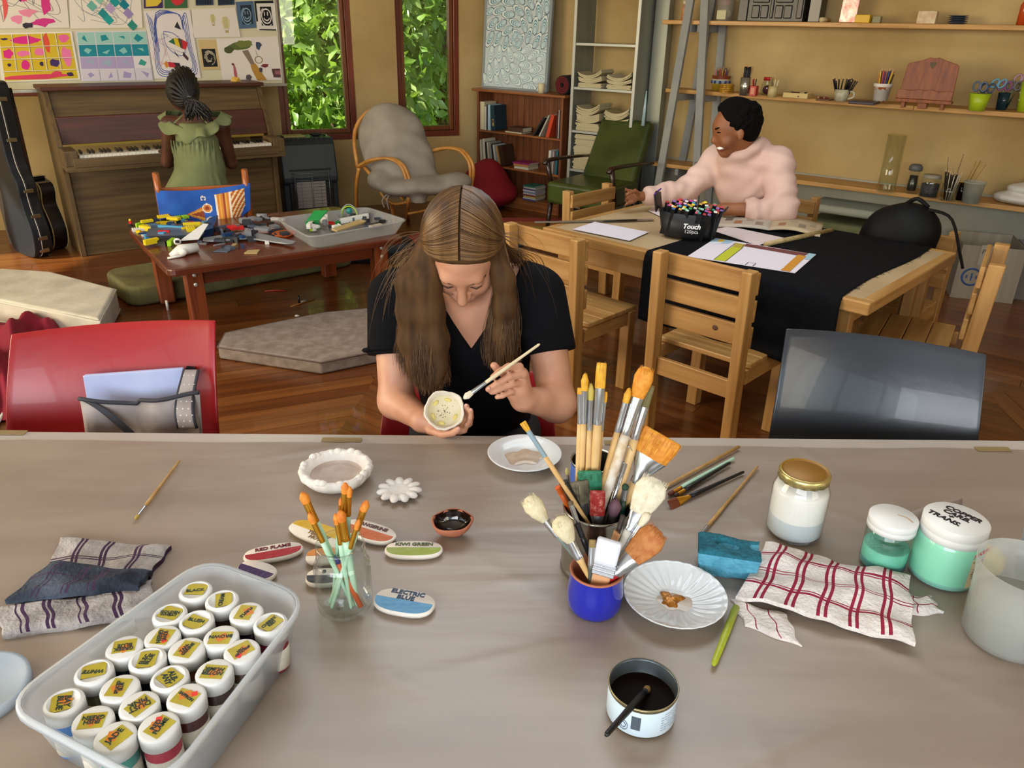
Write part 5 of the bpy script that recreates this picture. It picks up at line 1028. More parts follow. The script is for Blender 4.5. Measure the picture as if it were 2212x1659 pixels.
c, h, o = pot('mug', 'speckled grey-green mug of black pencils on the middle shelf', 1812, 219, .042, .05, 193, [GLZ], cat='mug'); m = MB(); m.tube(spline([c+dR*.045+V((0, 0, h*.85)), c+dR*.075+V((0, 0, h*.8)), c+dR*.08+V((0, 0, h*.4)), c+dR*.043+V((0, 0, h*.2))], 12), .007, 8); wp(m, 'handle', GLZ, o)
bundle(c-dR*.022, 9, .014, h+.07, .045, ['151515'], 'black pencil leaning left in the speckled mug', 'black pencils at the mug left', lean=(-.028, 0)); bundle(c+dR*.018, 16, .02, h+.075, .035, ['151515'], 'black pencil leaning right in the speckled mug', 'black pencils at the mug right', lean=(.032, -.01))
o, w = boxon('dark_book', 'flat dark purple book lying under the flowery pot', 'book', 1823, 1895, 226, zM, .018, .16, col('2f2636', .4), off=0)
c = on(1897, 219, zM+.018)-nRin*.05; c.z = zM+.0185; h = H(c, 180); o = lat('flower_pot', 'white pot with orange autumn leaf print holding coloured pencils', 'pot', c, [(0, 0), (.043, 0), (.053, h*.78), (.058, h*.8), (.06, h), (.055, h), (.045, .005), (0, .005)], [mat('leaf_print', 'd3c7b2', .5, c2='a3542a', vs=45, vr=(.5, .56)), col('d9d2c8')], ms=[0, 0, 0, 1, 1, 1, 1]); bundle(c, 24, .045, h+.085, .03, MIX+['c97a2a', 'd9c23a'], 'coloured pencil standing in the leaf-print pot', 'pencils in the leaf-print pot', lean=(.012, 0))
# book stand
BKW = wood('book_stand_wood', '6d3310', '8f4c1c', 'z', 4, .35, .3); c = on(1988, 236, zM)-nRin*.05; sc = .31
t = thing('book_stand', 'polished orange-brown wooden book stand on the middle shelf', 'book stand', V((c.x, c.y, zM)), aR); hs_ = H(V((c.x, c.y, zM)), 122); bwid = (WR(2048, 200, .13)-WR(1936, 200, .13)).dot(dR)
prf = [(-.5, .14), (-.46, .84), (-.43, .87), (-.2, .93), (-.08, .99), (.0, .97), (.08, .99), (.22, .94), (.44, .87), (.47, .84), (.5, .14)]
Tl = Matrix.Rotation(rad(80), 3, 'X')
m = MB(); m.prism([(x*bwid, z*hs_) for x, z in prf], -.008, .008, 0, Tl); ob_ = m.build('back_board', BKW, t, (0, .0, 0), bev=.003)
m = MB(); m.prism([(x*bwid*1.02, z*hs_) for x, z in ((-.5, .16), (-.5, .33), (-.4, .35), (-.25, .32), (-.1, .36), (.0, .33), (.1, .36), (.25, .32), (.4, .35), (.5, .33), (.5, .16))], .038, .05, 0, Tl); m.build('front_lip', BKW, t, bev=.003)
m = MB(); m.box((0, -.005, hs_*.15), (bwid*1.04, .075, .02)); m.build('ledge', BKW, t, bev=.003)
for x in (-.36, 0, .36): m = MB(); m.box((x*bwid, .01, hs_*.07), (.02 if x else .05, .07, hs_*.14)); m.build('foot', BKW, t, bev=.002)
m = MB(); m.prism([(x*.02, hs_*.84+z*.022) for x, z in ((0, -1), (.9, .1), (.9, .7), (.45, .95), (0, .6), (-.45, .95), (-.9, .7), (-.9, .1))], .0085, .0095, 0, Tl); m.build('heart_cutout', mat('heart_hole', '5a5038', .7), t)
# pots of scissors
LIM = mat('lime_enamel', '9fb81f', .35)
def scissors(nm_lab, c, h, col1, tilt, ang):
    u = V((math.sin(ang)*tilt, math.cos(ang)*.1*tilt, 1)).normalized(); sd_ = dR; o = thing('scissors', nm_lab, 'scissors', c)
    m = MB(); m.bar(c+V((0, 0, .01)), c+u*h, .014, .004); wp(m, 'blades', mat('blade_steel', 'a9adb0', .25, metal=.9), o); q = c+u*(h+.028)
    for s in (-1, 1): m = MB(); m.tube([q+sd_*(s*.02+.018*math.cos(a))+u*(.027*math.sin(a)) for a in [2*pi*k/14 for k in range(15)]], .0055, 6, cap=False); wp(m, 'handle', col(col1, .4), o)
    return o
c, h, o = pot('lime_bucket', 'lime green tin bucket of scissors on the middle shelf', 2106, 240, .045, .062, 202, [LIM], cat='bucket'); scissors('scissors with grey-blue handles upright in the lime bucket', c+dR*-.01, h+.012, '4f5f78', .1, 0); scissors('scissors with light blue handles leaning out of the lime bucket', c+dR*.02, h+.05, '5f97b4', .5, 1.2); scissors('scissors with navy handles low in the lime bucket', c+dR*.012-nRin*.02, h+.005, '2c3c58', .2, 1)
c, h, o = pot('dark_tumbler', 'square-looking dark teal tumbler of scissors on the middle shelf', 2160, 238, .034, .043, 200, [mat('dark_teal_glaze', '17323a', .15)], n=4, cat='tumbler'); scissors('scissors with purple-pink handles in the dark tumbler', c-dR*.008, h+.01, '8f4f86', -.05, 1); scissors('scissors with grey handles in the dark tumbler', c+dR*.015, h+.018, '6d6f74', .25, 1); scissors('scissors with pale lilac handles highest in the dark tumbler', c+dR*.03-nRin*.01, h+.06, 'a884a0', .3, 1)
c, h, o = pot('lime_pot', 'tall lime green pot with white dots at the right edge', 2215, 242, .055, .068, 178, [LIM])
for i in range(40): a = rm.uniform(0, 6.28); z_ = rm.uniform(.25, .75)*h; r = .055+.013*z_/h; m = MB(); m.ball(c+V((r*math.cos(a), r*math.sin(a), z_)), .004, 6); wp(m, 'white_dot', col('d5d9b0', .5), o)
# lowest shelf
GL = glass('clear_glass', 'f7faf7', .95)
c = on(1908, 417, zLo)-nRin*.06; h = H(c, 291); o = lat('glass_cylinder', 'tall empty glass cylinder vase on the lowest shelf', 'vase', c, [(0, .001), (.058, .001), (.06, .006), (.06, h), (.057, h), (.056, .012), (0, .012)], [glass('green_glass', 'f9fbf6', .9)], 36)
c = on(1962, 420, zLo)-nRin*.06; h = H(c, 355); o = lat('glass_percolator', 'glass jar with a grey domed lid on the lowest shelf', 'jar', c, [(0, .001), (.04, .001), (.045, .03), (.03, h*.6), (.036, h*.8)], [GL]); m = MB(); m.lathe([(.034, h*.78), (.043, h*.8), (.043, h*.92), (.032, h), (0, h)], 22, c); wp(m, 'grey_lid', col('5a5a58', .5), o); m = MB(); m.lathe([(0, .02), (.028, .02), (.03, h*.3), (.026, h*.62), (0, h*.62)], 16, c); wp(m, 'metal_core', mat('dark_metal', '55554f', .25, metal=.8), o)
c = on(2000, 428, zLo)-nRin*.06; h = H(c, 378); o = lat('plastic_jar', 'squat clear jar with a pale lid and dark contents on the lowest shelf', 'jar', c, [(0, .001), (.06, .001), (.062, h*.8), (.05, h*.92), (.05, h*.93)], [glass('clear_glass')]); m = MB(); m.lathe([(.052, h*.86), (.056, h*.88), (.056, h), (0, h)], 22, c); wp(m, 'lid', frost('lid_frost', 'b9b2a2', .8), o); m = MB(); m.lathe([(0, .006), (.054, .006), (.055, h*.6), (0, h*.62)], 18, c); wp(m, 'contents', mat('dark_bits', '2f2d30', .7, c2='4a4a4c', vs=60), o)
c = on(2042, 437, zLo)-nRin*.055; h = H(c, 396); o = lat('brush_jar', 'glass jar crammed with thin dark brushes on the lowest shelf', 'jar', c, [(0, .001), (.048, .001), (.05, h), (.048, h), (.045, .006), (0, .006)], [glass('clear_glass')]); bundle(c, 34, .04, h+.075, .035, ['2c241c', 'bcae90', '3a2f26', 'd0c6ae', '221c18'], 'thin brush standing in the crammed glass jar', 'brushes in the crammed jar', cat='brush', nm='brush', pr=.0032); bundle(c, 2, .02, h+.2, .06, ['4a3c2c'], 'long dry twig rising from the crammed jar', 'twigs in the crammed jar', cat='twig', nm='twig', pr=.0016)
c2 = on(2066, 437, zLo)-nRin*.10; o = lat('brown_glass', 'dark glass of bamboo sticks behind the frosted cup', 'glass', c2, [(0, .001), (.03, .001), (.034, h*.95), (.032, h*.95), (.028, .005), (0, .005)], [glass('brown_glass', '8a7a64', .8)]); bundle(c2, 6, .02, h+.13, .03, ['b9954f', 'a8843f'], 'thin bamboo stick in the dark glass', 'bamboo sticks in the dark glass', cat='stick', nm='bamboo_stick', pr=.003, lean=(.07, 0), tip=False)
c = on(2092, 441, zLo)-nRin*.055; h = H(c, 392); o = lat('frosted_cup', 'frosted plastic cup of grey beads on the lowest shelf', 'cup', c, [(0, .001), (.05, .001), (.062, h*.92), (.068, h*.93), (.068, h), (.063, h), (.048, .004), (0, .004)], [frost('cup_frost', 'c9cfc6', .4)])
for i in range(26): a = 2.4*i; r = .043*math.sqrt((i % 9+.5)/9); m = MB(); m.lathe([(.004, 0), (.01, .001), (.011, .005), (.004, .006)], 10, c+V((r*math.cos(a), r*math.sin(a), .008+.02*(i//9))), R=Matrix.Rotation(rm.uniform(0, 2), 3, 'X')); ws('bead', m, col('a9b2a8', .4), 'grey ring bead inside the frosted cup', 'bead', 'beads in the frosted cup')
sd = SD((2.4, 3.8, zLo-.02), (4.6, 5.4, zLo+.3), .014); c = on(2215, 448, zLo)-nRin*.1
sd = SD(c-V((.35, .35, .03)), c+V((.4, .35, .3)), .012)
for dx, z_, r in ((0, .04, (.2, .13, .045)), (.02, .1, (.16, .12, .04)), (.05, .15, (.1, .09, .03)), (-.12, .03, (.08, .06, .03))): sd.ell(c+dR*dx+V((0, 0, z_)), r, .02, [list(r_) for r_ in ((dR.x, dR.y, 0), (-dR.y, dR.x, 0), (0, 0, 1))])
sd.half((0, 0, zLo+.002), (0, 0, -1)); o = sd.mesh('white_bags', mat('white_plastic_bag', 'd6d0c6', .4, bump=.8, bs=25), None); tag(o, 'pile of crumpled white plastic bags at the right end of the lowest shelf', 'bag')
c = on(1500, 376, zLo)-nRin*.09; lat('plastic_tub', 'small cloudy plastic tub on the lowest shelf behind the trestle legs', 'tub', c, [(0, .001), (.04, .001), (.046, .075), (.044, .076), (.038, .004), (0, .004)], [frost('tub_cloudy', 'b9b4b0', .5)])
q = sl+dR*(sw_+.06)-nRin*(sdp-.095)+nRin*(sdp-.0); m = MB(); a_ = PP(1397, 196, sl+nRin*.02, nRin); b_ = PP(1389, 272, sl+nRin*.02, nRin); m.tube([a_, a_*.5+b_*.5, b_], [.004, .012, .016], 6, flat=.15); ws('plastic_strip', m, mat('pale_blue_strip', 'a9c4cc', .2), 'pale blue plastic strip hanging on the steel shelf post', 'strip')
# under the lowest shelf
a = P(2150, 652, 0); CARD = mat('cardboard', '8d8272', .85, c2='9b917f', vs=4, st=(6, 6, .4), bump=.1, bs=40)
b1, b2, b3 = P(2052, 641, 0), P(2150, 652, 0), P(2200, 598, 0); ux = (b2-b1).normalized(); cc = (b1+b2)/2; wv = (b2-b1).length*1.0; uy = V((-ux.y, ux.x, 0)); hx = ZT(b1, 528); 
def openbox(lab, org, ux, uy, w, d, h, m_, fl=.0):
    t = thing('cardboard_box', lab, 'box', org+ux*w/2+uy*d/2, math.atan2(ux.y, ux.x)); th = .006
    for nm, c_, s_ in (('panel', (0, -d/2, h/2), (w, th, h)), ('panel', (0, d/2, h/2), (w, th, h)), ('panel', (-w/2, 0, h/2), (th, d, h)), ('panel', (w/2, 0, h/2), (th, d, h)), ('base', (0, 0, .006), (w, d, .01))): m = MB(); m.box(c_, s_); m.build(nm, m_, t)
    return t
t = openbox('open grey-brown cardboard box with a blue ring mark under the shelf', b1, ux, uy, wv*1.35, .42, hx, CARD)
w_ = wv*1.35; m = MB(); m.lathe([(.048, 0), (.06, 0), (.06, .001), (.048, .001), (.048, 0)], 28, (-w_/2+.09, -.2135, hx*.42), R=Matrix.Rotation(rad(90), 3, 'X')); m.build('blue_ring_mark', col('2f4f86', .6), t)
for k in (-.028, 0, .028): m = MB(); m.box((-w_/2+.09+k, -.2138, hx*.42), (.01, .001, .05-abs(k))); m.build('ring_letter', col('2f4f86', .6), t)
text('toki', .07, col('1d1c1c', .7), t, Matrix.Translation((w_/2+.0035, .02, hx*.5)) @ Matrix.Rotation(rad(90), 4, 'Z') @ Matrix.Rotation(rad(90), 4, 'X')); text('PB 07', .04, col('2c2826', .7), t, Matrix.Translation((-.02, -.2138, hx*.9)) @ Matrix.Rotation(rad(90), 4, 'X'))
m = MB(); m.box((-.02, -.2135, hx*.84), (.11, .001, .13)); m.build('paper_label', col('a39a88', .7), t)
t2 = openbox('second grey box partly behind the ring-marked box', b1+ux*(wv*1.35+.03)+uy*.12, ux, uy, .3, .26, hx*.95, mat('grey_card', '6f6c66', .85))
a, b = P(1688, 545, 0), P(1905, 545, 0)
c0, c1 = WR(1690, 470, .3), WR(1880, 470, .3)
for lab, mm, z_, hgt, y_ in (('rolled olive canvas mat lying under the lowest shelf', mat('olive_roll', '5c6143', .9, c2='6f7452', vs=8), .26, .10, 0), ('pale grey-green foam mat stacked on the olive one', mat('pale_foam', '9aa194', .9), .40, .06, 0)):
    a = K0+dR*sx_(1745, 470, .3)+nRin*.02; L = sx_(1915, 470, .3)-sx_(1745, 470, .3); m = MB(); m.box((L/2, -.17, z_/1-.0), (L, .36, hgt)); o = solo('foam_mat', m, mm, lab, 'mat', V((a.x, a.y, -.0)), aR, 'mats under the shelf', .03, 4)
m = MB(); m.box((L/2, -.17, .104), (L*.98, .34, .205)); solo('storage_chest', m, mat('grey_chest', '4a463e', .8), 'low dark chest carrying the mats under the lowest shelf', 'chest', V((a.x, a.y, 0)), aR, None, .006)
# ---------------- pine work table with its chairs ----------------
PN = {a: wood('pine', '966832', 'bd9357', a, 3, .45, .12, k=11, vr=(.25, .75)) for a in 'xyz'}; KNOT = mat('knot', '5a3a28', .6)
h2 = .70; TLc, TF, TB_ = P(1172, 490, h2), P(1880, 656, h2), P(2085, 548, h2)
ux = (TF-TLc).normalized(); uy = V((-ux.y, ux.x, 0)); tw, td = (TF-TLc).length, (TB_-TF).dot(uy); a2 = math.atan2(ux.y, ux.x)
def T2(px, py, z=.7035): return P(px, py, z)
def uv2(p): d = p-TLc; return d.dot(ux), d.dot(uy)
ctr = TLc+ux*tw/2+uy*td/2; ctr.z = 0
t = thing('work_table', 'large pine table with a beige top under the black cloth', 'table', ctr, a2)
m = MB(); m.box((0, 0, .677), (tw-.06, td-.06, .042)); m.build('top_panel', mat('beige_hardboard', 'a8906c', .55, c2='b9a27e', vs=3), t)
for sy in (-1, 1): m = MB(); m.box((0, sy*(td/2-.022), .675), (tw, .044, .048)); m.build('edge_rail', PN['x'], t, bev=.006)
for sx in (-1, 1): m = MB(); m.box((sx*(tw/2-.022), 0, .675), (.044, td-.088, .048)); m.build('edge_rail', PN['y'], t, bev=.006)
for sx in (-1, 1):
    for sy in (-1, 1):
        m = MB(); m.box((sx*(tw/2-.12), sy*(td/2-.06), .325), (.1, .045, .65)); lg = m.build('leg', PN['z'], t, bev=.005)
        m = MB(); m.box((sx*(tw/2-.12), sy*(td/2-.105), .325), (.045, .045, .65)); m.build('leg_brace', PN['z'], t, bev=.005)
        if sx == 1 and sy == -1: m = MB(); m.ball((tw/2-.12, -td/2+.0375, .54), (.016, .0015, .024), 12); m.build('knot', KNOT, lg)
for sy in (-1, 1): m = MB(); m.box((0, sy*(td/2-.07), .6), (tw-.36, .022, .09)); m.build('apron', PN['x'], t, bev=.003)
for sx in (-1, 1): m = MB(); m.box((sx*(tw/2-.12), 0, .6), (.022, td-.26, .09)); m.build('apron', PN['y'], t, bev=.003)
def chair(label, loc, rz, sc=1, knot=False):
    t = thing('pine_chair', label, 'chair', loc, rz, None); H_ = .79*sc; w = .42; d = .40; s_ = .41*sc; x = w/2-.022
    for sx in (-1, 1):
        m = MB(); m.bar((sx*x, -d/2, 0), (sx*x, -d/2, s_), .042, .055, 0, (0, 1, 0)); 
        m = MB(); m.hexa([V((sx*x+a, -d/2+b, 0)) for a, b in ((-.021, -.03), (.021, -.03), (.021, .03), (-.021, .03))], [V((sx*x+a, -d/2-.03+b, H_)) for a, b in ((-.021, -.028), (.021, -.028), (.021, .028), (-.021, .028))]); m.build('rear_post', PN['z'], t, bev=.005)
        m = MB(); m.box((sx*x, d/2-.025, (s_-.02)/2), (.05, .05, s_-.02)); m.build('front_leg', PN['z'], t, bev=.004)
        m = MB(); m.box((sx*(x+.003), 0, s_-.055), (.024, d-.075, .06)); m.build('side_rail', PN['y'], t, bev=.003)
    m = MB(); m.box((0, -d/2-.004, s_-.10), (w-.09, .022, .075)); m.build('rear_rail', PN['x'], t, bev=.003)
    m = MB(); m.box((0, d/2-.03, s_-.055), (w-.1, .022, .06)); m.build('front_rail', PN['x'], t, bev=.003)
    for i in range(4): m = MB(); m.box((0, -d/2+.055+.0885*(i+.5), s_-.011), (w-.005, .086, .022)); m.build('seat_board', PN['x'], t, bev=.004)
    for i in range(3):
        z = H_-.055-.105*i*sc; y = -d/2+.032+.009-.03*z/H_; m = MB(); m.box((0, y, z), (w-.005, .018, .085*sc)); o = m.build('back_slat', PN['x'], t, bev=.004)
        if knot and i == 2: m = MB(); m.ball((.06, y-.0095, z+.005), (.013, .0012, .011), 12); m.build('knot', KNOT, o)
    return t
rzF = a2
cC = P(1388, 923, 0); chair('pine chair with a dark knot in its lowest slat, nearest the black cloth', cC+ux*.21+uy*.2, a2, 1, True)
cA = P(1245, 892, 0); chair('pine chair directly behind the seated girl in black', cA-ux*.21+uy*.2, a2, 1, True)
chair('pine chair at the right end of the table, seen edge-on', V((1.77, 2.84, 0))+V((.53, .85, 0))*.21+V((-.85, .53, 0))*.2, rad(58), 1)
chair('pine chair behind the table corner holding the backpack', V((2.15, 3.75, 0))-ux*.21-uy*.2, a2+pi, .875)
chair('pine chair that the person in the pink hoodie sits on', V((1.73, 4.51, 0))-ux*.21-uy*.2, a2+pi, .885)
chair('pine chair at the far left side of the table, by the green armchair', V((.31, 4.54, 0))+uy*.21+ux*.2, a2-pi/2, .885)
# black cloth
BCL = mat('black_linen', '0b0c10', .85, c2='0e1014', vs=30, bump=.3, bs=160, spec=.12)
uL, uR = uv2(T2(1371, 549))[0], uv2(T2(1806, 645))[0]; hemz = .44
def clf(u, v):
    U = uL+(uR-uL)*u + .01*math.sin(v*9)*(u > .5); s = v*(td+.30)      # v 0 = back edge of the table, 1 = hem
    if s < td-.02: p = TLc+ux*U+uy*(td-.01-s); return (p.x, p.y, h2+.0025+.0012*math.sin(u*14+v*9))
    k = min(1, (s-(td-.02))/.05); dz = max(0, s-td-.005); p = TLc+ux*(U)+uy*(.01-.028*k-.012*math.sin(u*17)*dz*3-.01*dz); 
    return (p.x, p.y, h2+.0025-.012*k*k-dz*.98)
m = MB(); m.grid(clf, 60, 60); o = ws('black_cloth', m, BCL, 'black cloth laid over the pine table and hanging down its front', 'cloth'); sk_ = o.modifiers.new('thick', 'SOLIDIFY'); sk_.thickness = .002; sk_.offset = 1
rf = random.Random(4); m = MB()
for i in range(26):
    a = V(clf(1, rf.uniform(.03, .72))); m.tube([a, a+ux*rf.uniform(.006, .022)+uy*rf.uniform(-.012, .012)+V((0, 0, .0005))], .0007, 4)
fr = wp(m, 'frayed_threads', BCL, o); fr['kind'] = 'stuff'
n_ = V((0, 0, 1))
def sheet(cs, base='ded8dc', z=.7045, curl=0): return Paper([T2(x, y, z) for x, y in cs], n_, 0, base, None, curl)
sheet([(1237, 495), (1285, 479), (1402, 501), (1360, 520)], 'd9d3dc').done('paper_sheet', 'blank white sheet on the bare left end of the pine table', 'paper')
sheet([(1400, 455), (1412, 445), (1445, 462), (1428, 468)], 'd9cdd0').done('paper_sheet', 'pale sheet partly hidden behind the marker case', 'paper')
sheet([(1534, 496), (1577, 489), (1696, 514), (1636, 530)], 'd9c8c6', .7065).done('paper_sheet', 'blank pinkish sheet on the black cloth by the marker case', 'paper')
p = sheet([(1546, 514), (1763, 550), (1717, 590), (1484, 554)], 'e0d9e2', .7065)
p.poly('9cc3d8', [(.0, .0), (.2, .02), (.18, .18), (.08, .24), (-.0, .2)]); p.blob('e0b73a', .085, .1, .03, .07); p.poly('d8dfe8', [(.02, .2), (.12, .14), (.1, .3), (.02, .3)])
p.poly('b3a03a', [(.23, .08), (.33, .08), (.35, .3), (.25, .3)]); p.poly('b9bf2c', [(.245, .28), (.35, .3), (.36, .97), (.25, .97)]); p.line('3a3a36', [(.36, .97), (.345, .3), (.32, .1)], .006); p.line('3a3a36', [(.25, .97), (.23, .1)], .006)
p.poly('6f3a38', [(.33, .04), (.93, .02), (.92, .2), (.34, .17)]); p.poly('c98a2c', [(.86, .16), (.94, .17), (.95, .98), (.87, .98)]); p.poly('9cc0cc', [(.93, .0), (1, .0), (1, .3), (.95, .32)])
for a, b in (((.55, .99), (.55, .86)), ((.55, .86), (.62, .86)), ((.62, .86), (.62, .99))): p.line('2c2c30', [a, b], .006)
p.done('drawing', 'colourful marker drawing of a framed street lying on the black cloth', 'drawing')
m = MB(); m.bar(P(1155, 480, .706), P(1412, 474, .706), .028, .0015); ws('steel_ruler', m, mat('ruler_steel', '9a958a', .3, metal=.7), 'long thin steel ruler overhanging the table left end', 'ruler')
a, b = P(1302, 478, .709), P(1376, 475, .709); m = MB(); m.tube([a, a+(b-a)*.06, b], [.001, .004, .004], 6); ws('pencil', m, [col('151515')], 'black pencil lying beside the steel ruler', 'pencil')
a, b = P(1653, 528, .712), P(1797, 497, .712); m = MB(); m.tube([a, b], .011, 10); ws('wooden_rod', m, wood('rod', '8f7a4f', 'b39f70', 'x'), 'tan wooden rod lying across the black cloth', 'rod')
# open book
t = thing('open_book', 'open picture book lying on the table by the hoodie sleeve', 'book', T2(1660, 490, .704)); sp0, sp1 = T2(1660, 496, .712), T2(1672, 474, .712)
for nm, outs, base in (('left_page', ((1546, 486), (1560, 466)), 'b3a898'), ('right_page', ((1772, 508), (1779, 481)), 'b8a585')):
    o0, o1 = T2(*outs[0], .712), T2(*outs[1], .712); m = MB()
    f = lambda u, v: (sp0*(1-v)+sp1*v)*(1-u)+(o0*(1-v)+o1*v)*u + V((0, 0, .012*math.sin(min(1, u*1.15)*pi)*(1.2 if nm[0] == 'r' else .5)+.003-.005*u))
    m.grid(f if nm[0] == 'r' else (lambda u, v: f(1-u, v)), 12, 4, 0, th=.006); o = wp(m, nm, mat('page_'+base, base, .5), t)
    for k in range(4):
        u0, v0 = .15+.2*k, .25+.3*(k % 2); m = MB(); q = [f(u0, v0)+V((0, 0, .0008)), f(u0+.14, v0)+V((0, 0, .0008)), f(u0+.14, v0+.28)+V((0, 0, .0008)), f(u0, v0+.28)+V((0, 0, .0008))]; m.add(q if nm[0] == 'r' else q[::-1], [(0, 1, 2, 3)]); wp(m, 'picture', col(['8a7868', '9c8a78', 'a36a4a', '6a625a'][k] if nm[0] == 'l' else ['9c6a4a', 'a89a80', '8a8070', 'a0947c'][k], .5), t)
# marker case with markers
c = T2(1478, 512, .705); c = V((c.x, c.y, .705))+uy*.02; ca2 = math.atan2(ux.y, ux.x)+rad(22); e1 = V((math.cos(ca2), math.sin(ca2), 0)); e2 = V((-e1.y, e1.x, 0))
t = thing('marker_case', 'open black fabric case crammed with markers', 'case', c, ca2); NY = mat('black_nylon', '0e1013', .5, bump=.5, bs=22)
m = MB(); m.lathe([(0, 0), (.105, .0), (.118, .012), (.138, .115), (.134, .115), (.112, .014), (0, .006)], 36, (0, 0, 0), sx=1, sy=.62, rip=lambda a, i: .012*math.sin(5*a)*(i in (2, 3))); m.build('case_body', NY, t)
m = MB(); m.grid(lambda u, v: (-.135+.02*v-.035*v, -.07+.14*u, .112+.075*v+.01*math.sin(u*5)), 8, 6); o = m.build('lid_flap', NY, t); s_ = o.modifiers.new('thick', 'SOLIDIFY'); s_.thickness = .006
m = MB(); m.tube([(-.152, -.07+.014*k, .19) for k in range(11)], .004, 6); m.build('purple_trim', col('5a2f8f', .5), t)
m = MB(); m.grid(lambda u, v: (.135+.03*v, -.05+.1*u, .11+.03*v), 4, 3); o = m.build('corner_flap', NY, t); s_ = o.modifiers.new('thick', 'SOLIDIFY'); s_.thickness = .005
Mt = lambda z, dy: Matrix.Translation((.03, -.0865-dy, z)) @ Matrix.Rotation(rad(9), 4, 'Z') @ Matrix.Rotation(rad(80), 4, 'X')
text('Touch', .03, col('e8e8ea', .6), t, Mt(.066, .004), shear=.25, off=.0008); text('120pcs', .022, col('d8d8dc', .6), t, Mt(.042, -.001))
MK = ['c9506a', '7a5aa0', 'd9a23a', '3f8f5a', 'd43f5a', '4fa0c8', 'e3e0da', '2f8f7a', 'c83f9a', 'e8d23a', '8a8f94', 'd97a4a', '2f5fa8', 'a8d0c8', 'b0303a', 'f0b8c8', '6fb86a', '9a6ac0', 'e8e4dc', 'c8a050']
mk = {}; rk = random.Random(9)
for i in range(64):
    r_, q = divmod(i, 11); X = -.112+.0222*q+.006*(r_ % 2); Y = .062-.0225*r_
    if abs(X/.128)**2+abs(Y/.075)**2 > 1.02: continue
    c_ = MK[(i*7) % len(MK)]
    if c_ not in mk: m = MB(); m.box((0, 0, .055), (.016, .011, .11), 0); m.box((0, 0, .1235), (.0165, .0115, .024), 0); m.box((0, 0, .137), (.0145, .01, .006), 1); o = m.build('marker', [col('101012', .4), col(c_, .35)], bev=.001); mk[c_] = o
    else: o = mk[c_].copy(); COL.objects.link(o)
    p_ = c+e1*X+e2*Y; o.location = (p_.x, p_.y, c.z+.008+.012*(Y/.06)+.006*(X < 0)); o.rotation_euler = (rk.uniform(.12, .3), .22+rk.uniform(-.08, .08), ca2+rk.uniform(-.3, .3)); tag(o, 'black marker with a coloured end standing in the black fabric case', 'marker', 'markers in the black case')
# backpack
bc = V((1.86, 3.74, .42)); t = thing('backpack', 'black backpack slumped on the chair behind the table corner', 'backpack', bc); BKN = mat('backpack_nylon', '08090a', .65, spec=.25, bump=.6, bs=16)
sd = SD(bc+V((-.35, -.3, -.02)), bc+V((.35, .35, .5)), .01)
fx = [[ux.x, ux.y, 0], [-ux.y, ux.x, 0], [0, 0, 1]]
sd.ell(bc+V((0, 0, .13)), (.175, .13, .17), .05, fx).ell(bc+ux*.03+V((0, 0, .29)), (.15, .115, .13), .06, fx).ell(bc-ux*.08+V((0, 0, .22)), (.1, .12, .15), .05, fx).ell(bc-uy*.1+V((0, 0, .13)), (.13, .06, .11), .02, fx); sd.half((0, 0, bc.z+.002), (0, 0, -1)); sd.mesh('bag_body', BKN, t, sub=1)
m = MB(); m.tube(spline([bc+ux*.1+V((0, 0, .4)), bc+ux*.2+uy*.03+V((0, 0, .37)), bc+ux*.27+uy*.04+V((0, 0, .22)), bc+ux*.3+uy*.04+V((0, 0, .15))], 14), .022, 8, flat=.3); wp(m, 'strap', BKN, t)
m = MB(); m.tube(spline([bc+ux*.0+V((0, 0, .41)), bc+ux*.05-uy*.02+V((0, 0, .445)), bc+ux*.1+V((0, 0, .41))], 8), .01, 6); wp(m, 'top_handle', BKN, t)
for k in (-.05, .0): m = MB(); m.tube(spline([bc-uy*.158+ux*k+V((0, 0, .05)), bc-uy*.168+ux*k+V((0, 0, .13)), bc-uy*.15+ux*(k+.01)+V((0, 0, .22))], 8), .004, 5); wp(m, 'seam', col('1c1d20', .5), t)
q = bc-ux*.155-uy*.09+V((0, 0, .16)); m = MB(); Mb = frame(q-uy*.025, ux, (0, 0, 1))
m.prism([(-.012, -.012), (-.006, -.012), (.006, .012), (0, .008)], 0, .002, T=Mb.to_3x3()); m.v = [tuple(V(v)+q-uy*.03-ux*.01) for v in m.v]; k_ = len(m.v); m.add([V(v)+ux*.012+V((0, 0, .004)) for v in m.v[:k_]], [tuple(f) for f in m.f[:6]]); wp(m, 'white_logo', col('d9dadd', .5), t)
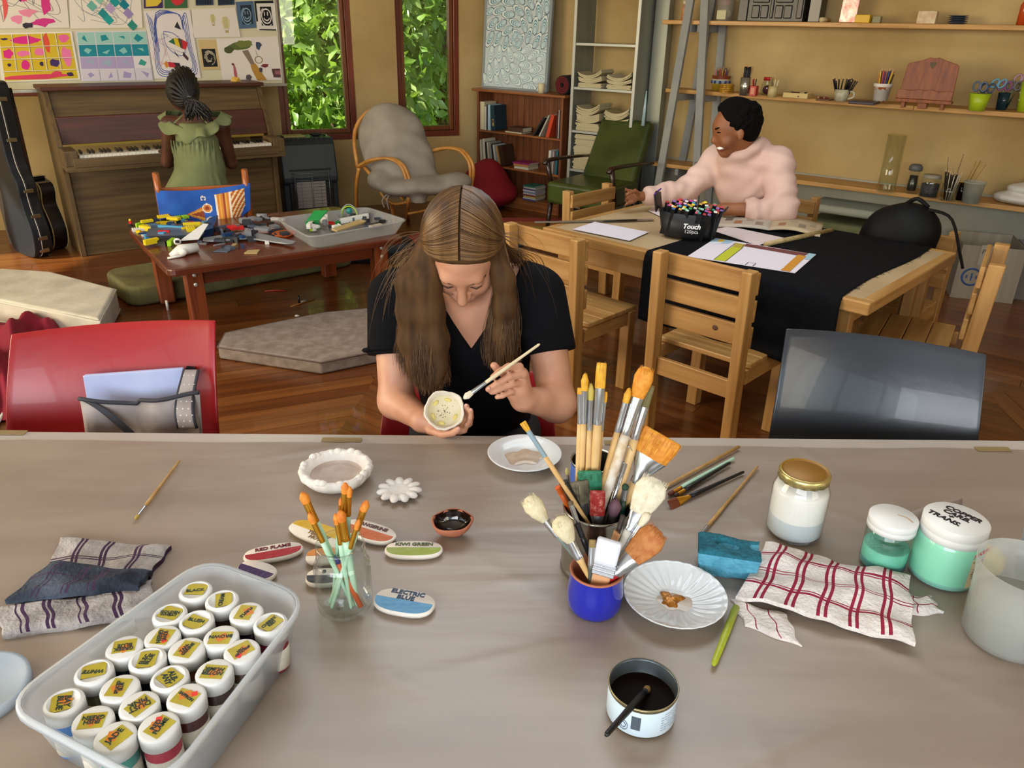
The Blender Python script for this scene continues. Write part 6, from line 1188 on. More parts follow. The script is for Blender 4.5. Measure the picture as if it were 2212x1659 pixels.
# ---------------- person in the pink hoodie ----------------
SKD = mat('deep_brown_skin', '7c4a2c', .5, c2='8c5836', vs=9, sss=.06); HK = mat('black_hair', '0a0808', .9, spec=.1, bump=1, bs=120)
def Q(x, y, Y): return PY(x, y, Y)
base = V((1.43, 4.5, 0)); p2 = thing('person', 'smiling person in a pale pink hoodie reaching across the pine table', 'person', base)
hd_ = Q(1589, 266, 4.02); s_ = mpx(hd_)
def hp(x, y, dy=0): return Q(x, y, 4.02)+V((0, dy, 0))
nb2 = Q(1606, 322, 4.06); shN, shF = Q(1676, 356, 4.0), Q(1552, 348, 4.22); chest = Q(1615, 385, 4.14); belly = Q(1632, 445, 4.24); elN, wrN = Q(1690, 454, 3.88), Q(1566, 452, 3.93); elF, wrF = Q(1482, 412, 4.14), Q(1404, 424, 4.06)
def body2(sd, inf=0, arms=True, head=True):
    k = .04
    sd.cone(belly+V((.02, .12, -.12)), belly, .17+inf, .155+inf, k).cone(belly, chest, .155+inf, .15+inf, k).cone(chest, nb2+V((0, .03, -.07)), .15+inf, .085+inf, k).cone(shN, shF, .075+inf, .075+inf, k)
    if arms: sd.cone(shN, elN, .066+inf, .052+inf, .03).cone(shF, elF, .062+inf, .046+inf, .03)
sd = SD((.55, 3.6, .40), (1.95, 4.75, 1.42), .0085); body2(sd)
sd.cone(elN, wrN, .045, .03, .02).cone(elF, wrF, .042, .028, .02)
sd.cone(nb2+V((.01, .02, -.06)), hp(1607, 300), .06, .056, .03)
rf_ = hp(1545, 285)-hp(1630, 262)
sd.ell(hp(1590, 266), (.1, .08, .103), .02).ell(hp(1570, 280), (.066, .066, .08), .03).cone(hp(1597, 300), hp(1568, 325), .052, .03, .03).cone(hp(1566, 300), hp(1560, 316), .04, .03, .02)
sd.cone(hp(1549, 286), hp(1542, 303), .010, .0155, .012).cone(hp(1543, 306), hp(1552, 307), .013, .015, .01).cone(hp(1556, 314, -.018), hp(1556, 314, .018), .0125, .0125, .008).cone(hp(1559, 323, -.014), hp(1559, 323, .014), .0125, .0125, .008).ell(hp(1565, 331), (.024, .026, .02), .02).ell(hp(1552, 272), (.02, .05, .02), .02).ell(hp(1565, 305, -.045), (.028, .026, .028), .02)
for dy in (-.082, .082): sd.ell(hp(1591, 286, dy), (.018, .010, .032), .008)
# far hand, relaxed and open; near hand flat on the page
def hand(sd, wr, palm, fingers, r=.0085, k=.006, pr=.026, w=None):
    sd.cone(wr, palm, pr, pr*.95, .02)
    for f in fingers:
        pts = [V(q) for q in f]; rs = [r*1.12]+[r*(1-.09*i) for i in range(1, len(pts))]; sd.chain([palm*.45+pts[0]*.55]+pts, [r*1.5]+rs, k)
pf = Q(1383, 424, 4.04); hand(sd, wrF, pf, [[Q(1365, 414, 4.03), Q(1350, 409, 4.02), Q(1338, 418, 4.0)], [Q(1362, 422, 4.02), Q(1346, 420, 4.0), Q(1334, 428, 3.99)], [Q(1362, 430, 4.01), Q(1348, 431, 3.99), Q(1342, 438, 3.98)], [Q(1366, 436, 4.0), Q(1355, 440, 3.99), Q(1350, 444, 3.99)], [Q(1372, 412, 4.0), Q(1358, 418, 3.97), Q(1350, 424, 3.96)]], .0095)
pn = Q(1535, 452, 3.96); hand(sd, wrN, pn, [[Q(1520, 448, 3.98), Q(1507, 450, 3.98)], [Q(1518, 453, 3.96), Q(1503, 456, 3.96)], [Q(1518, 457, 3.95), Q(1505, 461, 3.95)], [Q(1522, 461, 3.94), Q(1511, 465, 3.94)], [Q(1530, 444, 3.95), Q(1518, 441, 3.95)]], .0095)
sd.mesh('body', SKD, p2, sub=1)
PINK = mat('pink_fleece', 'c2a196', .95, c2='d0b1a5', vs=3, bump=.7, bs=9, bst=(1, 1, .5))
sd = SD((.55, 3.6, .40), (1.95, 4.75, 1.42), .0085); body2(sd, .016)
sd.cone(elN, elN*.35+wrN*.65+V((.0, 0, .0)), .064, .052, .03); sd.cone(elF, elF*.02+wrF*.98, .06, .05, .03)
for i, (a, b) in enumerate(((.15, .07), (.3, .062), (.5, .064))): sd.ell(elN*(1-a)+wrN*a+V((0, 0, -.005)), (.03, .066, .066), .012)
for a in (.2, .45, .7): sd.ell(shF*(1-a)+elF*a, (.05, .07, .07), .02); sd.ell(elF*(1-a)+wrF*a, (.035, .06, .058), .02)
for a in (.3, .55, .8): sd.ell(shN*(1-a)+elN*a+V((.01, -.01, 0)), (.075, .075, .03), .02)
for an in range(16):
    an = an/16*2*pi; q = nb2+V((.012+.085*math.cos(an), .02+.08*math.sin(an), -.015+.035*math.cos(an)-.02*math.sin(an))); sd.ell(q, (.034, .034, .034), .025)
sd.ell(nb2+V((.1, .06, -.04)), (.075, .09, .05), .04)
X, Y, Z = sd.grid(); dn = np.sqrt((X-nb2.x-.004)**2+(Y-nb2.y-.02)**2)-.07+.0*Z; sd.D = np.maximum(sd.D, np.where(Z > nb2.z-.06, -dn, -1))
q = elN*.35+wrN*.65; dw = (wrN-elN).normalized(); 
cutv = np.maximum((X-q.x)*dw.x+(Y-q.y)*dw.y+(Z-q.z)*dw.z, np.sqrt((X-q.x)**2+(Y-q.y)**2+(Z-q.z)**2)*-1+0)
near = (X-q.x)**2+(Y-q.y)**2+(Z-q.z)**2 < .0075
sd.D = np.where(near, np.maximum(sd.D, (X-q.x)*dw.x+(Y-q.y)*dw.y+(Z-q.z)*dw.z), sd.D)
sd.D += .0032*np.sin(34*X+22*Z+5*np.sin(15*Z+9*Y))+.0022*np.sin(-20*X+55*Z+4*np.sin(18*X)); sd.mesh('hoodie', PINK, p2, sub=1)
m = MB(); m.tube([nb2+V((.004+.066*math.cos(a), .02+.062*math.sin(a), .0+.042*math.cos(a)-.016*math.sin(a)+.02)) for a in [2*pi*k/24 for k in range(25)]], .004, 6, cap=False); wp(m, 'yellow_collar', col('c9a82c', .6), p2)
sd = SD(hp(1590, 262)-V((.16, .14, .14)), hp(1590, 262)+V((.16, .14, .16)), .006)
sd.ell(hp(1597, 258), (.098, .09, .1), .02).ell(hp(1612, 275), (.07, .082, .085), .03).ell(hp(1575, 240), (.06, .07, .05), .03).ell(hp(1588, 228), (.045, .06, .035), .03)
rh = random.Random(2)
for i in range(170):
    a, b = rh.uniform(0, 2*pi), rh.uniform(-.3, 1); q = hp(1600, 260)+V((.098*math.cos(a)*math.cos(b), .09*math.sin(a)*math.cos(b), .1*math.sin(b))); sd.ell(q, (.011, .011, .011), .008)
qf = hp(1566, 262); nf = V((-.80, 0, -.6)); sd.half(hp(1562, 262), (-.9, 0, -.43)); sd.half(hp(1600, 300), (-.5, 0, -.86)); sd.mesh('hair', HK, p2)
m = MB(); m.ball(hp(1551.5, 287, -.04), (.012, .008, .009), 10); wp(m, 'eye', col('e9e2d8', .2), p2); m = MB(); m.tube([hp(1545, 284, -.044), hp(1551, 283, -.052), hp(1559, 286, -.056)], .0035, 6); wp(m, 'eyelashes', HK, p2); m = MB(); m.tube([hp(1541, 277, -.04), hp(1549, 273, -.05), hp(1560, 276, -.06)], .0042, 6); wp(m, 'eyebrow', HK, p2)
m = MB(); m.tube([hp(1549, 319, -.008), hp(1553, 318.5, -.027), hp(1560, 315.5, -.043)], [.006, .0085, .005], 8); wp(m, 'teeth', col('f2efe8', .25), p2); m = MB(); m.tube([hp(1548.5, 314, -.004), hp(1554, 312.5, -.03), hp(1563, 312.5, -.045)], .0052, 8); m.tube([hp(1551, 325, -.004), hp(1556, 323.5, -.027), hp(1564, 316.5, -.046)], .0058, 8); wp(m, 'lips', mat('dark_lips', '6a3028', .4), p2)
m = MB(); q = Q(1421, 422, 4.07); 
for dx, c_ in ((0, '161616'), (-12, '5a3a9a')): q = Q(1409-dx, 424-dx*.1, 4.07); m = MB(); ax = (wrF-elF).normalized(); xx = ax.orthogonal().normalized(); yy = ax.cross(xx); m.tube([q+xx*(.0375*math.cos(a))+yy*(.0375*math.sin(a)) for a in [2*pi*k/20 for k in range(21)]], .006, 6, cap=False); wp(m, 'wrist_band', col(c_, .4), p2)
DEN = mat('dark_trousers', '1d2230', .85, bump=.3, bs=60); sd = SD((.7, 3.5, -.01), (1.9, 4.8, .64), .012); fl_ = base-uy*.42
for s in (-.1, .1): a, b = base+ux*s+V((0, 0, .5)), base-uy*.42+ux*s*1.2+V((0, 0, .5)); sd.cone(a, b, .085, .07, .04).cone(b, b+V((0.02, .03, -.42)), .065, .05, .03)
sd.cone(base+ux*.1+V((0, 0, .52)), base-ux*.1+V((0, 0, .52)), .12, .12, .04); sd.mesh('trousers', DEN, p2)
for s in (-.12, .12): m = MB(); q = base-uy*.42+ux*s+V((0.02, .03, .04)); m.tube([q+uy*.05, q-uy*.06, q-uy*.15], [.045, .048, .03], 10, flat=.8); wp(m, 'shoe', col('d8d4cc', .6), p2)
a = Q(1712, 372, 4.2); m = MB(); m.hexa([a, Q(1722, 400, 4.2), Q(1721, 400, 4.21), a+V((0, .01, 0))], [a+V((-.02, 0, 0)), Q(1712, 400, 4.2), Q(1712, 400, 4.21), a+V((-.02, .01, 0))]); wp(m, 'paper_tag', col('c9cdd8', .6), p2)
# ---------------- big front table covered with brown paper ----------------
ZT0 = .75; e0, e1_ = P(0, 930), P(2212, 950); fe = (e1_-e0).normalized(); fa = math.atan2(fe.y, fe.x); fo = e0+fe*1.1; fn_ = V((-fe.y, fe.x, 0)); fc = fo-fn_*.62
t = thing('art_table', 'large front table covered with creased brown paper', 'table', V((fc.x, fc.y, 0)), fa)
m = MB(); m.box((0, 0, .727), (3.0, 1.24, .046)); m.build('tabletop', mat('grey_laminate', 'a69c92', .4, c2='b3a99f', vs=3), t, bev=.006)
for sx in (-1, 1):
    for sy in (-1, 1): m = MB(); m.box((sx*1.38, sy*.52, .352), (.06, .06, .704)); m.build('leg', mat('steel_leg', '6f7072', .4, metal=.5), t, bev=.004)
for sy in (-1, 1): m = MB(); m.box((0, sy*.5, .68), (2.7, .025, .05)); m.build('apron', mat('steel_leg', '6f7072'), t)
KRAFT = mat('kraft_paper', '897a6d', .37, c2='968779', vs=5, st=(.5, 2, 1), bump=.5, bs=5, bst=(.5, 3, 1), spec=.85)
rg = np.random.RandomState(3); cre = [(rg.uniform(-1.3, 1.3), rg.uniform(-.5, .6), rg.normal(0, .5), rg.uniform(.05, .3), rg.uniform(.0006, .0022)) for _ in range(90)]
def paperz(x, y):
    z = .0009*math.sin(3.1*x+1.7*y)+.0008*math.sin(2*x-6*y+1)
    for cx, cyy, an, L, h in cre:
        dx, dy = x-cx, y-cyy
        if abs(dx) > L or abs(dy) > L: continue
        p, q = dx*math.cos(an)+dy*math.sin(an), -dx*math.sin(an)+dy*math.cos(an)
        if abs(p) < L: z += h*math.exp(-(q/.008)**2)*(1-(p/L)**2)**2
    return max(z, -.001)
x0_, x1_, y0_, y1_ = -1.46, 1.46, -.60, .575
m = MB(); m.grid(lambda u, v: (x0_+(x1_-x0_)*u, y0_+(y1_-y0_)*v+.0025*math.sin(u*40)*(v > .999), .7505+.0012+paperz(x0_+(x1_-x0_)*u, y0_+(y1_-y0_)*v)), 240, 110); o = m.build('paper_cover', KRAFT, t)
TAPE = frost('masking_tape', 'b09a70', .75)
for px, py, L in ((738, 950, .085), (1345, 956, .08), (2145, 970, .075), (15, 934, .08)): q = P(px, py, .7525)-V((fc.x, fc.y, 0)); q.rotate(Matrix.Rotation(-fa, 3, 'Z')); m = MB(); m.box((q.x, q.y, .7526), (L, .018, .0012)); m.build('tape', TAPE, t)
ZP = .7545
def F(px, py, z=ZP): return P(px, py, z)
def FB_(px, py, r): return B(px, py, r, ZP)
# ---------------- brushes ----------------
SILV = mat('ferrule_silver', 'b9bcc0', .22, metal=.9); GOLD = mat('ferrule_gold', 'c8912f', .25, metal=.85)
def brush(lab, a, b, bl, fl, rh, rf, hc, fc_, bc, kind='round', w=None, group=None, spread=1.0, n=46, hm=None, wf=None):
    a, b = V(a), V(b); d = (b-a).normalized(); L = (b-a).length; t = thing('paint_brush', lab, 'brush', a, 0, group)
    view = (V(CC)-b).normalized(); wd = d.cross(view).normalized(); nrm = wd.cross(d)
    pf = b-d*(bl+fl); pb = b-d*bl; fw = w or rf
    m = MB(); m.tube([a, a+d*.004, a+(pf-a)*.35, a+(pf-a)*.85, pf+d*.002], [rh*.45, rh*.7, rh*.8, rh*1.08, rf*.95], 10); wp(m, 'handle', hm or (col(hc, .35) if isinstance(hc, str) else hc), t)
    m = MB(); fm = SILV if fc_ == 's' else GOLD if fc_ == 'g' else col(fc_, .4)
    def ft(p, r, ww): return [p+wd*(ww*math.cos(q))+nrm*(r*math.sin(q)) for q in [2*pi*k/14 for k in range(14)]]
    rings = [ft(pf, rf, rf), ft(pf+d*fl*.12, rf*1.06, rf*1.06), ft(pf+d*fl*.2, rf, rf), ft(pf+d*fl*.6, rf*(.9 if w else 1), (rf+fw)/2), ft(pb, rf*(.55 if w else .92), fw)]
    m.add([p for r in rings for p in r], [(i*14+j, i*14+(j+1) % 14, (i+1)*14+(j+1) % 14, (i+1)*14+j) for i in range(4) for j in range(14)], 0, True); wp(m, 'ferrule', fm, t)
    m = MB(); rr = random.Random(int(b.x*1e4) ^ int(b.y*1e4)); r2 = rf*(.55 if w else .92)
    sp = spread; mid = b-d*bl*.45
    if kind == 'round': rings = [ft(pb, r2, fw), ft(mid, r2*1.15*sp, fw*1.15*sp), ft(b-d*bl*.15, r2*.65*sp, fw*.65*sp), ft(b, r2*.12, fw*.12)]
    elif kind == 'flat': rings = [ft(pb, r2, fw), ft(mid, r2*.95, fw*(1+(sp-1)*.6)), ft(b-d*bl*.1, r2*.7, fw*sp), ft(b, r2*.3, fw*sp*.94)]
    else: rings = [ft(pb, r2, fw), ft(pb+d*bl*.3, r2*(1+(sp-1)*.6), fw*(1+(sp-1)*.6)), ft(pb+d*bl*.65, r2*sp, fw*sp), ft(pb+d*bl*.88, r2*sp*.78, fw*sp*.8), ft(b, r2*sp*.25, fw*sp*.3)]
    k = len(rings); m.add([p for r in rings for p in r], [(i*14+j, i*14+(j+1) % 14, (i+1)*14+(j+1) % 14, (i+1)*14+j) for i in range(k-1) for j in range(14)]+[tuple((k-1)*14+j for j in range(14))], 0, True)
    for i in range(n):      # loose hairs over the tuft
        q = rr.uniform(0, 2*pi); s0 = rr.uniform(.6, 1); e_ = sp*rr.uniform(.75, 1.12) if kind != 'round' else rr.uniform(.1, .9)
        p0 = pb+wd*(fw*s0*math.cos(q))+nrm*(r2*s0*math.sin(q)); p2_ = b-d*bl*rr.uniform(-.03, .22)+wd*(fw*e_*(.95 if kind == 'flat' else .75)*math.cos(q))+nrm*(r2*e_*.8*math.sin(q)); p1 = (p0+p2_)/2+(wd*math.cos(q)*fw+nrm*math.sin(q)*r2)*(sp-1)*.35+wd*(fw*.04*math.cos(q))
        m.tube([p0, p1, p2_], [.0006, .0006, .0002], 3, cap=False)
    bm = bc if not isinstance(bc, str) else mat('bristle_'+bc, bc, .6, c2=None); o = wp(m, 'bristles', bm, t); o['kind'] = 'stuff'; return t
NAT = mat('bare_wood_handle', 'c39a60', .45, c2='d2b07a', vs=30, st=(1, 1, .2)); TANW = mat('tan_stick', 'a27a42', .5, c2='b58f56', vs=30)
PALE = mat('paint_smeared_handle', 'b99866', .5, c2='d9d2c4', vs=45); YB = mat('bristle_yellow', 'd9a52c', .6, c2='c98d1f', vs=90)
z1_ = ZP+.004
brush('thin paintbrush lying alone on the paper at the left', F(388, 995, z1_), F(292, 1122, z1_), .012, .03, .0032, .003, TANW, 's', 'a89040', n=12)
m = MB(); m.tube([F(1428, 1056, ZP+.004), F(1596, 965, ZP+.004)], [.0032, .0036], 8); ws('wooden_stick', m, TANW, 'plain tan wooden stick, farthest of the sticks on the right of the table', 'stick')
brush('mint-handled paintbrush with a gold ferrule lying beside a black one', F(1586, 989, z1_), F(1443, 1069, z1_), .016, .024, .0042, .0042, 'a9cfb6', 'g', '5a2a1c', n=20)
brush('thin black-handled paintbrush lying against the mint one', F(1578, 999, z1_+.001), F(1456, 1072, z1_), .012, .02, .0038, .0038, '121214', 'g', '3a1c16', n=14)
brush('black-handled broad filbert paintbrush with a gold ferrule lying on the paper', F(1607, 1019, z1_), F(1446, 1092, z1_), .024, .03, .0042, .0045, '121214', 'g', '6a2f12', 'flat', .0095, n=30)
brush('long thin paintbrush lying between the black brush and the blue sponge', F(1637, 1007, z1_), F(1511, 1157, z1_), .006, .03, .0032, .003, TANW, 's', '4a4038', n=6)
m = MB(); a, b = F(1541, 1437, ZP+.006), F(1590, 1312, ZP+.006); m.tube([a, a+(b-a)*.05, a+(b-a)*.6, b], [.0025, .0045, .0058, .0056], 10); ws('lime_brush_handle', m, mat('lime_spotted', 'a5b32a', .35, c2='8f9a22', vs=50), 'lime green spotted brush handle lying below the striped towel', 'brush')
# ---------------- clay pieces and colour tiles ----------------
CLAY = mat('white_clay', 'd5cdc6', .8, c2='e2dcd6', vs=25, bump=.4, bs=60); CLAYIN = mat('clay_inside', 'b5a296', .8, c2='c9bab0', vs=30, bump=.3, bs=90); TERR = mat('terracotta', '9c5a40', .75, c2='ad6a4c', vs=25, bump=.3, bs=60)
c = F(728, 1037); r = 75*mpx(c)
t = thing('pinch_bowl', 'large white clay pinch bowl with a crimped rim', 'bowl', c)
m = MB(); m.lathe([(r*.66, .002), (r*.86, .006), (r*.97, .018), (r*1.0, .027), (r*.93, .033), (r*.82, .03), (r*.74, .016), (r*.68, .009), (0, .008)], 96, c, ms=[0, 0, 0, 0, 0, 0, 1, 1, 1], rip=lambda a, i: (.045*abs(math.sin(9*a+.7*math.sin(3*a)))+.02*math.sin(4*a) if i in (2, 3, 4, 5) else 0)); wp(m, 'bowl_body', [CLAY, CLAYIN], t)
for i in range(19):
    a = 2*pi*i/19+.1*math.sin(i*3); q = c+V((r*.93*math.cos(a), r*.93*math.sin(a), .029+.002*math.sin(i*5))); m = MB(); m.ball(q, (.0095, .0075, .0065), 10, R=rz3(a+pi/2)); wp(m, 'crimp', CLAY, t)
c = F(863, 1064); r = 48*mpx(c); t = thing('flower_disc', 'flat white clay flower disc with notched petals', 'clay flower', c)
m = MB(); m.lathe([(0, .001), (r*.7, .001), (r*.8, .005), (r*.7, .010), (r*.3, .008), (0, .0075)], 48, c); wp(m, 'disc', CLAY, t)
for i in range(11):
    a = 2*pi*i/11; q = c+V((r*.72*math.cos(a), r*.72*math.sin(a), .0065)); m = MB(); m.ball(q, (r*.32, r*.205, .0055), 12, R=rz3(a)); wp(m, 'petal', CLAY, t)
c = F(978, 1150); r = 41*mpx(c); Rt = Matrix.Rotation(rad(14), 3, 'X'); t = thing('glazed_bowl', 'tiny terracotta bowl with a glossy black-brown glaze inside', 'bowl', c)
m = MB(); m.lathe([(0, .002), (r*.55, .003), (r*.9, .018), (r*1.02, .031), (r*.95, .034), (r*.88, .03)], 40, c, sx=1.05, sy=.82, R=Rt, rip=lambda a, i: .05*math.sin(2*a+.5)+.03*math.sin(5*a) if i > 1 else 0); wp(m, 'bowl_body', TERR, t)
m = MB(); m.lathe([(r*.9, .0325), (r*.8, .022), (r*.45, .010), (0, .007)], 40, c+V((0, 0, .0005)), sx=1.05, sy=.82, R=Rt, rip=lambda a, i: .05*math.sin(2*a+.5)+.03*math.sin(5*a)+.04*math.sin(7*a)*(i == 0)); wp(m, 'glaze', mat('black_brown_glaze', '1c0d08', .07, coat=.8, bump=.5, bs=45), t)
INK = {}
def tile(lab, c0, c1, hw, gc, words, side=-1, ink='2a1a1c', ts=.008, bow=.0):
    a, b = F(*c0), F(*c1); d = (b-a).normalized(); cen = (a+b)/2; L = (b-a).length/2; an = math.atan2(d.y, d.x)
    def sh(s, t_=2.6): return [(s*L*math.copysign(abs(math.cos(q))**(2/t_), math.cos(q)), s*hw*math.copysign(abs(math.sin(q))**(2/t_), math.sin(q))+bow*(1-(math.cos(q))**2)*0) for q in [2*pi*k/40 for k in range(40)]]
    t = thing('colour_tile', lab, 'tile', V((cen.x, cen.y, ZP)), an); m = MB()
    s0, s1, s2 = sh(.93), sh(1), sh(.95); k = 40
    vs = [(x, y, .0) for x, y in s0]+[(x, y, .0055) for x, y in s1]+[(x, y, .0095) for x, y in s2]
    m.add(vs, [(i*k+j, i*k+(j+1) % k, (i+1)*k+(j+1) % k, (i+1)*k+j) for i in range(2) for j in range(k)]+[tuple(range(k))[::-1], tuple(2*k+j for j in range(k))], 0, True); m.build('tile_body', mat('tile_clay', 'd8cfc4', .6, c2='e2dad0', vs=30, bump=.2, bs=60), t)
    g = [(x, y) for x, y in sh(.93) if side*y > -hw*.08]; g = sorted(g, key=lambda p: p[0]); g = [(g[0][0]*1.0, side*-hw*.06)]+g+[(g[-1][0], side*-hw*.06)] if True else g
    m = MB(); pl = g if side < 0 else g[::-1]; m.prism(pl, .0094, .0103); m.build('glaze_band', mat('glaze_'+gc, gc, .28, c2=None, bump=.2, bs=60), t)
    for i, w_ in enumerate(words): text(w_, ts, col(ink, .5), t, Matrix.Translation((0, -side*hw*(.5 if len(words) == 1 else (.68, .26)[i]), .0098)), ext=.0004, off=.0004)
    return t
mp_ = mpx(F(700, 1200))
tile('colour tile with a red band lettered RED FLAME', (526, 1212), (656, 1189), .020, 'a01c26', ['RED FLAME'], -1, '6a1420', .0115)
tile('colour tile with a yellow band behind the brush jar', (630, 1138), (762, 1186), .024, 'c79f1f', ['HOT', 'YELLOW'], 1, '7a5a1a', .0115)
tile('colour tile with a burnt orange band lettered TANGERINE', (742, 1138), (853, 1172), .024, 'b5581c', ['TANGERINE'], -1, '4a1c18', .0115)
tile('colour tile with a green band lettered KIWI GREEN', (831, 1194), (957, 1194), .021, '86952a', ['KIWI GREEN'], -1, '3f4a1c', .0115)
tile('colour tile with a blue band lettered ELECTRIC BLUE', (809, 1297), (939, 1320), .027, '2f7da6', ['ELECTRIC', 'BLUE'], -1, '16324f', .0125)
tile('small orange-topped colour tile half hidden behind the brush jar', (661, 1210), (735, 1207), .019, 'cf7f1c', [], 1)
tile('black-banded colour tile behind the brush jar', (661, 1255), (738, 1253), .02, '120f12', ['B'], -1, '151518', .011)
tile('purple-banded colour tile behind the plastic tub', (520, 1228), (594, 1252), .02, '3a2050', [], -1)
# ---------------- jar of mint brushes ----------------
c = FB_(750, 1349, .041); c.z = ZP; h = H(c, 1172); GJ = glass('jar_clear', 'fafcfb', 1.0)
t = thing('brush_glass_jar', 'clear glass jar holding mint-handled brushes', 'jar', c)
m = MB(); m.lathe([(0, .0005), (.034, .0005), (.041, .008), (.042, .02), (.042, h*.68), (.038, h*.76), (.0355, h*.79), (.0365, h*.82), (.0355, h*.85), (.0365, h*.88), (.0355, h*.91), (.0365, h*.96), (.0355, h), (.0335, h), (.033, h*.8), (.0395, h*.67), (.0395, .02), (.034, .007), (0, .006)], 40, c); wp(m, 'glass_body', GJ, t)
jb = [((652, 1063), (.01, .0), 'broad', .0075), ((667, 1108), (.014, -.008), 'small', .005), ((746, 1042), (-.014, .012), 'tall', .006), ((737, 1075), (-.02, .004), 'thin', .0035), ((755, 1050), (-.004, .016), 'slim', .005), ((724, 1109), (.012, -.014), 'short', .0045), ((735, 1102), (.02, -.006), 'broad short', .0075), ((793, 1081), (-.022, -.004), 'right broad', .0065), ((787, 1088), (-.016, .012), 'right slim', .005), ((776, 1121), (-.018, -.014), 'right short', .0045)]
wl = ('leaning farthest left, the broad one', 'leaning left below the broad one', 'standing tallest in the middle', 'thin, left of the tallest', 'just right of the tallest', 'short, at the front left', 'broad and short at the front', 'leaning right, the higher of the pair', 'leaning right beside the higher one', 'short, leaning right at the front')
for ((px, py), (ox, oy), nm, rr_), wl_ in zip(jb, wl):
    a = c+V((ox, oy, .008)); dx = (px-750)*mpx(c)*.95; b = PY(px, py, c.y+(-.004 if py > 1095 else .012)); L = (b-a).length
    brush('mint-handled brush in the glass jar, '+wl_, a, b, .018 if rr_ > .004 else .012, .034, rr_*.8, rr_*.8, 'b5d8ba', 'g', mat('bristle_orange', 'c9681c', .6, c2='d98a2c', vs=120), 'round', None, 'mint brushes in the glass jar', 1.05, 16)
a, b = c+V((.026, -.01, .009)), c+V((-.008, -.004, .098)); m = MB(); m.tube([a, a+(b-a)*.86], .0042, 8, 0); m.tube([a+(b-a)*.86, b], [.0042, .0008], 8, 1); ws('orange_pencil', m, [col('cf5a24', .5), col('2a2f7a', .5)], 'orange pencil with a blue tip inside the glass brush jar', 'pencil')
# ---------------- plastic tub of colour jars ----------------
zr = .75+.088; rim = [P(440, 1208, zr), P(664, 1290, zr), P(345, 1700, zr), P(8, 1520, zr)]; tc = sum(rim, V())/4; TUB = frost('tub_plastic', 'd3d9de', .42, .3)
def rr4(q, r, n=6):
    out = []
    for i in range(4):
        p0, p, p1 = q[i-1], q[i], q[(i+1) % 4]; a, b = p+(p0-p).normalized()*r, p+(p1-p).normalized()*r
        for k in range(n+1): s = k/n; out.append(a*(1-s)**2+p*2*s*(1-s)+b*s*s)
    return out
t = thing('plastic_tub', 'translucent white plastic tub packed with small colour jars', 'tub', V((tc.x, tc.y, ZP)))
bse = [V((tc.x+(p.x-tc.x)*.88, tc.y+(p.y-tc.y)*.88, ZP+.001)) for p in rim]; lo, hi = rr4(bse, .04), rr4(rim, .05); k = len(lo)
ins = lambda q, f, dz: [V((tc.x+(p.x-tc.x)*f, tc.y+(p.y-tc.y)*f, p.z+dz)) for p in q]
m = MB(); ly = [lo, hi, ins(hi, .985, .0), ins(lo, .985, .002)]; m.add([p for q in ly for p in q], [tuple(range(k))[::-1]]+[(a*k+i, a*k+(i+1) % k, (a+1)*k+(i+1) % k, (a+1)*k+i) for a in range(3) for i in range(k)]+[tuple(range(3*k, 4*k))], 0, True); wp(m, 'tub_body', TUB, t)
m = MB(); ly = [ins(hi, 1.0, .001), ins(hi, 1.03, .001), ins(hi, 1.035, -.008), ins(hi, 1.025, -.008)]; m.add([p for q in ly for p in q], [(a*k+i, a*k+(i+1) % k, (a+1)*k+(i+1) % k, (a+1)*k+i) for a in range(3) for i in range(k)], 0, True); wp(m, 'rim', frost('tub_rim', 'd9dee2', .85, .25), t)
q0, q1 = rim[3]*.42+rim[0]*.58, rim[3]*.66+rim[0]*.34; fx2 = lambda p, z: V((tc.x+(p.x-tc.x)*(.88+.12*z)*.975, tc.y+(p.y-tc.y)*(.88+.12*z)*.975, ZP+.088*z))
m = MB(); m.add([fx2(q0, .62), fx2(q1, .62), fx2(q1, .85), fx2(q0, .85)], [(0, 1, 2, 3), (3, 2, 1, 0)]); wp(m, 'tape_strip', frost('clear_tape', 'dfe3e4', .6), t)
JW = mat('jar_lid_white', 'dcdcd8', .4); LBY = mat('label_yellow', 'b8a82e', .4, c2='a8942a', vs=60, bump=.2, bs=80); LBO = col('cf7a26', .35); LBR = col('e2372a', .4); LBG = col('8f9090', .5); INKG = col('14302f', .5)
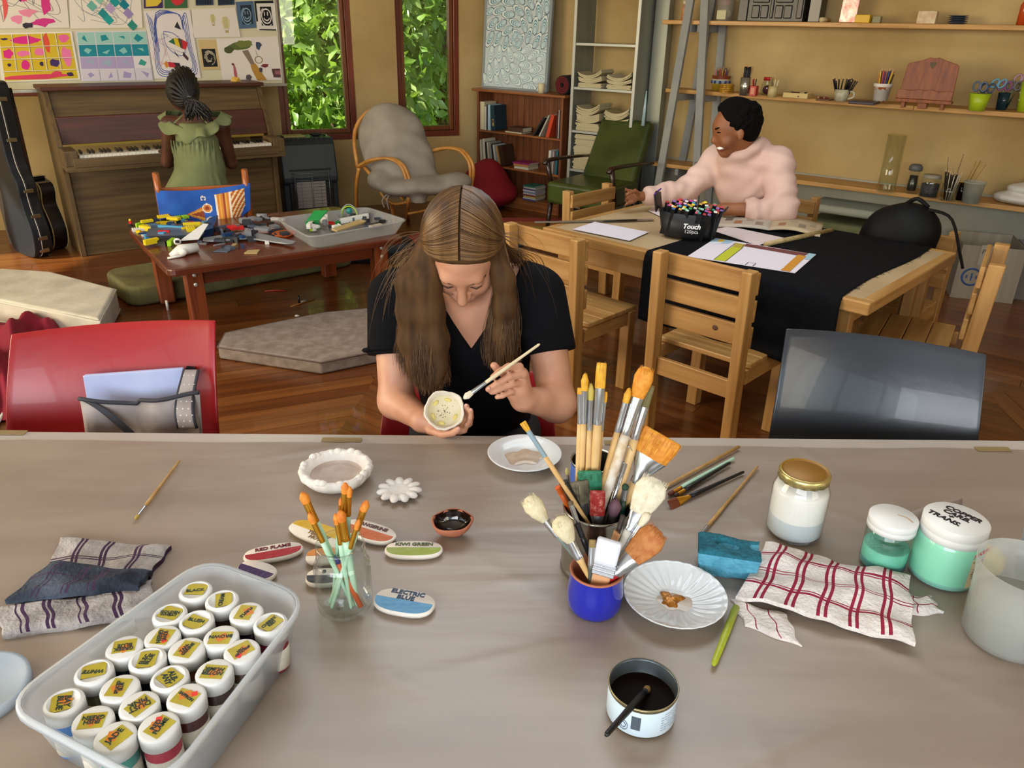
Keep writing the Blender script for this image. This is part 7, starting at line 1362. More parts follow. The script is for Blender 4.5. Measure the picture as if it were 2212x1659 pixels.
JARS = [('BLACK', 422, 1275, 10, 'n', '17171a', 0), ('CREAM', 479, 1295, 100, 'n', '4a3c2c', 0), ('PURPLE', 532, 1323, -115, 'o', '2a1c30', 1), ('CHERRY\nRED', 584, 1345, 62, 'n', '6a1c26', 0), ('GOLDEN\nWHEAT', 366, 1325, -3, 'n', '7a5a2c', 0), ('BLUSH', 424, 1340, -12, 'n', '5a3a34', 0), ('BROWN', 477, 1375, 186, 'o', '2a1a20', 1), ('SPECKLED\nTAN', 522, 1405, -122, 'r', '4a3a2c', 1), ('KIWI\nGREEN', 350, 1375, -78, 'r', '3f4a26', 1), ('TAN-\nGERINE', 402, 1402, 72, 'o', '7a4a2a', 1), ('NOTER\nHUMIK', 462, 1450, 177, 'o', '3a2a22', 1), ('GREEK\nBLUE', 268, 1398, 192, 'o', '1c2836', 1), ('ELEC.\nBLUE', 318, 1423, 82, 'n', '1c2a30', 0), ('ALB-\nANY', 366, 1463, -52, 'n', '2a2c26', 0), ('SAFFRON', 402, 1505, -32, 'r', '4a2420', 1), ('WHITE', 202, 1450, 186, 'n', '6a6244', 0), ('SPLICED\nBLUE', 258, 1485, 104, 'o', '2a2a2a', 1), ('DUST\nPINK', 300, 1522, -140, 'o', '1f1f28', 1), ('RED\nFLAME', 342, 1568, 76, 'r', 'a03040', 1), ('BAY\nBLUE', 137, 1515, -68, 'o', '4a7ab5', 0), ('IRISH\nGREEN', 200, 1555, 188, 'o', '93b37a', 1), ('JADE', 248, 1590, 68, 'o', '4a8f84', 1)]
zl = ZP+.078; rjr = random.Random(8)
cn_ = {'r': 'a red-cornered yellow', 'o': 'an orange and yellow', 'n': 'a yellow'}
for wd_, px, py, an, kd, bc_, flat in JARS:
    c = P(px, py, zl); c = V((c.x, c.y, ZP+.003)); r = .0255; ctr_ = c+V((0, 0, .0))
    t = thing('colour_jar', 'small white-lidded colour jar with %s label reading %s' % (cn_[kd], wd_.replace('-\n', '-').replace('\n', ' ').lower()), 'jar', c, 0, 'colour jars in the plastic tub')
    b = MB(); b.lathe([(0, 0), (.019, 0), (.0205, .004), (.0205, .05), (.018, .054)], 24); b.build('jar_body', mat('jar_'+bc_, bc_, .25, coat=.2), t)
    m = MB(); m.lathe([(.0206, .006), (.0209, .006), (.0209, .038), (.0206, .038)], 24); m.build('paper_wrap', mat('jar_wrap', 'b5b0a4', .6, c2='cfc8b8', vs=60), t)
    m = MB(); pr = [(.0195, .054), (.0222, .055), (.0224, .072), (.0214, .0742), (.019, .0748), (0, .0748)] if flat else [(.0195, .054), (.0222, .055), (.0224, .072), (.0214, .0742), (.0194, .0748), (.0185, .0756), (.0176, .0756), (.0172, .0740), (0, .0740)]
    m.lathe(pr, 72, rip=lambda a, i: .012*(int(round(a/(2*pi)*72)) % 2) if i in (1, 2) else 0); m.build('lid', JW, t)
    zz = .0750 if flat else .0743; A = rad(an); Ml = Matrix.Translation((0, 0, zz)) @ Matrix.Rotation(A+rad(rjr.uniform(-20, 20)), 4, 'Z')
    s = .0138; m = MB(); off = rjr.uniform(-.003, .003)
    def rectp(x0, y0, x1, y1, z0, z1): m.add([Ml @ V(p) for p in ((x0, y0, z0), (x1, y0, z0), (x1, y1, z0), (x0, y1, z0), (x0, y0, z1), (x1, y0, z1), (x1, y1, z1), (x0, y1, z1))], [(4, 5, 6, 7), (0, 1, 5, 4), (1, 2, 6, 5), (2, 3, 7, 6), (3, 0, 4, 7)], mi_)
    mi_ = 0; rectp(-s, -s*.8+off, s, s*.8+off, 0, .0004)
    if kd in 'or': mi_ = 1; Ml = Ml @ Matrix.Rotation(rad(40), 4, 'Z'); rectp(-s*.55, -s*.2, s*.5, s*.6, 0, .0005)
    if kd == 'r': mi_ = 2; rectp(s*.45, -s*.2, s*.95, s*.3, 0, .00055)
    m.build('label_tape', [LBY, LBO, LBR], t)
    L_ = max(len(x) for x in wd_.split('\n')); ts = min(.0125, .04/L_)
    text(wd_, ts, INKG, t, Matrix.Translation((0, 0, zz+.0007)) @ Matrix.Rotation(A, 4, 'Z'), ext=.0002, off=.00018, sp=.8, name='handwriting', shear=rjr.uniform(-.2, .3))
c = F(-52, 1500); m = MB(); m.lathe([(0, .004), (.056, .004), (.06, .01), (.064, .011), (.065, .0), (.066, .0), (.0655, .013), (.06, .0135), (.054, .006), (0, .006)], 40, c); ws('storage_disc', m, frost('lid_blue_white', 'c3ced6', .85), 'round bluish-white plastic container cover at the left table edge', 'cover')
# ---------------- plates ----------------
PORC = mat('white_porcelain', 'd6dadb', .16, coat=.3)
c = F(1133, 993); r = 80*mpx(c); m = MB(); m.lathe([(0, .002), (r*.55, .002), (r*.6, .0), (r*.63, .003), (r*.98, .016), (r*1.0, .018), (r*.97, .0185), (r*.66, .0075), (r*.6, .006), (0, .0055)], 56, c); o = ws('white_saucer', m, PORC, 'plain white saucer with pale glaze at the far table edge', 'saucer')
m = MB(); m.lathe([(r*.46, .0062), (r*.4, .008), (r*.2, .0085), (0, .009)], 40, c, rip=lambda a, i: .16*math.sin(2*a+1)+.12*math.sin(5*a)); wp(m, 'glaze_puddle', mat('wet_glaze', 'b39c88', .12, c2='c9b9a8', vs=40, bump=.3, bs=40), o)
c = F(1455, 1303); r = 111*mpx(c); n = 120
m = MB(); m.lathe([(0, .002), (r*.5, .002), (r*.56, 0), (r*.6, .003), (r*.95, .017), (r*1.0, .0205), (r*.985, .0218), (r*.93, .0185), (r*.8, .0145), (r*.65, .010), (r*.5, .0068), (r*.36, .0052), (r*.34, .0042), (0, .0042)], 160, c, rip=None)
vs = []
for p in m.v:
    x, y, z = p[0]-c.x, p[1]-c.y, p[2]-c.z; rr_ = math.hypot(x, y)/r
    if rr_ > .36 and z > .0045: an_ = math.atan2(y, x)+1.5*(rr_-.4); z += .0011*math.sin(26*an_)*min(1, (rr_-.35)*6)*min(1, (1.02-rr_)*9)
    vs.append((p[0], p[1], c.z+z))
m.v = vs; o = ws('fluted_saucer', m, PORC, 'white saucer with swirling flutes and a spot of gold paint', 'saucer')
m = MB(); m.lathe([(.024, .0045), (.02, .0052), (0, .0054)], 30, c+V((.003, -.003, 0)), rip=lambda a, i: .2*math.sin(2*a+2)+.1*math.sin(5*a)); wp(m, 'water_film', mat('thin_wash', 'bcae9c', .15), o)
m = MB(); m.lathe([(.0165, .0052), (.014, .008), (.006, .009), (0, .0095)], 40, c+V((-.004, .002, 0)), rip=lambda a, i: .25*math.sin(3*a+1)+.2*math.sin(4*a)+.08*math.sin(9*a)); wp(m, 'gold_paint', mat('gold_paint', '9c5f22', .25, metal=.4, c2='b5782f', vs=90, bump=.9, bs=110), o)
# ---------------- tins and the blue pot with brushes ----------------
def rim_base(px, py, h): q = P(px, py, ZP+h); return V((q.x, q.y, ZP))
TIN = mat('tin_plate', 'a8a69c', .22, metal=.95, c2='8f8c80', vs=9); TIND = mat('tin_inside', '2a2620', .4, metal=.5)
c1 = rim_base(1283, 993, .085); r = 50*mpx(c1+V((0, 0, .085))); t = thing('blue_tin', 'tin with a blue and white paper label behind the ribbed brush tin', 'tin', c1)
m = MB(); m.lathe([(0, 0), (r*.98, 0), (r, .004), (r*.97, .006), (r*.97, .08), (r*1.02, .083), (r*1.0, .086), (r*.94, .083)], 36, c1); wp(m, 'tin_body', TIN, t); m = MB(); m.lathe([(r*.945, .083), (r*.94, .004), (0, .004)], 30, c1); wp(m, 'inside', TIND, t)
m = MB(); m.lathe([(r*.975, .008), (r*.985, .009), (r*.985, .078), (r*.975, .079)], 36, c1); wp(m, 'blue_label', col('3a5aa8', .45), t)
m = MB(); a0 = -.75; q = [c1+V((r*1.0*math.cos(a0+.9*k/6-.35), r*1.0*math.sin(a0+.9*k/6-.35), 0)) for k in range(7)]; m.add([p+V((0, 0, .03)) for p in q]+[p+V((0, 0, .078)) for p in q], [(i, i+1, 8+i, 7+i) for i in range(6)]); wp(m, 'white_panel', col('cfd6de', .5), t)
c2_ = rim_base(1290, 1093, .118); r = 72*mpx(c2_+V((0, 0, .118))); t = thing('ribbed_tin', 'tall ribbed bare tin crammed with paintbrushes', 'tin', c2_); h2_ = .118
pr = [(0, 0), (r*.98, 0), (r*1.02, .003), (r*.985, .007)]+[(r*(.985 if k % 2 else 1.0), .014+.0058*k) for k in range(15)]+[(r*.99, .108), (r*1.0, .112), (r*1.025, .115), (r*1.02, .119), (r*.97, .118), (r*.96, .1), (r*.95, .01), (0, .008)]
m = MB(); m.lathe(pr, 48, c2_, ms=[0]*(len(pr)-4)+[1]*4); wp(m, 'tin_body', [TIN, TIND], t)
c3 = FB_(1280, 1347, .041); h3 = H(c3, 1222)-.006; t = thing('blue_pot', 'glossy cobalt blue pot with a terracotta rim, full of brushes', 'pot', c3)
m = MB(); rp_ = .0415; m.lathe([(0, 0), (rp_*.9, 0), (rp_*.96, .004), (rp_*1.02, .012), (rp_*1.03, .03), (rp_*1.0, h3*.6), (rp_*.965, h3*.86), (rp_*.98, h3*.955)], 44, c3); wp(m, 'pot_body', mat('cobalt_glaze', '1d27a0', .12, coat=.6), t)
m = MB(); m.lathe([(rp_*.98, h3*.955), (rp_*.99, h3*.99), (rp_*.95, h3), (rp_*.88, h3*.98), (rp_*.86, .008), (0, .008)], 44, c3); wp(m, 'terracotta_rim', TERR, t)
G2 = 'brushes in the ribbed tin'; G3 = 'brushes in the blue pot'
def inb(c, dx, dy, dz=.012): return c+V((dx, dy, dz))
Y2 = c2_.y; BW = mat('bristle_white', 'd9cfb0', .7, c2='c9bd98', vs=120); BOR = mat('bristle_amber', 'c8791a', .6, c2='d9952c', vs=120)
def br2(lab, px, py, ox, oy, bl, fl, rh, rf, hc, fc_, bc, kind='round', w=None, dY=.03, sp=1., n=40): return brush(lab, inb(c2_, ox, oy), PY(px, py, Y2+dY), bl, fl, rh, rf, hc, fc_, bc, kind, w, G2, sp, n)
br2('small flat brush with a white band, farthest left of the tall bare-wood brushes', 1256, 838, -.03, .015, .01, .05, .0042, .0042, NAT, 's', YB, 'flat', .006)
br2('round yellow-tipped tall brush, second of the bare-wood ones', 1264, 806, -.022, .012, .028, .055, .0048, .0052, NAT, 's', YB)
br2('pale-tipped tall brush with a marked silver ferrule', 1277, 829, -.014, .0, .026, .05, .0042, .0046, NAT, 's', 'b5a24a')
br2('thick tall brush with yellow bristles, highest of the bundle', 1300, 784, -.008, .006, .04, .06, .0075, .0075, NAT, 's', YB, 'flat', .008, sp=.95)
br2('slim brush half hidden behind the highest one', 1306, 846, 0, .03, .018, .05, .0035, .0036, NAT, 's', YB, 'flat', .0045)
br2('slim yellow round brush leaning right', 1360, 838, -.02, -.004, .024, .05, .0048, .005, NAT, 's', YB)
br2('large flared orange brush with a paint-smeared handle', 1398, 793, -.016, -.012, .05, .062, .008, .008, PALE, 's', BOR, 'mop', .010, .035, 1.5, 150)
br2('olive-tipped brush with a broad silver ferrule leaning right', 1405, 832, .012, .004, .036, .055, .007, .007, NAT, 's', '6a6238', 'flat', .0075, .04)
br2('wide amber hake brush with a clear-wrapped silver ferrule', 1432, 940, .0, .01, .042, .05, .0085, .009, NAT, 's', BOR, 'flat', .028, .02, 1.18, 150)
br2('dark green bristled flat brush in the tin', 1274, 1017, .0, .004, .04, .03, .006, .008, '26303a', 's', mat('bristle_green', '1c5a40', .6, c2='2c7a58', vs=120), 'flat', .018, .0, 1.05, 90)
br2('grey-brown splayed brush in the tin', 1247, 1040, -.004, .0, .042, .03, .005, .008, '2c2c30', 's', mat('bristle_greybrown', '5a5240', .7, c2='7a7058', vs=120), 'flat', .013, -.005, 1.35, 90)
br2('red-stained bristle brush in the tin', 1291, 1060, .004, -.022, .045, .02, .005, .008, '2c2020', 's', mat('bristle_red', '8f2018', .6, c2='c98070', vs=140, vr=(.5, .75)), 'flat', .012, -.022, 1.0, 60)
br2('dusty purple bristled brush in the tin', 1331, 1078, .018, -.014, .03, .02, .005, .007, '2c2a30', 's', '6a4a56', 'round', None, -.01, 1.4, 60)
br2('dark green handled brush at the tin right side', 1352, 1045, .034, .002, .01, .02, .006, .005, '163a2c', 's', '22402f', n=10, dY=.0)
brush('long thin brush leaning far left out of the tin, yellow tip', inb(c2_, .012, -.03, .06), PY(1129, 912, Y2+.0), .016, .05, .0038, .0036, NAT, '7f95a0', YB, 'flat', .004, G2, 1.3, 24)
br2('black-handled brush leaning left in the tin', 1217, 1040, .02, -.01, .004, .01, .007, .007, '14171c', '16191e', '16191e', n=4, dY=-.01)
br2('tiny brush rising at the tin left edge', 1224, 1010, -.02, .0, .012, .016, .003, .003, '1a1c1e', 's', 'a89a60', dY=.03, n=12)
br2('orange plastic brush end leaning at the tin left side', 1204, 1050, .01, .004, .004, .01, .005, .005, 'c85a1c', 'c85a1c', 'c85a1c', n=3, dY=.0)
br2('thin blue and white brush in the tin', 1341, 1015, .01, .01, .012, .04, .003, .003, '1f4f8a', 's', 'd9d9d9', n=8, dY=.02)
a, b = inb(c2_, .005, .01), PY(1350, 1000, Y2+.02); t = thing('wire_loop_tool', 'clay modelling tool with a wire loop end in the ribbed tin', 'tool', a); m = MB(); m.tube([a, b], .005, 8); wp(m, 'handle', SILV, t); d = (b-a).normalized(); q = b+d*.018; m = MB(); m.tube(spline([b+V((.004, 0, 0)), q+V((.007, 0, .0)), q+V((0, 0, .012)), q+V((-.007, 0, 0)), b-V((.004, 0, 0))], 14), .0008, 5); wp(m, 'wire_loop', SILV, t)
Y3 = c3.y
def br3(lab, px, py, ox, oy, bl, fl, rh, rf, hc, fc_, bc, kind='round', w=None, dY=.0, sp=1., n=60, z=.05): return brush(lab, inb(c3, ox, oy, z), PY(px, py, Y3+dY), bl, fl, rh, rf, hc, fc_, bc, kind, w, G3, sp, n)
br3('cream goat-hair mop brush leaning farthest left from the blue pot', 1138, 1075, .0, -.008, .045, .03, .004, .006, '6f7a72', 's', BW, 'mop', None, .03, 2.6, 160)
br3('cream mop brush leaning left, the lower of the pair', 1206, 1118, -.004, -.018, .042, .03, .005, .0075, NAT, 's', BW, 'mop', None, .0, 2.2, 160)
br3('broad white goat-hair fan mop leaning right from the blue pot', 1419, 1034, .012, .004, .06, .03, .007, .008, 'cfcabd', 's', mat('bristle_offwhite', 'd9d2bd', .7, c2='c9c0a6', vs=120), 'mop', .014, .04, 1.75, 240)
br3('small white oval mop brush leaning right', 1401, 1108, .012, -.006, .024, .03, .0035, .0045, '9a9a92', 's', 'd6cdb4', 'mop', None, .02, 1.5, 50)
br3('broad ginger-brown splayed brush with a red handle', 1425, 1146, .004, -.02, .058, .035, .0065, .009, 'b01f2a', 's', mat('bristle_ginger', 'a8622c', .7, c2='b87a42', vs=120), 'mop', .0155, .0, 1.45, 260)
br3('thin silver-ferruled brush leaning left at the back of the pot', 1231, 1082, .0, .012, .006, .045, .004, .004, '7a5a3a', 's', '5a4a36', dY=.03, n=10)
br3('short dark grey brush at the front of the blue pot', 1280, 1166, -.012, -.02, .012, .03, .004, .005, '4a4f48', 's', '8a7340', 'flat', .005, -.01, 1., 14)
br3('dark brown stick brush standing at the pot back', 1347, 1112, .014, .014, .005, .02, .004, .004, '3a2418', '2a1c14', '241a12', dY=.03, n=4)
br3('black handle leaning left in the blue pot', 1246, 1130, .004, .006, .004, .02, .0045, .0045, '14161a', '14161a', '14161a', dY=.015, n=3)
a, b = inb(c3, .0, -.022, .05), PY(1318, 1166, Y3-.01); d = (b-a).normalized(); wd2 = d.cross((V(CC)-b)).normalized(); nn2 = wd2.cross(d); t = thing('foam_brush', 'broad white-bristled varnish brush at the front of the blue pot', 'brush', a)
m = MB(); m.bar(a, b-d*.055, .03, .008, 0, nn2); wp(m, 'handle', mat('pale_beech', 'c9966a', .5), t, bev=.003); m = MB(); m.bar(b-d*.058, b-d*.038, .038, .011, 0, nn2); m.bar(b-d*.052, b-d*.049, .0395, .0125, 0, nn2); m.bar(b-d*.045, b-d*.042, .0395, .0125, 0, nn2); wp(m, 'ferrule', SILV, t, bev=.001); m = MB(); m.bar(b-d*.04, b, .037, .012, 0, nn2); wp(m, 'white_bristles', mat('white_nylon', 'd3d6e0', .5, bump=.3, bs=150), t, bev=.004)
a, b = inb(c3, .012, .01, .05), PY(1333, 1150, Y3+.02); m = MB(); m.bar(a, b, .012, .003); ws('wood_spatula', m, mat('pale_beech', 'c9966a'), 'pale wooden spatula standing in the blue pot', 'tool')
# ---------------- tin of black water ----------------
c = FB_(1385, 1585, .047); hh2 = H(c, 1421)-.028; q = rim_base(1390, 1479, .047); c = q; r = 76*mpx(c+V((0, 0, .047))); hh2 = .047
t = thing('water_tin', 'low tin with a pale label, full of black water', 'tin', c)
m = MB(); m.lathe([(0, 0), (r*.96, 0), (r*.98, .003), (r*.975, .044), (r*1.0, .046), (r*1.005, .049), (r*.975, .0495), (r*.94, .046), (r*.93, .004), (0, .004)], 56, c, ms=[0]*6+[1]*3); wp(m, 'tin_body', [mat('brass_tin', '8a7f5c', .3, metal=.8), mat('grey_tin_inside', '4a5154', .3, metal=.4)], t)
m = MB(); m.lathe([(r*.978, .003), (r*.986, .0035), (r*.986, .0425), (r*.978, .043)], 56, c); wp(m, 'label', mat('pale_blue_label', 'c4d4de', .45), t)
m = MB(); m.lathe([(r*.932, .026), (r*.925, .0258), (0, .0258)], 40, c); wp(m, 'black_water', mat('black_water', '150d09', .6, spec=.06), t)
def onlabel(a0, z, wds, s, m_): 
    for i, ch in enumerate(wds):
        a_ = a0+i*s*.62/r; p = c+V((r*.987*math.cos(a_), r*.987*math.sin(a_), z)); Mx = frame(p-V(t.location), (-math.sin(a_), math.cos(a_), 0), (0, 0, 1)); text(ch, s, m_, t, Mx, .0002)
m = MB(); aa = -1.75
for i in range(16):
    a_ = -2.02+.0165*i; w_ = .003 if i % 3 else .0016; p = c+V((r*.989*math.cos(a_), r*.989*math.sin(a_), .014)); q = c+V((r*.989*math.cos(a_+w_*12), r*.989*math.sin(a_+w_*12), .014)); m.add([p, q, q+V((0, 0, .022)), p+V((0, 0, .022))], [(0, 1, 2, 3)])
wp(m, 'barcode', col('4a5560', .5), t)
m = MB()
for i in range(7):
    z_ = .036-.0042*i
    for j in range(7):
        a_ = -1.15+.11*j; 
        if (i*3+j*5) % 7 == 0: continue
        p = c+V((r*.989*math.cos(a_), r*.989*math.sin(a_), z_)); q = c+V((r*.989*math.cos(a_+.09), r*.989*math.sin(a_+.09), z_)); m.add([p, q, q+V((0, 0, .0014)), p+V((0, 0, .0014))], [(0, 1, 2, 3)])
wp(m, 'small_print', col('8a9ab0', .5), t)['kind'] = 'stuff'
m = MB(); a_ = -2.25; p = c+V((r*.99*math.cos(a_), r*.99*math.sin(a_), .016)); Fm = frame(p, (-math.sin(a_), math.cos(a_), 0), (0, 0, 1))
for rr_ in (.0035, .0065): m.tube([Fm @ V((rr_*math.cos(q), rr_*math.sin(q)*1.2, .0003)) for q in [2*pi*k/16 for k in range(17)]], .0004, 4, cap=False)
wp(m, 'ring_emblem', col('4a5a70', .5), t)
brush('black-handled small brush resting in the tin of black water', P(1309, 1588, .83), P(1402, 1484, .783), .014, .006, .0048, .0042, '121214', '2a2a2c', '8a6a3a', n=14)
# ---------------- jars on the right ----------------
def lidded(name, lab, px, pyb, pyt, wpx, body, lidm, lid_h, neck, content=None, lid_r=None, crimp=False):
    c = FB_(px, pyb, wpx*mpx(F(px, pyb))); r = wpx*mpx(c); h = H(c, pyt); h = ZT(c-V((0, -r*.0, 0)), pyt)-c.z; h *= .93; return c, r, h
c, r, h = lidded('', '', 1706, 1180, 1003, 58, 0, 0, 0, 0); t = thing('screw_jar', 'glass jar of white liquid with a gold screw lid', 'jar', c)
m = MB(); m.lathe([(0, .0005), (r*.86, .0005), (r, .009), (r*1.0, h*.7), (r*.93, h*.79), (r*.82, h*.84), (r*.82, h*.93)], 40, c); wp(m, 'glass_body', glass('jar_clear'), t)
m = MB(); m.lathe([(0, .003), (r*.84, .003), (r*.96, .011), (r*.965, h*.33), (r*.965, h*.68), (r*.9, h*.75), (0, h*.75)], 36, c, ms=[0, 0, 0, 1, 1, 1]); wp(m, 'white_liquid', [mat('settled_glaze', 'bcc4c8', .5, c2='c8cccd', vs=9), mat('white_glaze_liquid', 'e4e0da', .4)], t)
m = MB(); m.lathe([(r*.83, h*.875), (r*.9, h*.87), (r*.905, h*.955), (r*.86, h*.985), (r*.82, h*.99), (r*.79, h*.98), (r*.74, h*.97), (r*.70, h*.978), (0, h*.98)], 64, c, ms=[0, 0, 0, 0, 1, 1, 1, 1], rip=lambda a, i: .02*math.sin(16*a) if i == 1 else 0); wp(m, 'gold_lid', [mat('lid_gold_edge', 'c9b878', .25, metal=.8), mat('lid_gold', '8a6014', .45, metal=.15)], t)
c, r, h = lidded('', '', 1897, 1243, 1107, 47, 0, 0, 0, 0); t = thing('screw_jar', 'small clear jar half full of turquoise glaze with a plain white lid', 'jar', c)
m = MB(); m.lathe([(0, .0005), (r*.9, .0005), (r, .006), (r, h*.78), (r*.9, h*.82)], 36, c); wp(m, 'clear_body', glass('jar_tinted', 'e6f2ec', .9), t); m = MB(); m.lathe([(0, .002), (r*.88, .002), (r*.96, .007), (r*.96, h*.18), (r*.96, h*.42), (r*.9, h*.43), (0, h*.43)], 32, c, ms=[0, 0, 0, 1, 2, 2]); wp(m, 'turquoise_glaze', [mat('deep_turquoise', '5fa7ac', .4), mat('turquoise', '80cdb8', .4), mat('turquoise_top', '6fae9e', .5, c2='7fbcaa', vs=60, bump=.5, bs=90)], t)
m = MB(); m.lathe([(r*.95, h*.77), (r*1.03, h*.775), (r*1.03, h*.86), (r*1.01, h*.87), (r*1.03, h*.88), (r*1.03, h*.985), (r*.99, h), (0, h)], 40, c); wp(m, 'lid', JW, t)
m = MB(); m.tube(spline([c+V((r*.2, r*.1, h+.0003)), c+V((r*.5, -r*.1, h+.0003)), c+V((r*.62, -r*.5, h+.0003))], 8), .0012, 4, flat=.3); wp(m, 'glaze_drip', mat('drip_tan', 'b08f66', .5), t)
c, r, h = lidded('', '', 2019, 1275, 1110, 67, 0, 0, 0, 0); t = thing('screw_jar', 'large squat jar of mint green glaze with handwriting on its white lid', 'jar', c)
m = MB(); m.lathe([(0, .0005), (r*.85, .0005), (r*.97, .005), (r, .014), (r, h*.62), (r*.96, h*.72), (r*.88, h*.78)], 44, c, ms=[0, 0, 1, 2, 2, 2]); wp(m, 'jar_body', [mat('mint_settled', '6fa8a2', .25, coat=.4), mat('mint_mid', '7dbbaa', .2, coat=.4), mat('mint_glaze', '84cfae', .2, coat=.5, c2='8ad2b2', vs=8)], t)
m = MB(); m.lathe([(r*.88, h*.73), (r*.945, h*.735), (r*.945, h*.84), (r*.93, h*.85), (r*.945, h*.86), (r*.945, h*.985), (r*.91, h), (0, h)], 44, c); wp(m, 'lid', JW, t)
for i, (w_, dx, dy) in enumerate((('COPPER', .016, .010), ('CARB.', .003, .005), ('+', -.008, .002), ('TRANS.', -.021, -.002))): text(w_, .0155 if len(w_) > 1 else .014, col('141214', .5), t, Matrix.Translation((dx, dy+.002, h+.0004)) @ Matrix.Rotation(rad(-52), 4, 'Z'), .0002, 'handwriting', off=.0006, shear=.15)
ac = -1.03; n = 10; hwid = .33
m = MB(); q = [V((r*1.004*math.cos(ac-hwid+2*hwid*k/n), r*1.004*math.sin(ac-hwid+2*hwid*k/n), 0)) for k in range(n+1)]; z0_, z1_l = .012, h*.6
m.add([p+V((0, 0, z0_)) for p in q]+[p+V((0, 0, z1_l)) for p in q], [(i, i+1, n+2+i, n+1+i) for i in range(n)], 0, True); m.build('label', mat('cream_label_paper', 'cfc09a', .5), t)
def lab_pt(u, v): a_ = ac-hwid+2*hwid*u; return V((r*1.008*math.cos(a_), r*1.008*math.sin(a_), z0_+(z1_l-z0_)*v))
m = MB(); rs_ = random.Random(2)
for i in range(22):
    a_ = 2*pi*i/22; r0_, r1_ = .26, .4+.06*(i % 2); p, q = lab_pt(.5+r0_*math.cos(a_-.09), .5+.85*r0_*math.sin(a_-.09)), lab_pt(.5+r0_*math.cos(a_+.09), .5+.85*r0_*math.sin(a_+.09)); u_ = lab_pt(min(.95, max(.05, .5+r1_*math.cos(a_))), .5+.75*r1_*math.sin(a_)); m.add([p, q, u_], [(0, 1, 2)])
for u0, v0 in ((.42, .56), (.6, .56), (.5, .48), (.45, .4), (.55, .4)): m.add([lab_pt(u0-.04, v0-.02), lab_pt(u0+.04, v0-.02), lab_pt(u0+.04, v0+.02), lab_pt(u0-.04, v0+.02)], [(0, 1, 2, 3)])
m.build('sun_print', col('24222a', .5), t)
for w_, v_, s_, u0 in (('CLAYBRIGHT', .91, .0062, .12), ('DECO', .08, .0085, .42)):
    for i, ch in enumerate(w_): p = lab_pt(u0+i*s_*.72/(2*hwid*r), v_); a_ = math.atan2(p.y, p.x); text(ch, s_, col('2a2824', .5), t, frame(p, (-math.sin(a_), math.cos(a_), 0), (0, 0, 1)), .0002)
c = F(2105, 1222); m = MB(); m.lathe([(0, .0), (.036, .0), (.042, .006), (.042, .024), (.036, .03), (0, .03)], 36, c, sx=1.05, sy=.85); ws('yellow_sponge', m, mat('yellow_sponge', 'd6b828', .9, c2='bfa024', vs=60, bump=.8, bs=130), 'round yellow sponge behind the measuring jug', 'sponge')
c = F(2020, 1135); m = MB(); m.grid(lambda u, v: c+V((-.05+.1*u, .02*math.sin(u*3)+(v-.5)*.04*(1.1-u*.9)+.02*u, .004+.03*u*u+.012*math.sin(v*pi))), 12, 8, th=.004); ws('clay_leaf', m, mat('grey_clay', '8a7c74', .7, c2='a59388', vs=25), 'curled grey-brown clay leaf behind the copper jar', 'clay piece')
# sponge
sd = SD(F(1570, 1225)+V((-.1, -.06, -.01)), F(1570, 1225)+V((.1, .12, .1)), .0028); q0, q1, q2, q3 = F(1506, 1246), F(1622, 1264), F(1652, 1206), F(1490, 1194); cs_ = (q0+q1+q2+q3)/4; d1 = (q1-q0).normalized(); hw_ = (q1-q0).length/2+.006
t_sp = sd; up_ = .045; Rr = [[d1.x, d1.y, 0], [-d1.y, d1.x, 0], [0, 0, 1]]
sd.cone(q0+V((.0, 0, .012)), q1+V((0, 0, .012)), .012, .012, .01)
X, Y, Z = sd.grid(); lx = (X-cs_.x)*d1.x+(Y-cs_.y)*d1.y; ly_ = -(X-cs_.x)*d1.y+(Y-cs_.y)*d1.x; lz = Z-ZP-up_/2
bx_ = np.maximum(np.maximum(np.abs(lx)-(hw_-.004)-.12*(lz), np.abs(ly_+.1*lz)-.024), np.abs(lz)-up_/2+.003*np.sin(lx*60)); sd.D = np.maximum(bx_, -1)-.003
sd.ell(cs_+d1*-.002+V((0, .002, up_+.002)), (.02, .009, .012), .008, Rr, cut=True).ell(cs_+d1*.045+V((0, .01, up_+.004)), (.012, .012, .01), .006, Rr, cut=True)
SPB = mat('blue_foam', '5ba3bd', .95, c2='4a92ad', vs=70, bump=1.0, bs=160); SPD = mat('blue_foam_torn', '1a5565', .95, c2='236e80', vs=110, bump=1.2, bs=200)
o = sd.mesh('blue_sponge', [SPB, SPD], None, mf=lambda p: (p[:, 2] > ZP+up_-.0035)); b = V((cs_.x, cs_.y, ZP)); 
for v in o.data.vertices: v.co -= b
o.location = b; tag(o, 'chunk of torn blue foam sponge beside the fluted saucer', 'sponge')
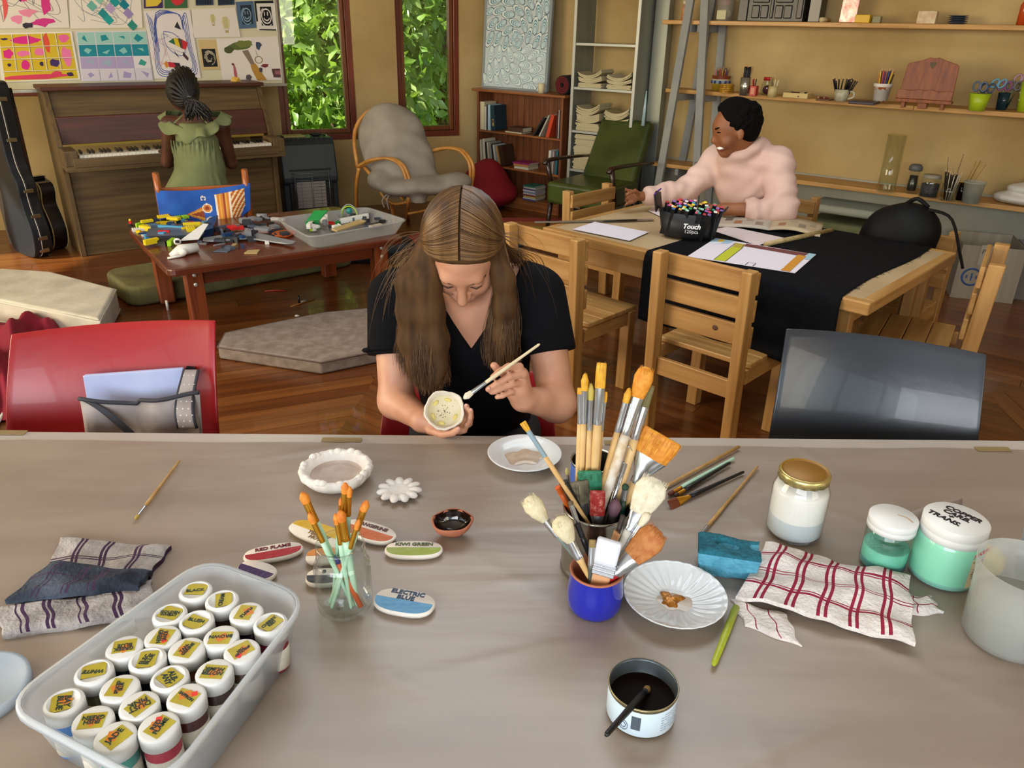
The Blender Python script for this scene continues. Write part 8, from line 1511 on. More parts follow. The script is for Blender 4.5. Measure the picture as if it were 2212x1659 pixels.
# ---------------- towels ----------------
TW = mat('terry_white', 'cfc6c0', .95, c2='ddd6d1', vs=40, bump=1.0, bs=170); TR_ = mat('terry_red', '8a1836', .95, bump=.8, bs=170); TGy = mat('terry_grey', '8d8682', .95, c2='b5aeaa', vs=25, bump=1.0, bs=170); TPu = mat('terry_purple', '3d2340', .95, bump=.8, bs=170); TNv = mat('terry_navy', '1c2430', .95, c2='4a5260', vs=14, bump=1.0, bs=170)
def towel_piece(name, quad, parent, mats, mf, nu=70, nv=50, z=.006, wav=(), th=.006, edge=.004):
    qs = [F(*q) for q in quad]
    def fn(u, v):
        p = (qs[0]*(1-u)+qs[1]*u)*(1-v)+(qs[3]*(1-u)+qs[2]*u)*v; zz = ZP+z+edge*min(1, 6*min(u, 1-u, v, 1-v))
        for (fu, fv, ph, am) in wav: zz += am*(1+math.sin(fu*u+fv*v+ph))
        return V((p.x+.002*math.sin(11*v+3*u), p.y+.002*math.sin(9*u), zz))
    m = MB(); m.grid(lambda u, v: fn(u, 1-v), nu, nv, 0, (lambda u, v: mf(u, 1-v)), th=th); return wp(m, name, mats, parent)
def plaid(us, vs_, w=.012):
    def f(u, v):
        for a in us:
            if abs(u-a) < w*.55 or abs(u-a-.04) < w*.55: return 1
        for a in vs_:
            if abs(v-a) < w*.5 or abs(v-a-.035) < w*.45: return 1
        return 0
    return f
t = thing('red_striped_towel', 'crumpled white tea towel with dark red stripes', 'towel', F(1780, 1310))
towel_piece('under_fold', ((1578, 1296), (1700, 1330), (1730, 1398), (1612, 1352)), t, [TW, TR_], plaid((.2, .6), (.3, .7), .02), 40, 30, .001, ((9, 3, 0, .001),), .005, .003)
towel_piece('corner_fold', ((1945, 1285), (2012, 1292), (2036, 1325), (1955, 1330)), t, [TW, TR_], plaid((.3,), (.15, .6), .03), 30, 20, .001, ((7, 5, 1, .0015),), .005, .004)
towel_piece('main_layer', ((1650, 1190), (1962, 1262), (1970, 1410), (1590, 1300)), t, [TW, TR_], plaid((.11, .29, .47, .65, .83), (.2, .47, .74), .0145), 150, 80, .009, ((9, 5, 0, .0026), (17, -9, 1, .002), (5, 16, 2, .002), (34, 9, 0, .001)), .007, .006)
t = thing('purple_check_towel', 'folded grey tea towel with purple checks beside the plastic tub', 'towel', F(170, 1270))
towel_piece('upper_fold', ((132, 1166), (370, 1184), (322, 1248), (84, 1296)), t, [TGy, TPu], plaid((.2, .45, .75), (.42, .95), .02), 80, 50, .002, ((7, 3, 0, .0015), (15, 5, 1, .001)), .008, .006)
towel_piece('lower_fold', ((-10, 1322), (330, 1262), (330, 1330), (10, 1380)), t, [TGy, TPu], plaid((.12, .3, .52, .75), (.5,), .016), 80, 30, .003, ((8, 3, 0, .002), (19, 2, 1, .001)), .008, .006)
towel_piece('dark_fold', ((118, 1236), (332, 1256), (300, 1290), (20, 1318)), t, [TNv, TPu], plaid((.18, .42, .62), (.45,), .018), 80, 40, .016, ((6, 4, 0, .003), (14, -6, 1, .0015)), .009, .01)
# ---------------- measuring jug ----------------
c = FB_(2152, 1428, .064); r = .064; h = H(c, 1212)*.93; JP = frost('jug_plastic', 'cdd0cc', .38, .25); t = thing('measuring_jug', 'frosted plastic measuring jug of cloudy water at the right edge', 'jug', c)
m = MB(); ph = rad(-70)
def spout(a, i): d_ = math.atan2(math.sin(a-ph), math.cos(a-ph)); return .14*math.exp(-(d_/.3)**2)*(i in (4, 5, 6)) + .05*math.exp(-(d_/.3)**2)*(i in (3, 7))
m.lathe([(0, .001), (r*.88, .001), (r*.93, .006), (r*1.0, h*.75), (r*1.06, h*.99), (r*1.07, h), (r*1.045, h), (r*.98, h*.75), (r*.91, .008), (0, .005)], 60, c, rip=spout); wp(m, 'jug_body', JP, t)
m = MB(); m.lathe([(0, .007), (r*.9, .009), (r*.95, h*.5), (r*.9, h*.505), (0, h*.505)], 40, c); wp(m, 'cloudy_water', frost('cloudy_water', 'b5b9ac', .55, .08), t)
m = MB(); m.tube(spline([c+V((r*1.0, .0, h*.92)), c+V((r*1.5, .0, h*.9)), c+V((r*1.55, 0, h*.5)), c+V((r*.97, 0, h*.25))], 14), .009, 8, flat=.6); wp(m, 'handle', JP, t)
for i, (tx_, zf) in enumerate((('MEASURE', .86), ('500 ml', .74), ('400', .62))):
    a_ = 2.15; p = c+V((r*1.0*math.cos(a_), r*1.0*math.sin(a_), h*zf)); text(tx_, .011 if i == 0 else .008, col('b03a44', .5), t, frame(p-V(t.location), (math.sin(a_), -math.cos(a_), 0), (0, 0, 1)), .0002)
c = F(2252, 1252); m = MB(); m.lathe([(0, .001), (.04, .001), (.048, .085), (.046, .085), (.038, .004), (0, .004)], 36, c); o = ws('blue_cup', m, frost('cup_white', 'c9d2d6', .6), 'pale cup with a blue inside behind the jug handle at the right edge', 'cup'); m = MB(); m.lathe([(.0405, .02), (.0445, .078), (.0, .06)], 30, c); wp(m, 'blue_inside', mat('blue_liquid', '1f5f8f', .3), o)
# ---------------- moulded chairs at the front table ----------------
def shell_chair(lab, m_, TLp, TRp, Yl, Yr, cat='chair', zb=.46, dz=0):
    a, b = PY(TLp[0], TLp[1], Yl), PY(TRp[0], TRp[1], Yr); w = (b-a).length; d = (b-a); d.z = 0; d.normalize(); nn = V((d.y, -d.x, 0)); ctr = (a+b)/2
    t = thing('moulded_chair', lab, cat, V((ctr.x, ctr.y, 0))); 
    def fb(u, v): top = a*(1-u)+b*u+V((0, 0, dz)); z = top.z+(zb-top.z)*v; bulge = .035*(1-(2*u-1)**2); wv = 1+.07*v; p = ctr+d*((u-.5)*w*wv); return V((p.x, p.y, z))-nn*bulge+nn*(.12*(1-(1-v)**1.8))
    m = MB(); m.grid(lambda u, v: fb(1-u, v), 28, 24); o = wp(m, 'backrest', m_, t); s_ = o.modifiers.new('thick', 'SOLIDIFY'); s_.thickness = .007; s_.offset = 0; bv = o.modifiers.new('edge', 'BEVEL'); bv.width = .003; bv.segments = 2; bv.angle_limit = rad(50); bv.limit_method = 'ANGLE'
    q = ctr+nn*.13; q.z = zb
    def fs_(u, v): p = ctr+d*((u-.5)*w*1.02)+nn*(.10+.36*v); return V((p.x, p.y, zb-.02*math.sin(u*pi)*math.sin(v*pi)-.03*max(0, v-.85)/.15))
    m = MB(); m.grid(fs_, 20, 16); o = wp(m, 'seat', m_, t); s_ = o.modifiers.new('thick', 'SOLIDIFY'); s_.thickness = .008; s_.offset = -1
    for su in (-.42, .42):
        for sv, sp in ((.14, -.05), (.42, .05)): p = ctr+d*(w*su)+nn*sv; m = MB(); m.tube([V((p.x, p.y, zb-.02)), V((p.x+nn.x*sp, p.y+nn.y*sp, .0))], .012, 8); wp(m, 'leg', mat('chrome_leg', '9a9da0', .25, metal=.9), t)
    return t, ctr, d, nn, w
RPL = mat('red_plastic_shell', '8f1019', .32, c2='9c161f', vs=3, bump=.1, bs=30, coat=.1); BPL = mat('charcoal_shell', '2a2e35', .26, c2='333840', vs=3, bump=.1, bs=30, coat=.2)
rc = shell_chair('red moulded chair at the left of the front table with a bag on it', RPL, (26, 722), (464, 692), 1.78, 1.76)
shell_chair('charcoal moulded chair at the right of the front table', BPL, (1697, 720), (2128, 776), 1.80, 1.70, dz=.012)
shell_chair('red moulded chair the girl in black is sitting on', RPL, (838, 812), (1192, 806), 2.03, 2.03)
# tote bag on the red chair
bb = PY(300, 900, 1.66); t = thing('tote_bag', 'grey polka-dot tote bag with a shiny lilac folder inside, on the red chair', 'bag', V((bb.x, bb.y, .465))); LIL = mat('lilac_plastic', '9aa6d0', .12, c2='b0b9da', vs=4, bump=.35, bs=9, coat=.5); GRF = mat('grey_bag_cloth', '8a807c', .85, c2='a39a96', vs=10, bump=.5, bs=20); DKT = col('2c2c34', .7)
m = MB(); q = [PY(178, 812, 1.705), PY(394, 796, 1.70)]; lo_ = [V((p.x, p.y-.03, .5)) for p in q]; m.hexa([lo_[0], lo_[1], lo_[1]+V((0, .012, 0)), lo_[0]+V((0, .012, 0))], [q[0], q[1], q[1]+V((0, .012, 0)), q[0]+V((0, .012, 0))]); wp(m, 'lilac_folder', LIL, t, bev=.003)
m = MB(); q0, q1 = PY(172, 862, 1.62), PY(428, 852, 1.62)
def bgf(u, v): top = q0*(1-u)+q1*u; top = top+V((0, 0, -.022*math.sin(u*pi)**2*(1 if u < .5 else .55))); z = top.z+(.47-top.z)*v; return V((top.x+.008*math.sin(v*6)*(u < .1), top.y-.02*math.sin(v*pi)-.008*math.sin(u*11+v*5), z))
m.grid(lambda u, v: bgf(1-u, v), 30, 20); o = wp(m, 'front_panel', GRF, t); s_ = o.modifiers.new('thick', 'SOLIDIFY'); s_.thickness = .003
m = MB(); m.tube([bgf(u/24, 0)+V((0, -.002, .002)) for u in range(25)], .005, 6); wp(m, 'dark_trim', DKT, t)
for k, u0 in enumerate((.02,)): m = MB(); m.grid(lambda u, v: PY(178, 860, 1.62)*(1-v)+PY(288, 932, 1.595)*v+V((-.012+.024*u, -.004, .01*math.sin(v*4))), 4, 14); o = wp(m, 'strap', DKT, t); s_ = o.modifiers.new('thick', 'SOLIDIFY'); s_.thickness = .003
m = MB(); m.grid(lambda u, v: PY(398+30*u, 800, 1.69)*(1-v)+PY(385+40*u, 925, 1.59)*v+V((0, -.03*math.sin(v*pi), 0)), 8, 16); o = wp(m, 'dotted_side', GRF, t); s_ = o.modifiers.new('thick', 'SOLIDIFY'); s_.thickness = .003
for i in range(22): u, v = (i % 3+.5)/3+(.15 if (i//3) % 2 else -.05), (i//3+.6)/8; q = PY(398+30*u, 800, 1.69)*(1-v)+PY(385+40*u, 925, 1.59)*v+V((0, -.03*math.sin(v*pi)-.0025, .0005)); m = MB(); m.ball(q, (.0028, .0012, .0028), 6); wp(m, 'dot', col('cfc8c2', .8), t)
for u in (0, 1): m = MB(); m.tube([PY(398+30*u, 800, 1.69)*(1-v)+PY(385+40*u, 925, 1.59)*v+V((0, -.03*math.sin(v*pi), 0)) for v in [k/10 for k in range(11)]], .004, 6); wp(m, 'dark_trim', DKT, t)
m = MB(); m.hexa([PY(398, 800, 1.70), PY(424, 806, 1.72), PY(424, 806, 1.73), PY(398, 800, 1.71)], [PY(404, 790, 1.70), PY(420, 792, 1.72), PY(420, 792, 1.73), PY(404, 790, 1.71)]); wp(m, 'side_flap', DKT, t)
# ---------------- girl in black painting a bowl ----------------
SKL = mat('light_skin', 'b98468', .48, c2='c99478', vs=14, sss=.08); BLK = mat('black_jersey', '08080b', .85, spec=.12, c2='0d0d11', vs=6, bump=.35, bs=22)
Y_ = V((-.10, 0, 0)); Hc = V((-.113, 1.665, 1.128)); ph_ = rad(50)
fv, uv_, rv = V((0, -math.cos(ph_), -math.sin(ph_))), V((0, -math.sin(ph_), math.cos(ph_))), V((1, 0, 0)); RH = [list(rv), list(fv), list(uv_)]
def hd3(a, b, c): return Hc+rv*a+fv*b+uv_*c
p3 = thing('person', 'girl with long brown hair and black V-neck t-shirt painting a clay bowl', 'person', V((-.1, 1.93, 0)))
shL, shR = PY(850, 640, 1.775), PY(1166, 634, 1.775); elL, elR = PY(856, 866, 1.665), PY(1203, 872, 1.655); wrL, wrR = PY(914, 908, 1.548), PY(1130, 862, 1.578)
nb3 = V((-.1, 1.775, 1.015))
def torso3(sd, g=0):
    sd.ell((-.1, 1.92, .53), (.165+g, .14+g, .13+g), .03).ell((-.1, 1.85, .72), (.135+g, .105+g, .19), .06).ell((-.1, 1.81, .90), (.15+g, .105+g, .16+g), .06)
    sd.cone(shL+V((.05, 0, .005)), shR+V((-.05, 0, .005)), .062+g, .062+g, .05).cone(nb3+V((0, .01, -.06)), nb3, .075+g*.6, .06+g*.3, .05)
sd = SD((-.40, 1.40, .46), (.20, 2.08, 1.29), .0042); torso3(sd)
sd.cone(shL, elL, .051, .040, .02).cone(elL, wrL, .042, .0255, .02).cone(shR, elR, .051, .042, .02).cone(elR, wrR, .044, .026, .02)
sd.cone(nb3, hd3(0, -.02, -.07), .056, .052, .03)
sd.ell(hd3(0, -.008, .025), (.072, .093, .088), .02, RH).ell(hd3(0, .03, -.035), (.06, .058, .082), .03, RH).ell(hd3(0, .05, -.09), (.04, .035, .03), .03, RH).ell(hd3(0, .068, -.108), (.018, .016, .016), .02, RH)
for s in (-1, 1): sd.ell(hd3(s*.034, .058, -.045), (.028, .028, .03), .025, RH)
sd.cone(hd3(-.03, .078, .010), hd3(.03, .078, .010), .014, .014, .02)
for s in (-1, 1): sd.ell(hd3(s*.031, .096, -.008), (.018, .012, .013), .012, RH, cut=True); sd.ell(hd3(s*.031, .077, -.010), (.0145, .0125, .012), .006, RH)
sd.cone(hd3(0, .088, .0), hd3(0, .112, -.040), .0085, .0118, .012)
for s in (-1, 1): sd.ell(hd3(s*.0115, .100, -.045), (.0085, .010, .0075), .008, RH)
sd.cone(hd3(-.017, .088, -.071), hd3(.017, .088, -.071), .0085, .0085, .008).cone(hd3(-.015, .087, -.083), hd3(.015, .087, -.083), .009, .009, .008)
# her right hand cradles the bowl, her left hand holds the brush
def digits(sd, palm, fingers, r, k=.0035):
    for f in fingers:
        pts = [PY(*q) for q in f]; n = len(pts); sd.chain([palm*.5+pts[0]*.5]+pts, [r*1.3]+[r*(1.08-.09*i) for i in range(n)], k)
pL3 = PY(944, 915, 1.54); sd.cone(wrL, pL3, .026, .027, .015).cone(pL3, PY(968, 918, 1.545), .026, .022, .012)
digits(sd, pL3, [[(968, 914, 1.548), (997, 902, 1.54), (1009, 889, 1.522), (1008, 877, 1.508)], [(972, 920, 1.545), (1002, 914, 1.535), (1017, 901, 1.518), (1017, 887, 1.503)], [(972, 926, 1.54), (1000, 925, 1.528), (1014, 915, 1.512), (1016, 902, 1.5)], [(966, 931, 1.535), (990, 934, 1.522), (1003, 929, 1.508), (1008, 918, 1.498)]], .0078)
digits(sd, PY(928, 918, 1.535), [[(930, 930, 1.515), (957, 938, 1.492), (978, 935, 1.479), (991, 927, 1.472)]], .0088)
pR3 = PY(1118, 838, 1.57); sd.cone(wrR, pR3, .027, .027, .015).cone(pR3, PY(1122, 812, 1.572), .027, .022, .015)
digits(sd, PY(1124, 806, 1.57), [[(1122, 792, 1.556), (1098, 792, 1.535), (1078, 803, 1.526), (1064, 815, 1.524)]], .0082)
digits(sd, PY(1128, 820, 1.57), [[(1131, 808, 1.555), (1100, 813, 1.532), (1074, 829, 1.523), (1054, 841, 1.522)]], .0084)
digits(sd, PY(1128, 834, 1.57), [[(1131, 826, 1.556), (1105, 830, 1.534), (1080, 840, 1.524), (1063, 848, 1.524)]], .0081)
digits(sd, PY(1124, 846, 1.57), [[(1124, 843, 1.558), (1104, 846, 1.538), (1086, 854, 1.528), (1073, 858, 1.527)]], .0074)
digits(sd, PY(1108, 826, 1.572), [[(1096, 812, 1.565), (1079, 802, 1.552), (1067, 789, 1.545)]], .0092)
sd.mesh('body', SKL, p3, sub=1)
NAIL = mat('finger_nail', 'cf9c8c', .3)
for q in ((1007, 876, 1.4985), (1017, 886, 1.4945), (990, 926.5, 1.4625), (1056, 839.5, 1.513), (1065, 814, 1.516)): m = MB(); m.ball(PY(*q), (.0042, .002, .0048), 8); wp(m, 'finger_nail', NAIL, p3)
BR3 = mat('brown_brow', '4a3020', .7); LASH = mat('dark_lash', '2a1a12', .6)
for s in (-1, 1):
    m = MB(); m.tube([hd3(s*.012, .0925, .009), hd3(s*.026, .092, .0145), hd3(s*.044, .079, .0125), hd3(s*.052, .068, .006)], [.0018, .0026, .0024, .001], 6); wp(m, 'eyebrow', BR3, p3)
    m = MB(); m.tube([hd3(s*.018, .0865, -.0175), hd3(s*.031, .0905, -.0195), hd3(s*.043, .083, -.017)], .0013, 5); wp(m, 'eyelashes', LASH, p3)
m = MB(); m.tube([hd3(-.019, .092, -.072), hd3(0, .0985, -.0705), hd3(.019, .092, -.072)], [.003, .005, .003], 8); m.tube([hd3(-.016, .092, -.081), hd3(0, .0985, -.083), hd3(.016, .092, -.081)], [.003, .0055, .003], 8); wp(m, 'lips', mat('rose_lips', 'b06a5c', .4), p3)
# t-shirt
sd = SD((-.42, 1.62, .46), (.22, 2.1, 1.12), .0048); torso3(sd, .011); hL, hR = shL*.44+elL*.56, shR*.46+elR*.54
sd.cone(shL, hL+(hL-shL)*.25, .062, .066, .03).cone(shR, hR+(hR-shR)*.25, .062, .066, .03)
for a, b, s in ((.2, .015, -1), (.45, .02, -1), (.3, .015, 1)): q = (shL if s < 0 else shR)*(1-a)+(elL if s < 0 else elR)*a; sd.ell(q+V((-.03*s, -.03, 0)), (.05, .04, .018), .02)
X, Y, Z = sd.grid()
for h_, s_, e_ in ((hL, shL, elL), (hR, shR, elR)):
    d = (e_-s_).normalized(); dd = (X-h_.x)*d.x+(Y-h_.y)*d.y+(Z-h_.z)*d.z; near = (X-h_.x)**2+(Y-h_.y)**2+(Z-h_.z)**2 < .0115; sd.D = np.where(near, np.maximum(sd.D, dd), sd.D)
zV = PY(1021, 757, 1.695).z; xV = -.098; vv = np.minimum((Z-zV)*.60-np.abs(X-xV), 1.80-Y)+0*Z; ncol = np.minimum(.082-np.sqrt((X+.1)**2+(Y-1.77)**2), Z-1.02)
sd.D = np.maximum(sd.D, np.maximum(vv, ncol)); sd.mesh('t_shirt', BLK, p3, sub=1)
m = MB(); d = (elL-shL).normalized(); xx = d.orthogonal().normalized(); yy = d.cross(xx); q = hL-d*.012
m.tube([q+xx*(.0675*math.cos(a))+yy*(.0675*math.sin(a)) for a in [2*pi*k/28 for k in range(29)]], .011, 8, cap=False, flat=.5, up=tuple(d)); wp(m, 'rolled_cuff', BLK, p3)
# trousers and shoes
sd = SD((-.45, 1.25, -.01), (.25, 2.15, .64), .011); sd.ell((-.1, 1.93, .53), (.18, .16, .12), .03)
for s in (-.09, .09): sd.cone((-.1+s, 1.92, .53), (-.1+s*1.3, 1.48, .53), .085, .066, .03).cone((-.1+s*1.3, 1.48, .53), (-.1+s*1.3, 1.55, .07), .062, .045, .03)
sd.mesh('trousers', mat('black_trousers', '101116', .85, bump=.3, bs=40), p3)
for s in (-.117, .117): m = MB(); m.tube([(-.1+s, 1.61, .04), (-.1+s, 1.52, .045), (-.1+s, 1.40, .032)], [.04, .046, .034], 10, flat=.8); wp(m, 'shoe', col('c9c4ba', .6), p3)
# hair: a shaped mass with combed strands over it
HRM = mat('brown_hair', '382616', .7, spec=.2, c2='5e4226', vs=9, st=(5, 5, .6), vr=(.3, .75)); HRS = [mat('hair_strand_%d' % i, c, .38, c2=c2, vs=6, st=(4, 4, .7)) for i, (c, c2) in enumerate((('3f2a18', '644628'), ('4d3520', '765532'), ('5c4128', '8a673e')))]
sd = SD((-.34, 1.45, .78), (.14, 1.85, 1.29), .005)
sd.ell(hd3(0, -.012, .028), (.079, .099, .096), .02, RH); n_ = fv*.80-uv_*.60; sd.half(hd3(0, .043, .028), n_)
X, Y, Z = sd.grid()
for xs in ((886, 886, 888, 897, 905, 918), (922, 930, 942, 946, 940, 935)): sd.chain([hd3(-.068, .015, .0)]+[PY(x, y, Yq) for x, y, Yq in zip(xs, (610, 670, 735, 790, 822, 834), (1.63, 1.632, 1.635, 1.628, 1.62, 1.615))], [.03, .028, .027, .026, .018, .008, .004], .03)
sd.chain([hd3(.068, .015, .0)]+[PY(x, y, Yq) for x, y, Yq in ((1088, 605, 1.64), (1090, 660, 1.645), (1084, 720, 1.65), (1080, 765, 1.65), (1082, 792, 1.645))], [.024, .021, .021, .021, .013, .005], .03)
sd.mesh('hair', HRM, p3, sub=2)
rs3 = np.random.RandomState(12); SB = [MB(), MB(), MB()]
def strand(pts, r, k): SB[k].tube(pts, [r*(1-.75*i/(len(pts)-1)) for i in range(len(pts))], 3, cap=False)
for s in (-1, 1):
    for i in range(1300):
        th = rs3.uniform(-112, 54); lay = rs3.uniform(.0, .006); cl = int((th+112)/5)
        arc = []
        for b in np.linspace(1.5, 98, 9):
            t_ = rad(th+(b/90)*(13+.38*(54-th))); bb = rad(b); dr = uv_*(math.cos(bb)*math.cos(t_))+fv*(math.cos(bb)*math.sin(t_))+rv*(s*math.sin(bb))
            arc.append(hd3(0, -.012, .028)+rv*(dr.dot(rv)*(.085+lay))+fv*(dr.dot(fv)*(.100+lay))+uv_*(dr.dot(uv_)*(.101+lay)))
        k = min(1, max(0, (th+112)/166+rs3.normal(0, .10)))
        if th < -82 and rs3.rand() < .45: e = PY(s*(rs3.uniform(115, 190))+1000, rs3.uniform(600, 690), rs3.uniform(1.83, 1.88)); c1 = arc[-1]+V((s*.02, .05, -.04)); c2 = e+V((-s*.01, 0, .08))
        else:
            if s < 0: e = PY(864+100*k+rs3.normal(0, 4), 768+68*(1-(2*k-1.25)**2*.55)+rs3.normal(0, 9), 1.622-.045*math.sin(k*pi)*rs3.uniform(.2, 1.0)+.012)
            else: e = PY(1116-62*k+rs3.normal(0, 4), 745+48*(1-(2*k-1.1)**2*.6)+rs3.normal(0, 9), 1.642-.04*math.sin(k*pi)*rs3.uniform(.2, 1.0)+.012)
            c1 = arc[-1]+V((s*.022*(1-k), -.012, -.07)); c2 = e+V((-s*.012*math.sin(cl*1.7), .006, .10))
        pts = arc[:]; p0 = arc[-1]; w = .004+.004*((cl*37) % 5)/5
        for j in range(1, 15):
            t_ = j/14; q = p0*(1-t_)**3+c1*3*t_*(1-t_)**2+c2*3*t_*t_*(1-t_)+e*t_**3; q = q+V((w*math.sin(t_*9+cl*1.3)*t_, .5*w*math.cos(t_*8+cl)*t_, 0)); pts.append(q)
        strand(pts, .00125, (cl+i) % 3 if rs3.rand() < .6 else 2 if k > .55 else 0)
for i in range(40):     # flyaway hairs
    s = -1 if i % 3 else 1; e = PY(1000+s*rs3.uniform(120, 205), rs3.uniform(560, 760), rs3.uniform(1.66, 1.74)); p0 = hd3(s*.075, -.03, .0); strand([p0*(1-t)**2+(p0*.4+e*.6+V((s*.03, 0, .06)))*2*t*(1-t)+e*t*t for t in np.linspace(0, 1, 12)], .0006, i % 3)
for k in range(3): o = wp(SB[k], 'hair_strands', HRS[k], p3); o['kind'] = 'stuff'
# clay bowl and brush in her hands
bc3 = PY(960, 886, 1.502); axz = ((V(CC)-bc3).normalized()*.9+V((0, 0, .18))).normalized(); axx = axz.cross(V((0, 0, 1))).normalized(); axy = axz.cross(axx); RB3 = Matrix((axx, axy, axz)).transposed(); r = 44*mpx(bc3)
t = thing('clay_bowl', 'small white clay bowl held up by the girl, yellow glaze inside', 'bowl', bc3-axz*.026); o_ = bc3-axz*.024
m = MB(); m.lathe([(0, -.002), (r*.6, .0), (r*.9, .010), (r*1.0, .022), (r*.97, .027), (r*.88, .025), (r*.80, .012), (r*.7, .007), (0, .006)], 72, o_, R=RB3, ms=[0, 0, 0, 0, 0, 1, 2, 2, 2], rip=lambda a, i: (.05*math.sin(5*a+1)*abs(math.sin(4.5*a)) if i in (3, 4, 5) else 0)); wp(m, 'bowl_body', [mat('cream_clay', 'd8ccb8', .75, c2='e2d8c8', vs=40, bump=.4, bs=70), mat('cream_clay'), mat('cream_glaze', 'd5c9a0', .55, c2='ddd0b4', vs=50, bump=.2, bs=60)], t)
rn = random.Random(6); m = MB()
for i in range(34): a = rn.uniform(0, 6.28); q = abs(rn.gauss(0, .28)); m.lathe([(.0, .0068), (rn.uniform(.0005, .0013), .0067), (.0, .0064)], 6, o_+axx*(r*q*math.cos(a))+axy*(r*q*math.sin(a)), R=RB3)
o = wp(m, 'dark_speckles', col('5a4a40', .6), t); o['kind'] = 'stuff'
m = MB()
for a in (.4, 1.3, 2.6, 4.4, 5.5): m.ball(o_+RB3 @ V((r*.6*math.cos(a), r*.6*math.sin(a), .0072)), (r*.2, r*.1, .0012), 10, R=RB3 @ rz3(a+pi/2))
wp(m, 'yellow_glaze', mat('yellow_glaze_spot', 'd9c673', .4), t)
brush('cream-handled brush loaded with white glaze in the girl\'s hand', PY(1166, 743, 1.549), PY(1001, 861, 1.476), .022, .036, .0042, .0042, mat('cream_handle', 'd3c4a2', .4), 's', mat('glaze_tip', 'd9d0b8', .3), 'round', .0055, None, 1.2, 10)
# ---------------- girl at the piano ----------------
g0 = V((G1.x, G1.y, 0)); p1 = thing('person', 'girl in an olive green dress playing the piano, seen from behind', 'person', g0); yb = G1.y
SK1 = mat('dark_skin', '3f2418', .5, c2='55311f', vs=9); DRS = mat('olive_dress', '5f6642', .9, c2='727a50', vs=5, bump=.5, bs=16, bst=(1.6, 1.6, .3)); HK1 = mat('braid_black', '0b0908', .5, bump=.8, bs=160)
nk, pv, wst = PY(415, 245, yb), PY(436, 425, yb+.02), PY(432, 362, yb-.0); pv.z = max(pv.z, .52); s1, s2 = PY(366, 268, yb), PY(478, 272, yb+.05); el1, el2 = PY(362, 350, yb+.1), PY(500, 352, yb+.16)
hdir = V((-.588, .809, 0)); wr1, wr2 = el1+hdir*.24+V((.06, 0, .03)), el2+hdir*.22+V((-.02, 0, .03)); h1 = PY(395, 198, yb)
sd = SD(g0+V((-.4, -.35, .36)), g0+V((.4, .75, 1.36)), .0105)
def tor1(sd, g=0): sd.cone(pv, wst, .15+g, .115+g, .05).cone(wst, (s1+s2)/2+V((0, 0, -.07)), .115+g, .115+g, .05).cone(s1, s2, .05+g, .05+g, .05)
tor1(sd); sd.cone((s1+s2)/2, nk+V((0, 0, .04)), .06, .045, .04).cone(s1, el1, .047, .036, .02).cone(el1, wr1, .036, .024, .02).cone(s2, el2, .047, .036, .02).cone(el2, wr2, .036, .024, .02).ell(h1, (.09, .1, .115), .02)
for w_ in (wr1, wr2):
    sd.cone(w_, w_+hdir*.05, .024, .026, .01)
    for k in range(5): q = w_+hdir*.055+V((.809, .588, 0))*(.018*(k-2)); sd.chain([q, q+hdir*.035+V((0, 0, .004)), q+hdir*.06+V((0, 0, -.02))], [.009, .008, .007], .004)
sd.mesh('body', SK1, p1)
sd = SD(g0+V((-.42, -.38, .36)), g0+V((.42, .45, 1.2)), .0105); sd.cone(pv+V((0, -.05, .0)), wst+V((0, 0, -.03)), .215, .15, .03).cone(wst, wst+V((0, 0, .0)), .124, .124, .03).cone(wst+V((0, 0, .03)), (s1+s2)/2+V((0, 0, -.06)), .135, .125, .04)
for k in range(11): x = -.12+.024*k; q = wst+V((x, -math.sqrt(max(.0, .138**2-x*x))*.9, 0)); sd.cone(q+V((0, -.012, -.02)), q+V((x*.3, -.035, -.13)), .012, .016, .012).cone(q+V((0, -.004, .03)), q+V((x*.1, .004, .17)), .010, .007, .012)
X, Y, Z = sd.grid(); q = (s1+s2)/2; sd.D = np.maximum(sd.D, (Z-q.z-.02)+.0*X); sd.mesh('dress', DRS, p1)
def nl(a): return q+V((.155*math.cos(a)*1.0, .095*math.sin(a), .055-.075*max(0, -math.sin(a))+.012*abs(math.cos(a))))
def ruf(u, v): a = 2*pi*u; p = nl(a); o = V((math.cos(a), math.sin(a)*.8, 0)); wv = .02*math.sin(u*64+2*math.sin(u*15)); return p+o*((.012+.045*v)+wv*v)+V((0, 0, .012-.075*v*(1-.45*abs(math.cos(a)))+.014*math.sin(u*57)*v))
m = MB(); m.grid(ruf, 150, 5); o = wp(m, 'ruffle_collar', DRS, p1); s_ = o.modifiers.new('thick', 'SOLIDIFY'); s_.thickness = .003
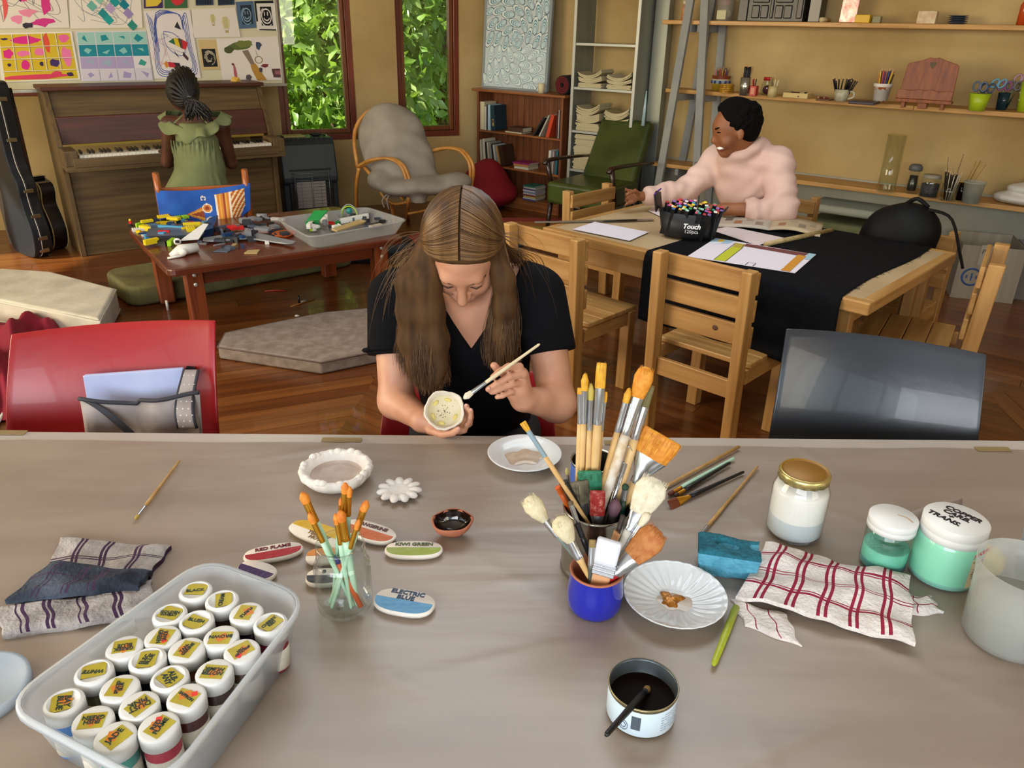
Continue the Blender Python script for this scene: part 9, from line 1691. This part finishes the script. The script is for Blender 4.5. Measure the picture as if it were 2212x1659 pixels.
for a in (-2.35, -.8): m = MB(); m.tube([nl(a)+V((0, 0, .0)), nk+V((-.03 if a < -1 else .03, 0, .01))], .006, 6); wp(m, 'strap', DRS, p1)
for w_, s in ((pv, -1), (pv, 1)): pass
sd = SD(g0+V((-.6, -.3, -.01)), g0+V((.5, .8, .66)), .013)
for s in (-.085, .085): a = pv+V((s, 0, -.03)); b = a+hdir*.38+V((s*.3, 0, 0)); sd.cone(a, b, .08, .06, .03).cone(b, V((b.x, b.y, .07)), .055, .042, .03)
sd.mesh('legs', SK1, p1)
for s in (-.11, .11): b = pv+hdir*.38+V((s, 0, 0)); m = MB(); m.tube([V((b.x, b.y, .035))-hdir*.05, V((b.x, b.y, .04))+hdir*.06, V((b.x, b.y, .03))+hdir*.15], [.036, .042, .03], 10, flat=.8); wp(m, 'shoe', col('3a2c24', .6), p1)
# braids gathered into a low ponytail
m = MB(); m.ball(h1+V((0, .0, .008)), (.096, .106, .118), 22); wp(m, 'hair', HK1, p1); tie = PY(409, 216, yb-.118); m = MB()
for i in range(26):
    a = 2*pi*i/26; src = h1+V((.092*math.cos(a), .01+.02*math.sin(a), .02+.118*math.sin(a))); mid = (src+tie)/2; d = (mid-h1); mid = h1+V((d.x*1.0, d.y, d.z)).normalized()*.118; m.tube(spline([src, mid, tie], 10), [.011]*9+[.008, .006], 6)
o = wp(m, 'braids', HK1, p1); o['kind'] = 'stuff'
m = MB(); m.tube([tie+V((.02*math.cos(a), 0, .02*math.sin(a))) for a in [2*pi*k/12 for k in range(13)]], .006, 6, cap=False); wp(m, 'hair_tie', col('4a4a4c', .6), p1)
m = MB(); r1_ = random.Random(3)
for i in range(60):
    e = PY(r1_.uniform(398, 462), r1_.uniform(240, 264), yb-.15+r1_.uniform(-.03, .03)); c_ = tie+V((r1_.uniform(-.01, .09), -.05, r1_.uniform(-.02, .045))); m.tube([tie*(1-t)**2+c_*2*t*(1-t)+e*t*t+V((.006*math.sin(t*9+i), 0, .004*math.cos(t*8+i))) for t in np.linspace(0, 1, 9)], [.007]*7+[.005, .003], 5)
o = wp(m, 'ponytail', HK1, p1); o['kind'] = 'stuff'
